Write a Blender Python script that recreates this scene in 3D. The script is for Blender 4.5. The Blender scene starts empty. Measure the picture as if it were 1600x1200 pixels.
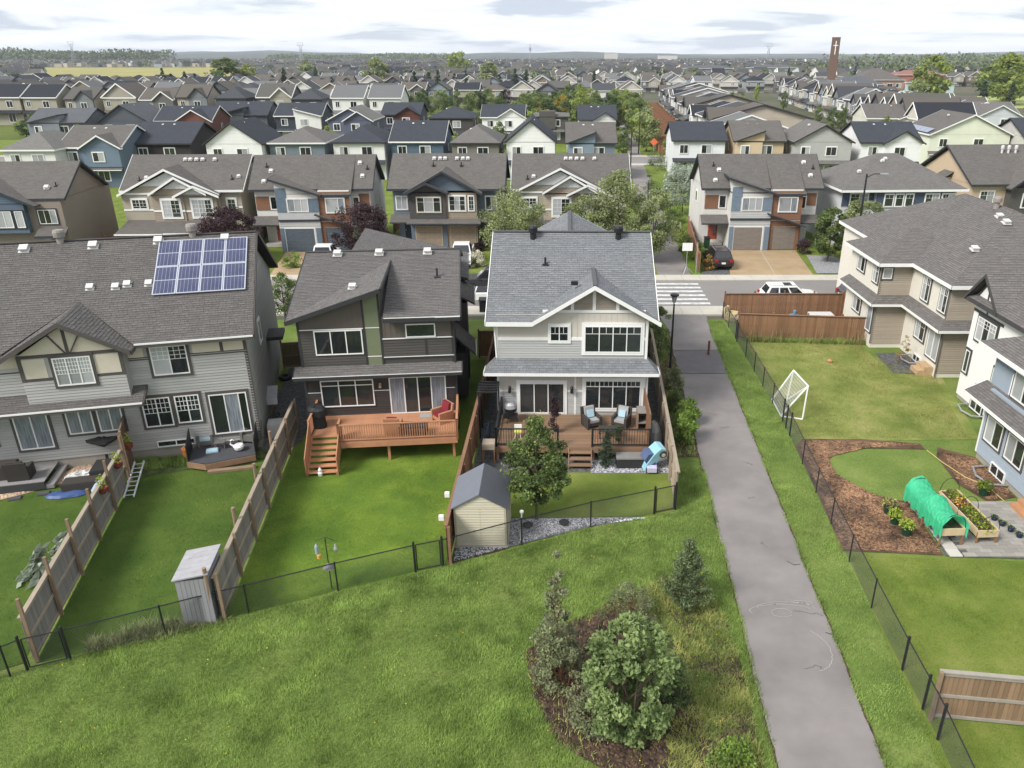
import bpy, math, random
import numpy as np
from mathutils import Matrix, Vector, noise as mnoise
R = math.radians
random.seed(7); RNG = np.random.default_rng(7)
SC = bpy.context.scene; COL = SC.collection

# ------------------------------------------------------------------ camera, sky, sun, exposure
cam = bpy.data.cameras.new('camera'); camo = bpy.data.objects.new('camera', cam); COL.objects.link(camo)
camo.location = (0, 0, 18); camo.rotation_euler = (R(90 - 23.19), 0, 0)
cam.sensor_width = 36; cam.lens = 27.0; cam.shift_x = -0.04375; cam.clip_start = .5; cam.clip_end = 30000
SC.camera = camo
SUN_EL, SUN_AZ = 44, 234          # azimuth clockwise from +Y: light comes from the left and slightly behind the camera
world = bpy.data.worlds.new('World'); SC.world = world; world.use_nodes = True
def build_world():
    nt = world.node_tree; N = nt.nodes; L = nt.links; N.clear()
    out = N.new('ShaderNodeOutputWorld'); bg = N.new('ShaderNodeBackground'); bg.inputs['Strength'].default_value = .1
    sky = N.new('ShaderNodeTexSky'); sky.sky_type = 'NISHITA'; sky.sun_disc = False
    sky.sun_elevation = R(SUN_EL); sky.sun_rotation = R(SUN_AZ)
    tc = N.new('ShaderNodeTexCoord'); sep = N.new('ShaderNodeSeparateXYZ'); L.new(tc.outputs['Generated'], sep.inputs[0])
    def mth(op, a, b=None):
        n = N.new('ShaderNodeMath'); n.operation = op
        for i, v in enumerate((a, b)):
            if v is None: continue
            if isinstance(v, (int, float)): n.inputs[i].default_value = v
            else: L.new(v, n.inputs[i])
        return n.outputs[0]
    zz = mth('ADD', mth('MAXIMUM', sep.outputs[2], 0.0), .09)
    cx = mth('DIVIDE', sep.outputs[0], zz); cy = mth('DIVIDE', sep.outputs[1], zz)
    comb = N.new('ShaderNodeCombineXYZ'); L.new(cx, comb.inputs[0]); L.new(cy, comb.inputs[1])
    n1 = N.new('ShaderNodeTexNoise'); n1.inputs['Scale'].default_value = .8; n1.inputs['Detail'].default_value = 7; n1.inputs['Roughness'].default_value = .55; n1.inputs['Distortion'].default_value = .4
    L.new(comb.outputs[0], n1.inputs['Vector'])
    cr = N.new('ShaderNodeValToRGB'); e = cr.color_ramp.elements
    e[0].position = .38; e[0].color = (3.5, 3.9, 4.5, 1); e[1].position = .6; e[1].color = (5.9, 6.05, 6.2, 1)
    k = e.new(.46); k.color = (5.1, 5.35, 5.7, 1)
    L.new(n1.outputs['Fac'], cr.inputs[0])
    n2 = N.new('ShaderNodeTexNoise'); n2.inputs['Scale'].default_value = .25; n2.inputs['Detail'].default_value = 3
    L.new(comb.outputs[0], n2.inputs['Vector'])
    mr = N.new('ShaderNodeMapRange'); mr.inputs[1].default_value = .35; mr.inputs[2].default_value = .5; mr.inputs[3].default_value = .86; mr.inputs[4].default_value = 1.0
    L.new(n2.outputs['Fac'], mr.inputs[0])
    mx = N.new('ShaderNodeMixRGB'); L.new(mr.outputs[0], mx.inputs[0]); L.new(sky.outputs[0], mx.inputs[1]); L.new(cr.outputs[0], mx.inputs[2])
    L.new(mx.outputs[0], bg.inputs['Color']); L.new(bg.outputs[0], out.inputs[0])
build_world()
sl = bpy.data.lights.new('sun', 'SUN'); sl.energy = 2.4; sl.angle = R(20); sl.color = (1, .965, .91)
so = bpy.data.objects.new('sun', sl); COL.objects.link(so)
so.rotation_euler = (R(90 - SUN_EL), 0, R(180 - SUN_AZ)); so.location = (-60, -20, 80)
SC.view_settings.view_transform = 'Standard'; SC.view_settings.look = 'None'
SC.view_settings.exposure = .95; SC.view_settings.gamma = 1; SC.view_settings.use_curve_mapping = False
SC.cycles.volume_bounces = 0; SC.cycles.max_bounces = 6; SC.cycles.diffuse_bounces = 3; SC.cycles.glossy_bounces = 2
SC.cycles.transparent_max_bounces = 16; SC.cycles.volume_step_rate = 4

# ------------------------------------------------------------------ materials
def lin(c):
    return tuple((x / 255 / 12.92) if x <= 10 else ((x / 255 + .055) / 1.055) ** 2.4 for x in c)
def mat(name, c, var=.12, scale=3., rough=.8, bump=0., rnd=0., c2=None, detail=4, spec=.3, metal=0., bscale=None, coord='Object', stretch=None, tint=0., trans=0.):
    m = bpy.data.materials.new(name); m.use_nodes = True; nt = m.node_tree; N = nt.nodes; L = nt.links
    b = N['Principled BSDF']; b.inputs['Roughness'].default_value = rough; b.inputs['Specular IOR Level'].default_value = spec; b.inputs['Metallic'].default_value = metal
    tc = N.new('ShaderNodeTexCoord'); vec = tc.outputs[coord]
    if stretch:
        mp = N.new('ShaderNodeMapping'); mp.inputs['Scale'].default_value = stretch; L.new(vec, mp.inputs[0]); vec = mp.outputs[0]
    n = N.new('ShaderNodeTexNoise'); n.inputs['Scale'].default_value = scale; n.inputs['Detail'].default_value = detail; n.inputs['Roughness'].default_value = .6
    L.new(vec, n.inputs['Vector'])
    r = N.new('ShaderNodeValToRGB'); e = r.color_ramp.elements
    a = c; d = c2 if c2 else c
    e[0].position = .3; e[1].position = .7
    e[0].color = tuple(x * (1 - var) for x in a[:3]) + (1,); e[1].color = tuple(min(1, x * (1 + var)) for x in d[:3]) + (1,)
    L.new(n.outputs['Fac'], r.inputs[0]); colr = r.outputs[0]
    def mult(colr, fac, lo, hi):
        mr = N.new('ShaderNodeMapRange'); mr.inputs[3].default_value = lo; mr.inputs[4].default_value = hi; L.new(fac, mr.inputs[0])
        hs = N.new('ShaderNodeVectorMath'); hs.operation = 'SCALE'; L.new(colr, hs.inputs[0]); L.new(mr.outputs[0], hs.inputs['Scale'])
        return hs.outputs[0]
    if rnd:
        oi = N.new('ShaderNodeObjectInfo'); colr = mult(colr, oi.outputs['Random'], 1 - rnd, 1 + rnd)
    if tint:
        at = N.new('ShaderNodeAttribute'); at.attribute_name = 'tint'; colr = mult(colr, at.outputs['Fac'], 1 - tint, 1 + tint)
    L.new(colr, b.inputs['Base Color'])
    if bump:
        bn = N.new('ShaderNodeTexNoise'); bn.inputs['Scale'].default_value = bscale or scale * 6; bn.inputs['Detail'].default_value = 3; L.new(vec, bn.inputs['Vector'])
        bp = N.new('ShaderNodeBump'); bp.inputs['Strength'].default_value = bump; bp.inputs['Distance'].default_value = .02
        L.new(bn.outputs['Fac'], bp.inputs['Height']); L.new(bp.outputs[0], b.inputs['Normal'])
    if trans:
        t = N.new('ShaderNodeBsdfTranslucent'); L.new(colr, t.inputs[0]); ms = N.new('ShaderNodeMixShader'); ms.inputs[0].default_value = trans
        L.new(b.outputs[0], ms.inputs[1]); L.new(t.outputs[0], ms.inputs[2]); L.new(ms.outputs[0], N['Material Output'].inputs[0])
    return m
KG = 1.12
def K(h, f=.72):       # a colour picked as sRGB hex, as an albedo (photo colours carry the light, so scale down)
    c = lin(tuple(int(h[i:i + 2], 16) for i in (0, 2, 4))); l = .3 * c[0] + .6 * c[1] + .1 * c[2]; return tuple((l + (x - l) * .84) * f * KG for x in c)
def roofmat(name, c, near=False):
    m = bpy.data.materials.new(name); m.use_nodes = True; nt = m.node_tree; N = nt.nodes; L = nt.links; b = N['Principled BSDF']
    b.inputs['Roughness'].default_value = .92; b.inputs['Specular IOR Level'].default_value = .15
    tc = N.new('ShaderNodeTexCoord')
    br = N.new('ShaderNodeTexBrick'); br.inputs['Scale'].default_value = 1; br.inputs['Brick Width'].default_value = .33; br.inputs['Row Height'].default_value = .145
    br.inputs['Mortar Size'].default_value = .006; br.offset = .37
    br.inputs['Color1'].default_value = tuple(x * .9 for x in c) + (1,); br.inputs['Color2'].default_value = tuple(x * 1.1 for x in c) + (1,); br.inputs['Mortar'].default_value = tuple(x * .6 for x in c) + (1,)
    L.new(tc.outputs['UV'], br.inputs['Vector'])
    n = N.new('ShaderNodeTexNoise'); n.inputs['Scale'].default_value = .7; n.inputs['Detail'].default_value = 5; L.new(tc.outputs['UV'], n.inputs['Vector'])
    mr = N.new('ShaderNodeMapRange'); mr.inputs[3].default_value = .88; mr.inputs[4].default_value = 1.12; L.new(n.outputs['Fac'], mr.inputs[0])
    vm = N.new('ShaderNodeVectorMath'); vm.operation = 'SCALE'; L.new(br.outputs['Color'], vm.inputs[0]); L.new(mr.outputs[0], vm.inputs['Scale'])
    n3 = N.new('ShaderNodeTexNoise'); n3.inputs['Scale'].default_value = 14; n3.inputs['Detail'].default_value = 2; L.new(tc.outputs['UV'], n3.inputs['Vector'])
    mr3 = N.new('ShaderNodeMapRange'); mr3.inputs[1].default_value = .3; mr3.inputs[2].default_value = .7; mr3.inputs[3].default_value = .85; mr3.inputs[4].default_value = 1.15; L.new(n3.outputs['Fac'], mr3.inputs[0])
    vm3 = N.new('ShaderNodeVectorMath'); vm3.operation = 'SCALE'; L.new(vm.outputs[0], vm3.inputs[0]); L.new(mr3.outputs[0], vm3.inputs['Scale'])
    at = N.new('ShaderNodeAttribute'); at.attribute_name = 'tint'; 
    mr2 = N.new('ShaderNodeMapRange'); mr2.inputs[3].default_value = .92 if near else 1; mr2.inputs[4].default_value = 1.1 if near else 1; L.new(at.outputs['Fac'], mr2.inputs[0])
    vm2 = N.new('ShaderNodeVectorMath'); vm2.operation = 'SCALE'; L.new(vm3.outputs[0], vm2.inputs[0]); L.new(mr2.outputs[0], vm2.inputs['Scale'])
    L.new(vm2.outputs[0], b.inputs['Base Color'])
    bn = N.new('ShaderNodeTexNoise'); bn.inputs['Scale'].default_value = 60; L.new(tc.outputs['UV'], bn.inputs['Vector'])
    bp = N.new('ShaderNodeBump'); bp.inputs['Strength'].default_value = .3; bp.inputs['Distance'].default_value = .01; L.new(bn.outputs['Fac'], bp.inputs['Height']); L.new(bp.outputs[0], b.inputs['Normal'])
    return m
def sidingmat(name, c, lap=.15, dep=1.0):   # far siding: thin lap relief as bump
    m = mat(name, c, var=.05, scale=.8, rough=.7); nt = m.node_tree; N = nt.nodes; L = nt.links; b = N['Principled BSDF']
    tc = N.new('ShaderNodeTexCoord'); sp = N.new('ShaderNodeSeparateXYZ'); L.new(tc.outputs['Object'], sp.inputs[0])
    d = N.new('ShaderNodeMath'); d.operation = 'DIVIDE'; d.inputs[1].default_value = lap; L.new(sp.outputs[2], d.inputs[0])
    f = N.new('ShaderNodeMath'); f.operation = 'FRACT'; L.new(d.outputs[0], f.inputs[0])
    bp = N.new('ShaderNodeBump'); bp.inputs['Strength'].default_value = .9; bp.inputs['Distance'].default_value = .02 * dep; bp.invert = True
    L.new(f.outputs[0], bp.inputs['Height']); L.new(bp.outputs[0], b.inputs['Normal'])
    return m
MT = {}
def m_(name, *a, **k):
    if name not in MT: MT[name] = mat(name, *a, **k)
    return MT[name]
WHITE = m_('white_trim', (.74, .74, .72), var=.03, rough=.5); DARKTRIM = m_('dark_trim', (.035, .035, .038), var=.1, rough=.6)
GREYTRIM = m_('grey_brown_trim', K('5c5652'), var=.06); METAL = m_('galvanised_metal', (.5, .5, .52), var=.08, rough=.4, metal=.7)
BLACK = m_('black_metal', (.018, .019, .021), var=.2, rough=.45); VENT = m_('vent_metal', (.55, .54, .52), var=.06, rough=.5)
PANE = [m_('window_glass', (.022, .026, .028), var=.5, scale=.7, rough=.04, spec=.9, rnd=.5),
        m_('window_glass_blind', (.34, .35, .36), var=.1, scale=1.5, rough=.12, spec=.8, rnd=.25),
        m_('window_glass_curtain', (.2, .22, .25), var=.4, scale=3, rough=.12, spec=.8, stretch=(6, 1, .4))]
CONC = m_('concrete', (.42, .4, .37), var=.12, scale=.7, rough=.9, bump=.2)
TRUNK = m_('bark', (.11, .085, .065), var=.3, scale=8, rough=.95, stretch=(1, 1, .2))

# ------------------------------------------------------------------ mesh building
class MB:
    def __init__(s): s.v = []; s.f = []; s.uv = []; s.t = []; s.m = []; s.mi = 0
    def poly(s, pts, uv=None, tint=.5):
        i = len(s.v); s.v += [tuple(p) for p in pts]; s.f.append(tuple(range(i, i + len(pts)))); s.uv.append(uv); s.t.append(tint); s.m.append(s.mi)
    def box(s, x0, y0, z0, x1, y1, z1, M=None, tint=.5):
        P = [(x0, y0, z0), (x1, y0, z0), (x1, y1, z0), (x0, y1, z0), (x0, y0, z1), (x1, y0, z1), (x1, y1, z1), (x0, y1, z1)]
        if M is not None: P = [tuple(M @ Vector(p)) for p in P]
        i = len(s.v); s.v += P
        for f in ((0, 3, 2, 1), (4, 5, 6, 7), (0, 1, 5, 4), (1, 2, 6, 5), (2, 3, 7, 6), (3, 0, 4, 7)):
            s.f.append(tuple(i + k for k in f)); s.uv.append(None); s.t.append(tint); s.m.append(s.mi)
    def bar(s, a, b, w, h=None, up=(0, 0, 1), tint=.5):   # rectangular bar from a to b
        a, b = Vector(a), Vector(b); d = b - a; l = d.length
        if l < 1e-6: return
        d.normalize(); u = Vector(up)
        if abs(d.dot(u)) > .98: u = Vector((0, 1, 0))
        x = d.cross(u).normalized(); z = x.cross(d); M = Matrix((x, d, z)).transposed().to_4x4(); M.translation = a
        h = h or w; s.box(-w / 2, 0, -h / 2, w / 2, l, h / 2, M, tint)
    def tube(s, pts, r, n=6, cap=True):
        pts = [Vector(p) for p in pts]; rs = r if isinstance(r, (list, tuple)) else [r] * len(pts); base = len(s.v); rings = []
        for k, p in enumerate(pts):
            d = (pts[min(k + 1, len(pts) - 1)] - pts[max(k - 1, 0)]).normalized(); u = Vector((0, 0, 1)) if abs(d.z) < .95 else Vector((0, 1, 0))
            x = d.cross(u).normalized(); y = x.cross(d); ring = []
            for j in range(n):
                a = 2 * math.pi * j / n; q = p + (x * math.cos(a) + y * math.sin(a)) * rs[k]; ring.append(len(s.v)); s.v.append(tuple(q))
            rings.append(ring)
        for k in range(len(rings) - 1):
            for j in range(n):
                s.f.append((rings[k][j], rings[k][(j + 1) % n], rings[k + 1][(j + 1) % n], rings[k + 1][j])); s.uv.append(None); s.t.append(.5); s.m.append(s.mi)
        if cap:
            for ring, rev in ((rings[0], True), (rings[-1], False)):
                s.f.append(tuple(reversed(ring)) if rev else tuple(ring)); s.uv.append(None); s.t.append(.5); s.m.append(s.mi)
    def lathe(s, prof, n=14, c=(0, 0, 0), M=None):
        rings = []
        for r, z in prof:
            ring = []
            for j in range(n):
                a = 2 * math.pi * j / n; p = Vector((c[0] + r * math.cos(a), c[1] + r * math.sin(a), c[2] + z)); p = M @ p if M is not None else p
                ring.append(len(s.v)); s.v.append(tuple(p))
            rings.append(ring)
        for k in range(len(rings) - 1):
            for j in range(n):
                s.f.append((rings[k][j], rings[k][(j + 1) % n], rings[k + 1][(j + 1) % n], rings[k + 1][j])); s.uv.append(None); s.t.append(.5); s.m.append(s.mi)
        for ring, rev in ((rings[0], True), (rings[-1], False)):
            s.f.append(tuple(reversed(ring)) if rev else tuple(ring)); s.uv.append(None); s.t.append(.5); s.m.append(s.mi)
    def prism(s, poly, z0, z1):    # poly in xy
        n = len(poly); b = [(p[0], p[1], z0) for p in poly]; t = [(p[0], p[1], z1) for p in poly]
        s.poly(list(reversed(b))); s.poly(t)
        for i in range(n): j = (i + 1) % n; s.poly([b[i], b[j], t[j], t[i]])
    def extr(s, poly, off):        # poly in 3d, extruded by vector off
        o = Vector(off); a = [Vector(p) for p in poly]; b = [p + o for p in a]; n = len(a)
        s.poly(a); s.poly(list(reversed(b)))
        for i in range(n): j = (i + 1) % n; s.poly([a[j], a[i], b[i], b[j]])
    def mesh(s, name, mats):
        me = bpy.data.meshes.new(name); me.from_pydata(s.v, [], s.f)
        if any(u is not None for u in s.uv):
            ul = me.uv_layers.new(name='UVMap'); flat = []
            for f, u in zip(s.f, s.uv): flat += [c for p in (u or [(0, 0)] * len(f)) for c in p[:2]]
            ul.data.foreach_set('uv', flat)
        if any(t != .5 for t in s.t):
            at = me.attributes.new('tint', 'FLOAT', 'FACE'); at.data.foreach_set('value', s.t)
        for m in (mats if isinstance(mats, (list, tuple)) else [mats]): me.materials.append(m)
        if any(s.m): me.polygons.foreach_set('material_index', s.m)
        me.update(); return me
def link(name, data, parent=None, loc=(0, 0, 0), rz=0, sc=None):
    o = bpy.data.objects.new(name, data); COL.objects.link(o)
    if parent: o.parent = parent
    o.location = loc
    if rz: o.rotation_euler = (0, 0, rz)
    if sc: o.scale = sc
    return o
SPLIT = {'stucco_panel', 'cedar_panel', 'panel_blue', 'porch_step', 'green_panel', 'window_well', 'solar_rail', 'gutter', 'ridge_cap', 'slat'}
def islands(mb):
    key = {}; par = list(range(len(mb.f)))
    def find(a):
        while par[a] != a: par[a] = par[par[a]]; a = par[a]
        return a
    for i, f in enumerate(mb.f):
        for v in f:
            k = tuple(round(c, 4) for c in mb.v[v])
            if k in key: par[find(i)] = find(key[k])
            else: key[k] = i
    g = {}
    for i in range(len(mb.f)): g.setdefault(find(i), []).append(i)
    out = []
    for ids in g.values():
        q = MB()
        for i in ids: q.poly([mb.v[v] for v in mb.f[i]], mb.uv[i], mb.t[i])
        out.append(q)
    return out
def obj(name, mb, mats, parent=None, loc=(0, 0, 0), rz=0, kind=None, label=None):
    if name in SPLIT and parent is not None:
        L = islands(mb)
        if len(L) > 1:
            for q in L: o = link(name, q.mesh(name, mats), parent, loc, rz)
            return o
    o = link(name, mb.mesh(name, mats), parent, loc, rz)
    if kind: o['kind'] = kind
    if label: o['label'] = label
    return o
def tag(o, label=None, cat=None, group=None, kind=None):
    if label: o['label'] = label
    if cat: o['category'] = cat
    if group: o['group'] = group
    if kind: o['kind'] = kind
    return o
def thing(name, label, cat, loc=(0, 0, 0), rz=0, group=None):
    return tag(link(name, None, None, loc, rz), label, cat, group)
def copy_tree(o, parent=None):
    c = o.copy(); COL.objects.link(c)
    if parent: c.parent = parent
    for ch in KIDS.get(o.name, []) or list(o.children): copy_tree(ch, c)
    return c
KIDS = {}
def struct(name, mb, m, label=None):
    o = obj(name, mb, m); o['kind'] = 'structure'
    if label: o['label'] = label
    return o
CACHE = {}
def cached(key, fn):
    if key not in CACHE: CACHE[key] = fn()
    return CACHE[key]
def clip(poly, a, b, c):        # keep a*u+b*v<=c
    out = []; n = len(poly)
    for i in range(n):
        p, q = poly[i], poly[(i + 1) % n]; dp = a * p[0] + b * p[1] - c; dq = a * q[0] + b * q[1] - c
        if dp <= 1e-9: out.append(p)
        if (dp < -1e-9 and dq > 1e-9) or (dp > 1e-9 and dq < -1e-9):
            t = dp / (dp - dq); out.append((p[0] + (q[0] - p[0]) * t, p[1] + (q[1] - p[1]) * t))
    return out
def face_M(face, off=0.0):      # u along wall (seen from outside, left to right for S), local y into the wall, z up
    if face == 'S': M = Matrix.Identity(4); M.translation = (0, off, 0)
    elif face == 'N': M = Matrix.Rotation(math.pi, 4, 'Z'); M.translation = (0, off, 0)
    elif face == 'E': M = Matrix.Rotation(math.pi / 2, 4, 'Z'); M.translation = (off, 0, 0)
    else: M = Matrix.Rotation(-math.pi / 2, 4, 'Z'); M.translation = (off, 0, 0)
    return M
def sgn(face, u): return -u if face in 'NW' else u
# --- siding made of real laps / battens, clipped to a convex (u, z) outline
def laps(mb, face, off, poly, lap=.13, out=.026):
    M = face_M(face, off); poly = [(sgn(face, u), z) for u, z in poly]
    z0 = min(p[1] for p in poly); z1 = max(p[1] for p in poly); k = 0
    while z0 + k * lap < z1:
        a = z0 + k * lap; b = a + lap; q = clip(clip(poly, 0, -1, -a), 0, 1, b - .017); k += 1
        if len(q) < 3: continue
        f = lambda p: M @ Vector((p[0], -.012 - out * (1 - .7 * (p[1] - a) / lap), p[1]))
        mb.poly([f(p) for p in q], tint=random.random())
        hi = [p for p in q if abs(p[1] - (b - .017)) < 1e-6]
        if len(hi) >= 2: h0, h1 = min(p[0] for p in hi), max(p[0] for p in hi); zt = b - .017; y_ = f((0, zt)); mb.poly([f((h0, zt)), f((h1, zt)), M @ Vector((h1, 0, zt)), M @ Vector((h0, 0, zt))], tint=.3)
        lo = [p for p in q if abs(p[1] - a) < 1e-6]
        if len(lo) >= 2:
            u0 = min(p[0] for p in lo); u1 = max(p[0] for p in lo)
            mb.poly([M @ Vector((u0, 0, a)), M @ Vector((u1, 0, a)), M @ Vector((u1, -.012 - out, a)), M @ Vector((u0, -.012 - out, a))], tint=.1)
def battens(mb, face, off, poly, sp=.28):
    M = face_M(face, off); poly = [(sgn(face, u), z) for u, z in poly]
    mb.poly([M @ Vector((u, -.006, z)) for u, z in poly])
    u0 = min(p[0] for p in poly); u1 = max(p[0] for p in poly); u = u0 + sp / 2
    while u < u1:
        q = clip(clip(poly, -1, 0, -(u - .02)), 1, 0, u + .02)
        if len(q) > 2:
            c = [M @ Vector((p[0], -.006, p[1])) for p in q]; o = (M.to_3x3() @ Vector((0, -.014, 0)))
            mb.extr(c, o)
        u += sp
def rect(u0, u1, z0, z1): return [(u0, z0), (u1, z0), (u1, z1), (u0, z1)]
def siding(parent, face, off, poly, m, kind='lap', lap=.13, name='siding'):
    mb = MB(); (laps(mb, face, off, poly, lap) if kind == 'lap' else battens(mb, face, off, poly))
    return obj(name, mb, m, parent, kind='stuff')
# --- windows and doors
def window(parent, face, off, u0, u1, z0, z1, cols=2, panes=None, grid=None, trim=None, tw=.1, frame=None, name='window', transom=0, fw=.055, muntin=None):
    frame = frame or WHITE; a, b = sorted((sgn(face, u0), sgn(face, u1))); w = round(b - a, 2); h = round(z1 - z0, 2)
    widths = cols if isinstance(cols, (list, tuple)) else [1] * cols
    tot = sum(widths); key = ('w', w, h, tuple(widths), tuple(grid) if grid else None, transom, frame.name, fw)
    edges = [fw]; x = fw
    for q in widths: x += (w - 2 * fw) * q / tot; edges.append(x)
    def mk():
        mb = MB()
        mb.box(0, -.09, 0, w, .01, fw); mb.box(0, -.09, h - fw, w, .01, h); mb.box(0, -.09, fw, fw, .01, h - fw); mb.box(w - fw, -.09, fw, w, .01, h - fw)
        for e in edges[1:-1]: mb.box(e - fw * .45, -.085, fw, e + fw * .45, .01, h - fw)
        if transom: mb.box(fw, -.082, h - transom - .02, w - fw, .01, h - transom + .02)
        if grid:
            gx, gz, gh = grid
            for i in range(len(edges) - 1):
                e0, e1 = edges[i], edges[i + 1]
                for k in range(1, gx): xx = e0 + (e1 - e0) * k / gx; mb.box(xx - .011, -.072, h - fw - gh, xx + .011, -.06, h - fw)
                for k in range(1, gz + 1): zz = h - fw - gh * k / gz; mb.box(e0, -.0715, zz - .011, e1, -.0605, zz + .011)
        return mb.mesh(name, frame)
    M = face_M(face, off); p = M @ Vector((a, 0, z0)); rz = M.to_euler().z
    o = link(name, cached(key, mk), parent, p, rz)
    for i in range(len(edges) - 1):
        pw = round(edges[i + 1] - edges[i], 3); pm = PANE[(panes[i % len(panes)] if panes else random.choice((0, 0, 0, 1)))]
        def mp(pw=pw, pm=pm):
            q = MB(); q.box(0, -.057, 0, pw, .004, h - 2 * fw); return q.mesh('pane', pm)
        link('pane', cached(('p', pw, h, fw, pm.name), mp), o, (edges[i], 0, fw))
    if trim:
        def mt():
            q = MB(); t = tw; q.box(-t, -.075, -t, w + t, -.001, 0); q.box(-t, -.073, h, w + t, -.001, h + t * 1.2); q.box(-t, -.07, 0, 0, -.001, h); q.box(w, -.07, 0, w + t, -.001, h); return q.mesh('trim', trim)
        link('trim', cached(('t', w, h, tw, trim.name), mt), o)
    return o
def garage_door(parent, face, off, u0, u1, z0, z1, m, trim=None):
    M = face_M(face, off); a, b = sorted((sgn(face, u0), sgn(face, u1))); w = b - a; h = z1 - z0
    o = link('garage_door', None, parent, M @ Vector((a, 0, z0)), M.to_euler().z)
    def mk():
        q = MB(); q.box(.01, -.02, .01, w - .01, .01, h / 4 - .012); return q.mesh('panel', m)
    me = cached(('g', round(w, 2), round(h, 2), m.name), mk)
    for k in range(4): link('panel', me, o, (0, 0, k * h / 4))
    q = MB(); t = .1; q.box(-t, -.03, 0, 0, .01, h + t); q.box(w, -.03, 0, w + t, .01, h + t); q.box(0, -.03, h, w, .01, h + t); obj('trim', q, trim or WHITE, o)
def trimbar(mb, face, off, u0, u1, z0, z1, out=.03):
    M = face_M(face, off); a, b = sorted((sgn(face, u0), sgn(face, u1))); mb.box(a, -out, z0, b, -.002, z1, M)
# --- roofs: list of convex 3d polygons, first edge = eave
def roof(parent, planes, m, near=False, fascia=None, thick=.14, fedges=None, expo=.145, name='roof', fh=.2, ridge=True):
    if name == 'porch_roof' and len(planes) > 1:
        for i, p in enumerate(planes): o = roof(parent, [p], m, near, fascia, thick, [fedges[i]] if fedges else None, expo, name, fh)
        return o
    slab = MB(); sh = MB(); fa = MB()
    for pi, P in enumerate(planes):
        P = [Vector(p) for p in P]; want = [((P[e] + P[(e + 1) % len(P)]) / 2) for e in (fedges[pi] if fedges else [0])]; nn = Vector((0, 0, 0))
        for i in range(len(P)): nn += (P[i] - P[0]).cross(P[(i + 1) % len(P)] - P[0])
        nn.normalize()
        if nn.z < 0: P.reverse(); nn = -nn; P = P[-2:] + P[:-2]
        u = Vector((0, 0, 1)).cross(nn).normalized()
        v = nn.cross(u); O = P[0].copy(); uv = [((p - O).dot(u), (p - O).dot(v)) for p in P]
        sh_ = Vector((0, 0, -thick))
        uo = random.random() * 7
        slab.poly(P, [(a + uo, b) for a, b in uv]); Q = [p + sh_ for p in P]; slab.poly(list(reversed(Q)))
        for i in range(len(P)):
            j = (i + 1) % len(P); slab.poly([Q[i], Q[j], P[j], P[i]])
        if near:
            vmax = max(b for a, b in uv); vmin = min(b for a, b in uv); k = 0
            while vmin + k * expo < vmax:
                a0 = vmin + k * expo; q = clip(clip(uv, 0, -1, -a0), 0, 1, a0 + expo); k += 1
                if len(q) < 3: continue
                umin = min(p[0] for p in q); umax = max(p[0] for p in q); uu = umin - random.random() * .33
                while uu < umax:
                    w = random.choice((.16, .22, .3, .33)); r = clip(clip(q, -1, 0, -(uu + .004)), 1, 0, uu + w - .004); uu += w
                    if len(r) < 3: continue
                    t = random.random(); hh = .008 + .012 * t
                    f = lambda p, z: O + u * p[0] + v * p[1] + nn * z
                    top = [f(p, .004 + hh * (1 - (p[1] - a0) / expo * .8)) for p in r]
                    sh.poly(top, [(p[0] + uo, p[1]) for p in r], tint=t)
                    lo = [p for p in r if p[1] - a0 < 1e-6]
                    if len(lo) >= 2:
                        l0, l1 = min(p[0] for p in lo), max(p[0] for p in lo)
                        sh.poly([f((l0, a0), 0), f((l1, a0), 0), f((l1, a0), .004 + hh), f((l0, a0), .004 + hh)], [(0, 0)] * 4, tint=0)
        if fascia:
            for e in range(len(P)):
                a, b = P[e], P[(e + 1) % len(P)]
                if not any(((a + b) / 2 - w_).length < 1e-4 for w_ in want): continue
                d = (b - a).normalized(); outn = d.cross(nn); outn.z = 0; outn.normalize()
                a2 = a + outn * .02; b2 = b + outn * .02
                fa.extr([a2 + Vector((0, 0, .012)), b2 + Vector((0, 0, .012)), b2 + Vector((0, 0, -fh)), a2 + Vector((0, 0, -fh))], outn * .035)
    o = obj(name, slab, m, parent)
    if near: obj('shingles', sh, m, o, kind='stuff')
    if fascia: obj('fascia', fa, fascia, o)
    return o
def gable_x(x0, x1, y0, y1, ze, rise):   # ridge along x
    ym = (y0 + y1) / 2
    return [[(x0, y0, ze), (x1, y0, ze), (x1, ym, ze + rise), (x0, ym, ze + rise)], [(x1, y1, ze), (x0, y1, ze), (x0, ym, ze + rise), (x1, ym, ze + rise)]], [[0, 1, 3], [0, 1, 3]]
def gable_y(x0, x1, y0, y1, ze, rise):   # ridge along y, gables face S and N
    xm = (x0 + x1) / 2
    return [[(x0, y1, ze), (x0, y0, ze), (xm, y0, ze + rise), (xm, y1, ze + rise)], [(x1, y0, ze), (x1, y1, ze), (xm, y1, ze + rise), (xm, y0, ze + rise)]], [[0, 1, 3], [0, 1, 3]]
def hip(x0, x1, y0, y1, ze, sl):
    w, d = x1 - x0, y1 - y0; h = min(w, d) / 2; zr = ze + h * sl
    if w >= d:
        a, b = (x0 + h, y0 + h, zr), (x1 - h, y0 + h, zr)
        P = [[(x0, y0, ze), (x1, y0, ze), b, a], [(x1, y0, ze), (x1, y1, ze), b], [(x1, y1, ze), (x0, y1, ze), a, b], [(x0, y1, ze), (x0, y0, ze), a]]
    else:
        a, b = (x0 + h, y0 + h, zr), (x0 + h, y1 - h, zr)
        P = [[(x0, y0, ze), (x1, y0, ze), a], [(x1, y0, ze), (x1, y1, ze), b, a], [(x1, y1, ze), (x0, y1, ze), b], [(x0, y1, ze), (x0, y0, ze), a, b]]
    return P, [[0]] * 4
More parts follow.
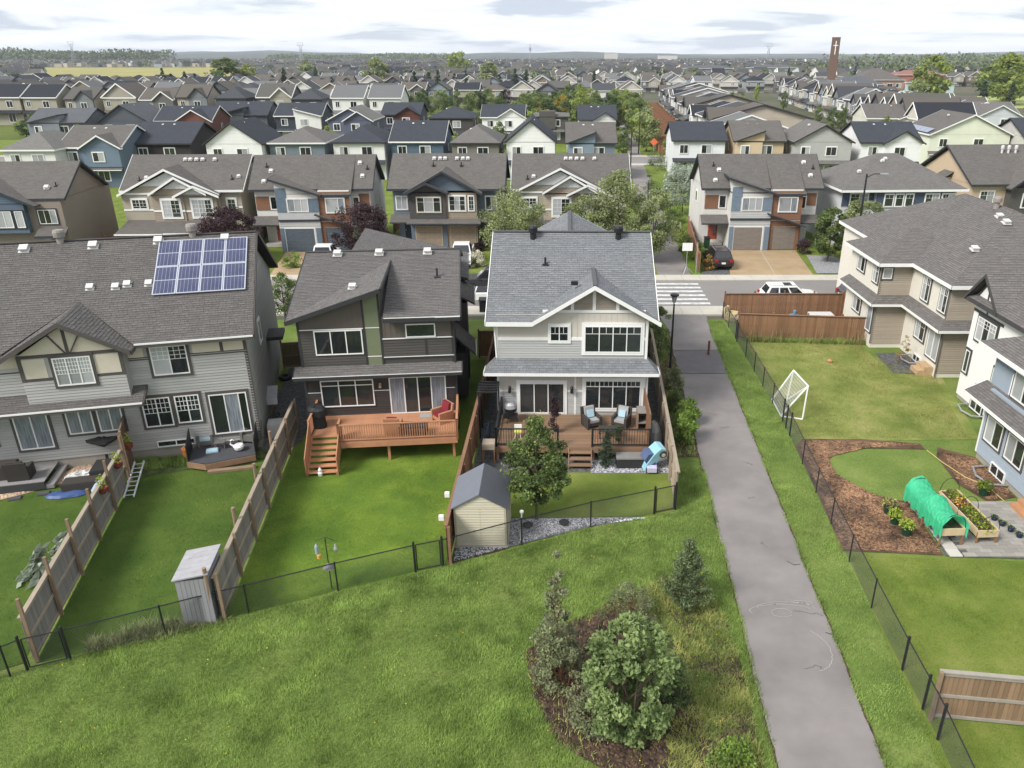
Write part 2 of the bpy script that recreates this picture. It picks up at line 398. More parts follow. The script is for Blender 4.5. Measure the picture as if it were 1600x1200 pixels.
def vent_box(parent, p, sl, s=1.0):
    def mk():
        q = MB(); q.box(-.24, -.24, -.03, .24, .24, .02); q.box(-.15, -.15, .02, .15, .15, .12); q.box(-.19, -.21, .12, .19, .19, .2); return q.mesh('roof_vent', VENT)
    o = link('roof_vent', cached('vb', mk), parent, p, sc=(s, s, s)); o.rotation_euler = (math.atan(sl) * .9, 0, 0); return o
def vent_pot(parent, p, m, r=.2):
    def mk():
        q = MB(); q.lathe([(r * .8, -.2), (r * .8, .22), (r * .85, .24), (r * 1.2, .26), (r * 1.25, .5), (r * 1.05, .6), (.03, .64)], 12); return q.mesh('roof_vent', m)
    return link('roof_vent', cached(('vp', m.name, r), mk), parent, p)
def pipe(parent, p, m=None, h=.35, r=.055):
    def mk():
        q = MB(); q.tube([(0, 0, -.1), (0, 0, h)], r, 8); q.box(-.16, -.16, -.03, .16, .16, .015); return q.mesh('plumbing_pipe', m or BLACK)
    return link('plumbing_pipe', cached(('pp', h), mk), parent, p)
# ------------------------------------------------------------------ ground, streets, lawns
RF_GREY = roofmat('shingles_blue_grey', K('8b8e92', .58), True)
RF_BRN = roofmat('shingles_brown_grey', K('76726f', .57), True); RF_DK = roofmat('shingles_charcoal_brown', K('7c7876', .57), True)
GRASS = bpy.data.materials.new('grass'); 
def grassmat(m, stops, big=.25, fine=14, stripe=0):
    m.use_nodes = True; nt = m.node_tree; N = nt.nodes; L = nt.links; b = N['Principled BSDF']; b.inputs['Roughness'].default_value = .9; b.inputs['Specular IOR Level'].default_value = .1
    tc = N.new('ShaderNodeTexCoord'); n1 = N.new('ShaderNodeTexNoise'); n1.inputs['Scale'].default_value = big; n1.inputs['Detail'].default_value = 6; n1.inputs['Roughness'].default_value = .65; n1.inputs['Distortion'].default_value = .3
    n2 = N.new('ShaderNodeTexNoise'); n2.inputs['Scale'].default_value = fine; n2.inputs['Detail'].default_value = 4; n2.inputs['Roughness'].default_value = .7
    L.new(tc.outputs['Object'], n1.inputs['Vector']); L.new(tc.outputs['Object'], n2.inputs['Vector'])
    ad = N.new('ShaderNodeMath'); ad.operation = 'MULTIPLY_ADD'; ad.inputs[1].default_value = .45; L.new(n2.outputs['Fac'], ad.inputs[0]); 
    m2 = N.new('ShaderNodeMath'); m2.operation = 'MULTIPLY'; m2.inputs[1].default_value = .55; L.new(n1.outputs['Fac'], m2.inputs[0]); L.new(m2.outputs[0], ad.inputs[2])
    r = N.new('ShaderNodeValToRGB'); e = r.color_ramp.elements; e[0].position = stops[0][0]; e[0].color = stops[0][1] + (1,); e[1].position = stops[-1][0]; e[1].color = stops[-1][1] + (1,)
    for p, c in stops[1:-1]: k = e.new(p); k.color = c + (1,)
    L.new(ad.outputs[0], r.inputs[0]); L.new(r.outputs[0], b.inputs['Base Color'])
    bp = N.new('ShaderNodeBump'); bp.inputs['Strength'].default_value = .6; bp.inputs['Distance'].default_value = .05; L.new(n2.outputs['Fac'], bp.inputs['Height']); L.new(bp.outputs[0], b.inputs['Normal'])
    return m
grassmat(GRASS, [(.36, (.075, .12, .03)), (.47, (.12, .175, .04)), (.56, (.165, .215, .055)), (.66, (.22, .25, .09))], .3, 16)
LAWN_RICH = grassmat(bpy.data.materials.new('lawn_rich_green'), [(.36, (.055, .105, .016)), (.48, (.09, .155, .022)), (.56, (.145, .215, .03)), (.66, (.2, .26, .045))], .35, 30)
LAWN_DEEP = grassmat(bpy.data.materials.new('lawn_deep_green'), [(.36, (.045, .085, .016)), (.5, (.07, .115, .022)), (.64, (.11, .155, .032))], .5, 30)
LAWN_MID = grassmat(bpy.data.materials.new('lawn_mid_green'), [(.36, (.08, .12, .022)), (.5, (.13, .175, .032)), (.62, (.2, .22, .06))], .5, 26)
LAWN_DRY = grassmat(bpy.data.materials.new('lawn_dry'), [(.36, (.1, .14, .03)), (.46, (.15, .19, .045)), (.54, (.22, .24, .07)), (.64, (.32, .29, .13))], .45, 18)
FIELD = grassmat(bpy.data.materials.new('park_grass'), [(.36, (.06, .09, .02)), (.5, (.1, .13, .03)), (.64, (.16, .17, .05))], .03, 1.5)
FARG = grassmat(bpy.data.materials.new('far_ground'), [(.36, (.06, .075, .035)), (.5, (.1, .1, .07)), (.64, (.14, .13, .09))], .01, .2)
ASPH = m_('asphalt_path', K('9d9693', .5), var=.15, scale=.45, rough=.9, bump=.35, bscale=90, detail=8, c2=K('a39b98', .52))
ASPH_OLD = m_('asphalt_dark_patch', K('8a8688', .48), var=.1, scale=1.5, rough=.9, bump=.3, bscale=80)
ROADM = m_('road_asphalt', K('9c9794', .55), var=.08, scale=.25, rough=.9, bump=.2, bscale=60, detail=8)
WALKM = m_('sidewalk_concrete', K('d2cbbd', .62), var=.08, scale=.8, rough=.9)
EXPO_C = m_('driveway_exposed_aggregate', K('b99c72', .62), var=.16, scale=.6, rough=.9, detail=8)
PAINT = m_('road_paint', (.5, .5, .49), var=.35, scale=2.5, rough=.7)
SOIL = m_('mulch_soil', (.035, .026, .02), var=.4, scale=3, rough=.95, bump=.8, bscale=30, c2=(.075, .045, .03))
MULCH = m_('bark_mulch', (.05, .03, .02), var=.35, scale=.8, rough=.95, bump=.9, bscale=30, c2=(.13, .075, .045))
GRAVEL = m_('grey_gravel', (.16, .16, .165), var=.3, scale=9, rough=.9, bump=.8, bscale=30, c2=(.3, .3, .31))
DARKGRAV = m_('dark_gravel_soil', (.06, .06, .063), var=.3, scale=4, rough=.95, bump=.6, bscale=30, c2=(.11, .11, .11))
def sheet(name, pts, z, m, label=None, kind='structure'):
    q = MB(); q.poly([(x, y, z) for x, y in pts]); o = obj(name, q, m); o['kind'] = kind
    if label: o['label'] = label
    return o
def grid_sheet(name, x0, x1, y0, y1, z, m): return sheet(name, [(x0, y0), (x1, y0), (x1, y1), (x0, y1)], z, m)
grid_sheet('ground', -8800, 8800, -140, 8800, -.06, FARG)
grid_sheet('lawn', -120, 120, 5, 54.2, -.03, GRASS)
grid_sheet('front_yards_lawn', -200, 200, 66.4, 186, -.03, LAWN_MID)
sheet('park_grass', [(-130, 186.2), (19, 186.2), (28, 316), (-260, 316)], -.02, FIELD)
sheet('dry_field', [(-310, 480), (-185, 480), (-500, 1300), (-830, 1300)], 0, m_('golden_field', K('b9b04e', .5), var=.15, scale=.02, rough=.95))
sheet('sports_field', [(165, 300), (300, 300), (330, 390), (180, 390)], 0, m_('sports_turf', K('b9c463', .55), var=.1, scale=.05, rough=.95))
def px(Y): return 6.07 + (Y - 15.2) * .0512
rp = random.Random(4); ys_ = [4 + k * .22 for k in range(int(48 / .22))]; wob = lambda y, o: .02 * math.sin(y * .9 + o) + .014 * math.sin(y * 3.3 + o * 2) + rp.uniform(-.02, .02)
LE = [(px(y) + wob(y, 0), y) for y in ys_]; RE = [(px(y) + 2.97 + wob(y, 2), y) for y in ys_]; q = MB()
for i in range(len(ys_) - 1): q.poly([(*LE[i], .012), (*RE[i], .012), (*RE[i + 1], .012), (*LE[i + 1], .012)])
q.poly([(*LE[-1], .012), (*RE[-1], .012), (px(52) + 3.3, 55.1, .012), (px(52) - .3, 55.1, .012)]); struct('path', q, ASPH, 'long grey asphalt footpath beside the backyards')
q = MB()
for E_, s_ in ((LE, 1), (RE, -1)):
    for i in range(len(ys_) - 1): a, b = rp.uniform(.02, .1), .06; q.poly([(E_[i][0] - s_ * b, E_[i][1], .007), (E_[i][0] + s_ * .02, E_[i][1], .0075), (E_[i + 1][0] + s_ * .02, E_[i + 1][1], .0075), (E_[i + 1][0] - s_ * b, E_[i + 1][1], .007)] if s_ < 0 else [(E_[i][0] + s_ * .02, E_[i][1], .0075), (E_[i][0] - s_ * b, E_[i][1], .007), (E_[i + 1][0] - s_ * b, E_[i + 1][1], .007), (E_[i + 1][0] + s_ * .02, E_[i + 1][1], .0075)][::-1])
struct('path_edge_soil', q, SOIL, 'dark soil lip along both edges of the footpath')
sheet('path_patch', [(px(43.6) + .01, 43.6), (px(43.6) + 2.95, 43.6), (px(47.6) + 2.95, 47.6), (px(47.6) + .01, 47.6)], .017, ASPH_OLD, 'darker asphalt patch across the footpath')
# crack seams and chalk scribbles on the path
q = MB()
for Y in (43.55, 47.62): q.poly([(px(Y) + .02, Y, .021), (px(Y) + 2.9, Y + .02, .021), (px(Y) + 2.9, Y + .09, .021), (px(Y) + .02, Y + .07, .021)])
def rib(q, pts, w, z):
    for a, b in zip(pts, pts[1:]):
        dx, dy = b[0] - a[0], b[1] - a[1]; l = math.hypot(dx, dy) or 1; nx, ny = -dy / l * w / 2, dx / l * w / 2
        q.poly([(a[0] + nx, a[1] + ny, z), (b[0] + nx, b[1] + ny, z), (b[0] - nx, b[1] - ny, z), (a[0] - nx, a[1] - ny, z)][::-1])
for k in range(9):
    yy = 15 + k * 3.4 + rp.uniform(-1, 1); xx = px(yy) + rp.uniform(.2, 2.2); pts = [(xx, yy)]
    for j in range(rp.randrange(5, 12)): pts.append((pts[-1][0] + rp.uniform(-.1, .22), pts[-1][1] + rp.uniform(-.12, .12)))
    pts = [p for p in pts if px(p[1]) + .05 < p[0] < px(p[1]) + 2.9]
    if len(pts) > 2: rib(q, pts, .012, .0205)
rib(q, [(8.9, 24.6), (9.1, 24.35), (9.35, 24.4)], .03, .021); rib(q, [(9.1, 20.6), (9.3, 20.5), (9.35, 20.1)], .035, .021)
struct('path_cracks', q, m_('tar', (.03, .03, .03)))
q = MB()
def arc(cx, cy, rx, ry, a0, a1, n=24, j=.02): return [(cx + rx * math.cos(R(a0 + (a1 - a0) * i / n)) + random.uniform(-j, j), cy + ry * math.sin(R(a0 + (a1 - a0) * i / n)) + random.uniform(-j, j)) for i in range(n + 1)]
for a in (arc(7.9, 21.7, 1.1, .35, 200, 20), arc(8.1, 21.9, 1.0, .28, 190, -10), arc(7.9, 21.6, .35, .22, 0, 330), arc(8.7, 22.1, .4, .14, 180, -40), arc(8.2, 19.8, .8, 1.0, -80, 60), arc(8.4, 22.0, .7, .12, 180, 10)): rib(q, a, .022, .022)
struct('chalk_drawing', q, m_('pale_chalk', K('bdb4ae', .6)), 'faint chalk scribbles on the footpath')

grid_sheet('road', -140, 140, 57.3, 64.6, 0.0, ROADM)
for nm, y0, y1 in (('sidewalk', 55.1, 57.2), ('sidewalk', 64.7, 66.4)):
    q = MB(); x = -100
    while x < 100: q.box(x + .01, y0, -.05, x + 1.49, y1, .09); x += 1.5
    struct(nm, q, WALKM)
for k in range(6):
    q = MB(); y = 57.9 + k * 1.12; q.poly([(7.9, y, .006), (12.1, y, .006), (12.1, y + .5, .006), (7.9, y + .5, .006)]); struct('crosswalk_stripe', q, PAINT)
# path beyond the road, running away between the houses
sheet('path', [(px(66.4) + .3, 66.4), (px(66.4) + 3.2, 66.4), (15.4, 140.5), (12.8, 140.5)], .01, ASPH, 'asphalt footpath continuing beyond the road')
sheet('path', [(14.0, 155), (16.6, 155), (24.5, 330), (22.5, 330)], .02, ASPH, 'far footpath beside the row of orange fences')
grid_sheet('road', -140, 140, 143, 153, .0, ROADM); grid_sheet('sidewalk', -140, 140, 140.5, 143, .02, WALKM); grid_sheet('sidewalk', -140, 140, 153, 155, .02, WALKM)
sheet('road', [(50, 155.2), (58, 155.2), (66, 420), (58, 420)], .01, ROADM)
# driveways
for pts in ([(15.4, 66.45), (22.8, 66.45), (23.9, 76.0), (17.0, 76.0)], [(-25.5, 66.45), (-20.3, 66.45), (-20, 75.3), (-26.9, 75.3)], [(-14.6, 66.45), (-8.2, 66.45), (-8.0, 76.8), (-14.4, 76.8)]): sheet('driveway', pts, .02, EXPO_C)
sheet('driveway', [(12.9, 66.45), (15.3, 66.45), (16.7, 74), (14.4, 74)], .015, DARKGRAV)
sheet('gravel_yard', [(23.3, 67.2), (28.0, 67.2), (26.9, 73.5), (24.4, 74.0)], .02, GRAVEL); sheet('grass_verge', [(px(66.4) + 3.4, 66.6), (12.8, 66.6), (13.2, 76), (12.6, 76)], .02, LAWN_RICH)
q = MB()
for x in (19.4,): q.poly([(x, 66.5, .026), (x + .05, 66.5, .026), (x + 1.0, 76, .026), (x + .95, 76, .026)])
q.poly([(15.9, 71.2, .026), (23.4, 71.2, .026), (23.4, 71.25, .026), (15.9, 71.25, .026)]); struct('driveway_joint', q, CONC)
# backyard lawns
sheet('lawn', [(-26, 14), (-17.2, 19.2), (-20.0, 30.2), (-21.5, 32), (-30, 27)], -.015, LAWN_DEEP, 'deep green lawn left of the tall fence')
sheet('lawn', [(-16.8, 19.2), (-11.7, 21.2), (-13.3, 33.2), (-19.6, 31)], -.012, LAWN_DEEP, 'deep green lawn between the two weathered fences')
sheet('lawn', [(-11.5, 21.4), (-4.3, 24.3), (-3.9, 46), (-14.4, 46)], -.012, LAWN_RICH, 'bright green lawn behind the dark house')
sheet('lawn', [(-3.9, 27.6), (3.9, 27.8), (5.1, 28.2), (5.4, 31.6), (-3.8, 31.6)], -.009, LAWN_MID, 'small lawn behind the pale house')
sheet('lawn', [(12.4, 34.6), (21.6, 34.9), (23.4, 43.0), (20.5, 46), (20.5, 50), (12.9, 50)], -.012, LAWN_DRY, 'patchy yellowing lawn with the goal on it')
sheet('lawn', [(11.5, 25.2), (18.2, 24.6), (20.4, 24), (20.4, 8), (9.8, 8)], -.012, LAWN_MID, 'lawn between the mesh fence and the paved patio')
# mulch and gravel beds
bed = [(-1.05, 19.66), (-.68, 17.75), (0, 16.09), (1.41, 15.1), (2.43, 14.2), (5.5, 14.2), (5.93, 18.54), (5.83, 21.54), (5.4, 23.6), (3.85, 23.6), (1.57, 21.9), (0, 20.9)]
sheet('planting_bed', bed, .0, SOIL, 'dark soil bed under the foreground shrubs')
bed_l = [(-1.05, 19.66), (-.68, 17.75), (0, 16.09), (1.41, 15.1), (2.43, 14.2), (4.6, 14.2), (4.4, 16.5), (4.0, 19.0), (3.4, 21.6), (1.57, 21.6), (0, 20.9)]
mulch_o = [(11.3, 25.3), (12.0, 34.2), (12.5, 34.9), (15.5, 34.9), (18.3, 34.4), (18.3, 33.8), (15.5, 33.9), (13.8, 33.6), (13.1, 32.6), (13.1, 31.2), (13.7, 30.0), (14.6, 29.2), (15.4, 28.9), (15.15, 25.0)]
q = MB(); me_pts = mulch_o
from mathutils.geometry import tessellate_polygon
def fan(q, pts, z):
    for t in tessellate_polygon([[Vector((x, y, 0)) for x, y in pts]]):
        P = [Vector((pts[i][0], pts[i][1], z)) for i in t]
        if (P[1] - P[0]).cross(P[2] - P[0]).z < 0: P.reverse()
        q.poly(P)
fan(q, mulch_o, .004); struct('mulch_bed', q, MULCH, 'brown bark mulch bed curving round the lawn')
sheet('mulch_bed', [(19.0, 34.0), (20.35, 33.0), (20.35, 29.3), (18.9, 28.9), (18.3, 30.5), (18.5, 33)], .004, MULCH, 'bark mulch strip along the blue house wall')
sheet('gravel_bed', [(-2.0, 25.5), (-1.9, 27.6), (3.9, 27.7), (1.4, 27.0)], .002, GRAVEL, 'pale gravel bed behind the mesh fence')
sheet('gravel_bed', [(-4.05, 24.5), (-2.0, 25.4), (-1.95, 25.8), (-4.05, 25.8)], .002, SOIL); sheet('gravel_bed', [(-3.9, 31.5), (5.5, 31.5), (6.3, 48), (-3.9, 48)], .004, DARKGRAV)
sheet('gravel_bed', [(1.6, 31.4), (5.4, 31.4), (5.4, 33), (1.6, 33)], .01, GRAVEL, 'grey gravel in front of the storage box')
sheet('planting_strip', [(5.3, 33), (px(33) - .05, 33), (px(50) - .1, 50), (6.1, 50)], .0, SOIL, 'soil strip between the fence and the footpath')
sheet('gravel_yard', [(20.9, 47.2), (23.5, 47.3), (23.9, 43.3), (20.7, 43.7)], .006, DARKGRAV, 'dark gravel patch behind the beige house')
sheet('side_yard', [(-13.6, 33.4), (-12.9, 34.6), (-15.2, 50), (-17.6, 50), (-15.0, 34)], .0, DARKGRAV)
sheet('weedy_ground', [(-20.8, 33.2), (-19.7, 31.0), (-13.4, 33.2), (-13.6, 35)], -.004, m_('weedy_soil', (.07, .07, .045), var=.4, scale=2.5, c2=(.08, .12, .03), rough=.95))
sheet('pebble_bed', [(-25.5, 28.3), (-21.8, 31.0), (-20.9, 33.0), (-22.8, 32.6), (-23.4, 30.3), (-25.6, 29.4)], .004, m_('pebbles', K('c9a98a', .6), var=.3, scale=8, bump=.8, bscale=25))

# scatter real pieces (chips, stones, blades) as one mesh each
def in_poly(P, xs, ys):
    P = np.array(P); n = len(P); c = np.zeros(len(xs), bool)
    for i in range(n):
        x1, y1 = P[i]; x2, y2 = P[(i + 1) % n]
        k = ((y1 > ys) != (y2 > ys)) & (xs < (x2 - x1) * (ys - y1) / (y2 - y1 + 1e-12) + x1); c ^= k
    return c
def sample(P, n):
    P = np.array(P); lo, hi = P.min(0), P.max(0); out = np.zeros((0, 2))
    while len(out) < n:
        p = RNG.uniform(lo, hi, (n * 2, 2)); out = np.vstack([out, p[in_poly(P, p[:, 0], p[:, 1])]])
    return out[:n]
def npmesh(name, v, f, m, tint=None, kind='stuff', parent=None):
    v = np.asarray(v, np.float32); f = np.asarray(f, np.int32); me = bpy.data.meshes.new(name); me.vertices.add(len(v)); me.vertices.foreach_set('co', v.ravel())
    k = f.shape[1]; me.loops.add(f.size); me.loops.foreach_set('vertex_index', f.ravel()); me.polygons.add(len(f))
    me.polygons.foreach_set('loop_start', np.arange(0, f.size, k, dtype=np.int32))
    if tint is not None: at = me.attributes.new('tint', 'FLOAT', 'FACE'); at.data.foreach_set('value', np.asarray(tint, np.float32))
    me.materials.append(m); me.update(calc_edges=True); o = link(name, me, parent)
    if kind: o['kind'] = kind
    return o
def vnoise(x, y, s, seed=0):    # cheap smooth value noise
    g = np.random.default_rng(seed).random((64, 64)); X = x * s; Y = y * s; xi = np.floor(X).astype(int); yi = np.floor(Y).astype(int); fx = X - xi; fy = Y - yi
    fx = fx * fx * (3 - 2 * fx); fy = fy * fy * (3 - 2 * fy); a = g[xi % 64, yi % 64]; b = g[(xi + 1) % 64, yi % 64]; c = g[xi % 64, (yi + 1) % 64]; d = g[(xi + 1) % 64, (yi + 1) % 64]
    return (a * (1 - fx) + b * fx) * (1 - fy) + (c * (1 - fx) + d * fx) * fy
def blades(name, P, n, h, w, m, z=0., clump=.5, seed=0, label=None, lean=.5, skip=None):
    p = sample(P, n)
    if skip is not None: p = p[~in_poly(skip, p[:, 0] + RNG.normal(0, .12, len(p)), p[:, 1] + RNG.normal(0, .12, len(p)))]
    n = len(p); x, y = p[:, 0], p[:, 1]; nz = .6 * vnoise(x, y, .9, seed) + .4 * vnoise(x, y, 3.1, seed + 1)
    keep = RNG.random(n) < np.clip((nz - .2) * 2.2, 1 - clump, 1); x, y, nz = x[keep], y[keep], nz[keep]; n = len(x)
    hh = h * (.45 + 1.1 * nz) * RNG.uniform(.6, 1.3, n); a = RNG.uniform(0, 6.283, n); l = RNG.uniform(0, lean, n) * hh * 1.6; b = a + 1.57 + RNG.uniform(-.5, .5, n)
    dx, dy = np.cos(a) * w / 2, np.sin(a) * w / 2; v = np.zeros((n, 3, 3))
    v[:, 0] = np.c_[x - dx, y - dy, np.full(n, z)]; v[:, 1] = np.c_[x + dx, y + dy, np.full(n, z)]; v[:, 2] = np.c_[x + np.cos(b) * l, y + np.sin(b) * l, z + hh]
    o = npmesh(name, v.reshape(-1, 3), np.arange(n * 3).reshape(-1, 3), m, np.clip(.5 * nz + RNG.uniform(0, .55, n), 0, 1))
    if label: o['label'] = label
    return o
def chips(name, P, n, s, m, z=.01, flat=.35, label=None, elong=1.):
    p = sample(P, n); a = RNG.uniform(0, 6.283, n); sx = s * RNG.uniform(.5, 1.3, n) * elong; sy = s * RNG.uniform(.5, 1.3, n) / elong; sz = s * flat * RNG.uniform(.5, 1.3, n)
    base = np.array([(-1, -1, 0), (1, -1, 0), (1, 1, 0), (-1, 1, 0), (-.6, -.6, 1), (.6, -.5, 1), (.5, .6, 1), (-.5, .5, 1)], float)
    v = base[None] * np.c_[sx, sy, sz][:, None]; c, s_ = np.cos(a)[:, None], np.sin(a)[:, None]; X = v[..., 0] * c - v[..., 1] * s_; Y = v[..., 0] * s_ + v[..., 1] * c
    v = np.stack([X + p[:, :1], Y + p[:, 1:], v[..., 2] + z], -1)
    F_ = np.array([(4, 5, 6, 7), (0, 1, 5, 4), (1, 2, 6, 5), (2, 3, 7, 6), (3, 0, 4, 7)]); f = (F_[None] + np.arange(n)[:, None, None] * 8).reshape(-1, 4)
    o = npmesh(name, v.reshape(-1, 3), f, m, np.repeat(RNG.random(n), 5))
    if label: o['label'] = label
    return o
GB = mat('grass_blades', (.165, .25, .06), var=.25, scale=.7, rough=.7, c2=(.29, .385, .11), tint=.6, trans=.35, spec=.15)
GBL = mat('lawn_blades', (.11, .165, .024), var=.25, scale=.5, rough=.7, c2=(.19, .24, .04), tint=.4, trans=.2, spec=.12)
meadow = [(-22, 15.5), (-18, 18.4), (-11, 21.5), (-4.4, 24.2), (1.4, 26.9), (5.2, 28.1), (5.5, 32), (px(32) - .05, 32), (px(14) - .05, 14), (-14, 14)]
blades('meadow_grass', meadow, 520000, .085, .017, GB, skip=bed_l, label='rough uncut meadow grass in the foreground', seed=3)
blades('verge_grass', [(px(14) + 3.0, 14), (px(54) + 3.0, 54), (12.2, 54), (12.1, 37), (11.2, 24), (10.7, 14)], 70000, .07, .016, GB, label='grass verge between footpath and mesh fence', seed=5)
blades('lawn_grass', [(12.4, 35.0), (21, 35), (23, 43.0), (20.5, 46), (20.5, 50), (12.9, 50)], 60000, .06, .018, m_('dry_blades', (.18, .22, .05), var=.3, scale=.5, rough=.7, c2=(.3, .28, .1), tint=.4, trans=.2), seed=8, label='unmown patchy grass round the goal')
blades('lawn_grass', [(11.5, 25), (20.4, 24.4), (20.4, 12), (10.8, 12)], 45000, .045, .016, GBL, seed=9, label='lawn grass by the near board fence')
blades('lawn_grass', [(-11.4, 21.6), (-4.3, 24.5), (-4.0, 34), (-12.6, 31)], 40000, .035, .014, GBL, seed=10, label='mown grass behind the dark house')
blades('lawn_grass', [(-26, 14.5), (-17.0, 19.2), (-11.8, 21.3), (-13.1, 32), (-19.6, 31), (-30, 27)], 60000, .04, .014, m_('deep_blades', (.045, .105, .016), var=.2, scale=.5, c2=(.07, .13, .022), tint=.4, trans=.2), seed=11, label='mown deep green grass between the weathered fences')
CH = mat('bark_chips', (.07, .042, .028), var=.3, scale=.7, rough=.9, c2=(.22, .125, .07), tint=.7)
chips('bark_chips', [(12.1, 33.9), (12.6, 34.8), (18.2, 34.3), (15.5, 34.0), (13.2, 33), (13, 31.5), (12.2, 31)], 3500, .05, CH, elong=1.6)
chips('bark_chips', [(11.4, 25.4), (12.0, 31.5), (13.0, 31.4), (14.0, 29.6), (15.3, 28.8), (15.1, 25.2)], 6500, .05, CH, elong=1.6, label='loose bark chips in the mulch bed')
chips('bark_chips', [(19.0, 33.6), (20.3, 32.8), (20.3, 29.5), (19.0, 29.1), (18.5, 31)], 1500, .05, CH, elong=1.6)
STN = mat('stones', (.33, .33, .35), var=.1, scale=5, rough=.8, tint=.85)
chips('gravel_stones', [(-2.0, 25.6), (-1.9, 27.5), (3.8, 27.6), (1.4, 27.1)], 4500, .04, STN, flat=.7, label='loose grey and white stones in the gravel bed')
chips('gravel_stones', [(1.7, 31.5), (5.3, 31.5), (5.3, 32.6), (1.7, 32.6)], 2200, .04, STN, flat=.7); chips('gravel_stones', [(-4, 24.6), (-2, 25.5), (-2, 25.8), (-4, 25.8)], 500, .035, STN, flat=.7)
chips('pebbles', [(-25.4, 28.5), (-21.9, 31.1), (-21.0, 32.8), (-22.6, 32.4), (-23.4, 30.4), (-25.5, 29.3)], 2600, .06, mat('tan_stones', K('cfae90', .65), var=.2, scale=5, tint=.5), flat=.6)
chips('soil_clods', bed, 5200, .05, mat('clods', (.04, .028, .02), var=.3, scale=3, tint=.6, c2=(.08, .05, .032)), flat=.6)
WEED = mat('weeds', (.2, .27, .06), var=.3, scale=1.2, rough=.7, c2=(.34, .34, .11), tint=.5, trans=.25)
blades('bed_weeds', [(3.0, 14.4), (5.6, 14.4), (5.95, 18.5), (5.85, 21.5), (5.4, 23.5), (3.2, 23.3), (3.4, 19)], 30000, .12, .03, WEED, clump=.92, seed=21, label='yellowish weeds creeping over the soil bed', lean=1.)
blades('bed_weeds', bed, 5000, .12, .03, WEED, clump=.95, seed=25, lean=1.)
blades('fence_weeds', [(12.9, 49.3), (21.2, 48.7), (21.3, 49.5), (12.9, 50)], 6000, .25, .035, GB, clump=.8, seed=30, label='tall weeds along the foot of the board fence', lean=.7)
blades('fence_weeds', [(12.9, 49.2), (21.2, 48.5), (21.3, 49.6), (12.9, 50)], 700, .9, .025, m_('dry_stalks', K('a98f5e', .6), var=.25, tint=.3), clump=.9, seed=31, lean=.35, label='dry brown stalks in front of the board fence')
blades('fence_weeds', [(-15.3, 19.5), (-12.8, 20.5), (-11.4, 21.1), (-11.6, 21.9), (-13, 21.3), (-15.6, 20.1)], 5000, .3, .03, mat('pale_weeds', (.15, .2, .06), var=.25, scale=3, c2=(.25, .26, .13), tint=.4, trans=.2), clump=.6, seed=33, label='leafy weeds along the mesh fence', lean=1.)
blades('deck_weeds', [(-20.6, 33.0), (-19.6, 31.6), (-14, 33.0), (-17, 33.6)], 5000, .2, .03, GB, clump=.8, seed=35, lean=1.)
blades('strip_weeds', [(5.4, 33), (px(33) - .1, 33), (px(50) - .15, 50), (6.2, 50)], 6000, .12, .03, GB, clump=.9, seed=37)
blades('edge_tufts', [(px(14) + 2.9, 14), (px(52) + 2.9, 52), (px(52) + 3.12, 52), (px(14) + 3.12, 14)], 9000, .1, .02, GB, clump=.8, seed=71, z=.01)
blades('edge_tufts', [(px(14) - .14, 14), (px(33) - .14, 33), (px(33) + .08, 33), (px(14) + .08, 14)], 5000, .1, .02, GB, clump=.8, seed=72, z=.01)
blades('lawn_clover', [(-15.5, 22), (-12.4, 23), (-13.3, 31), (-17.5, 29)], 700, .05, .03, GBL, clump=.9, seed=73, lean=1.2)
chips('dandelion_heads', meadow, 110, .016, m_('dandelion_yellow', (.7, .5, .02), var=.1), z=.09, flat=.8)
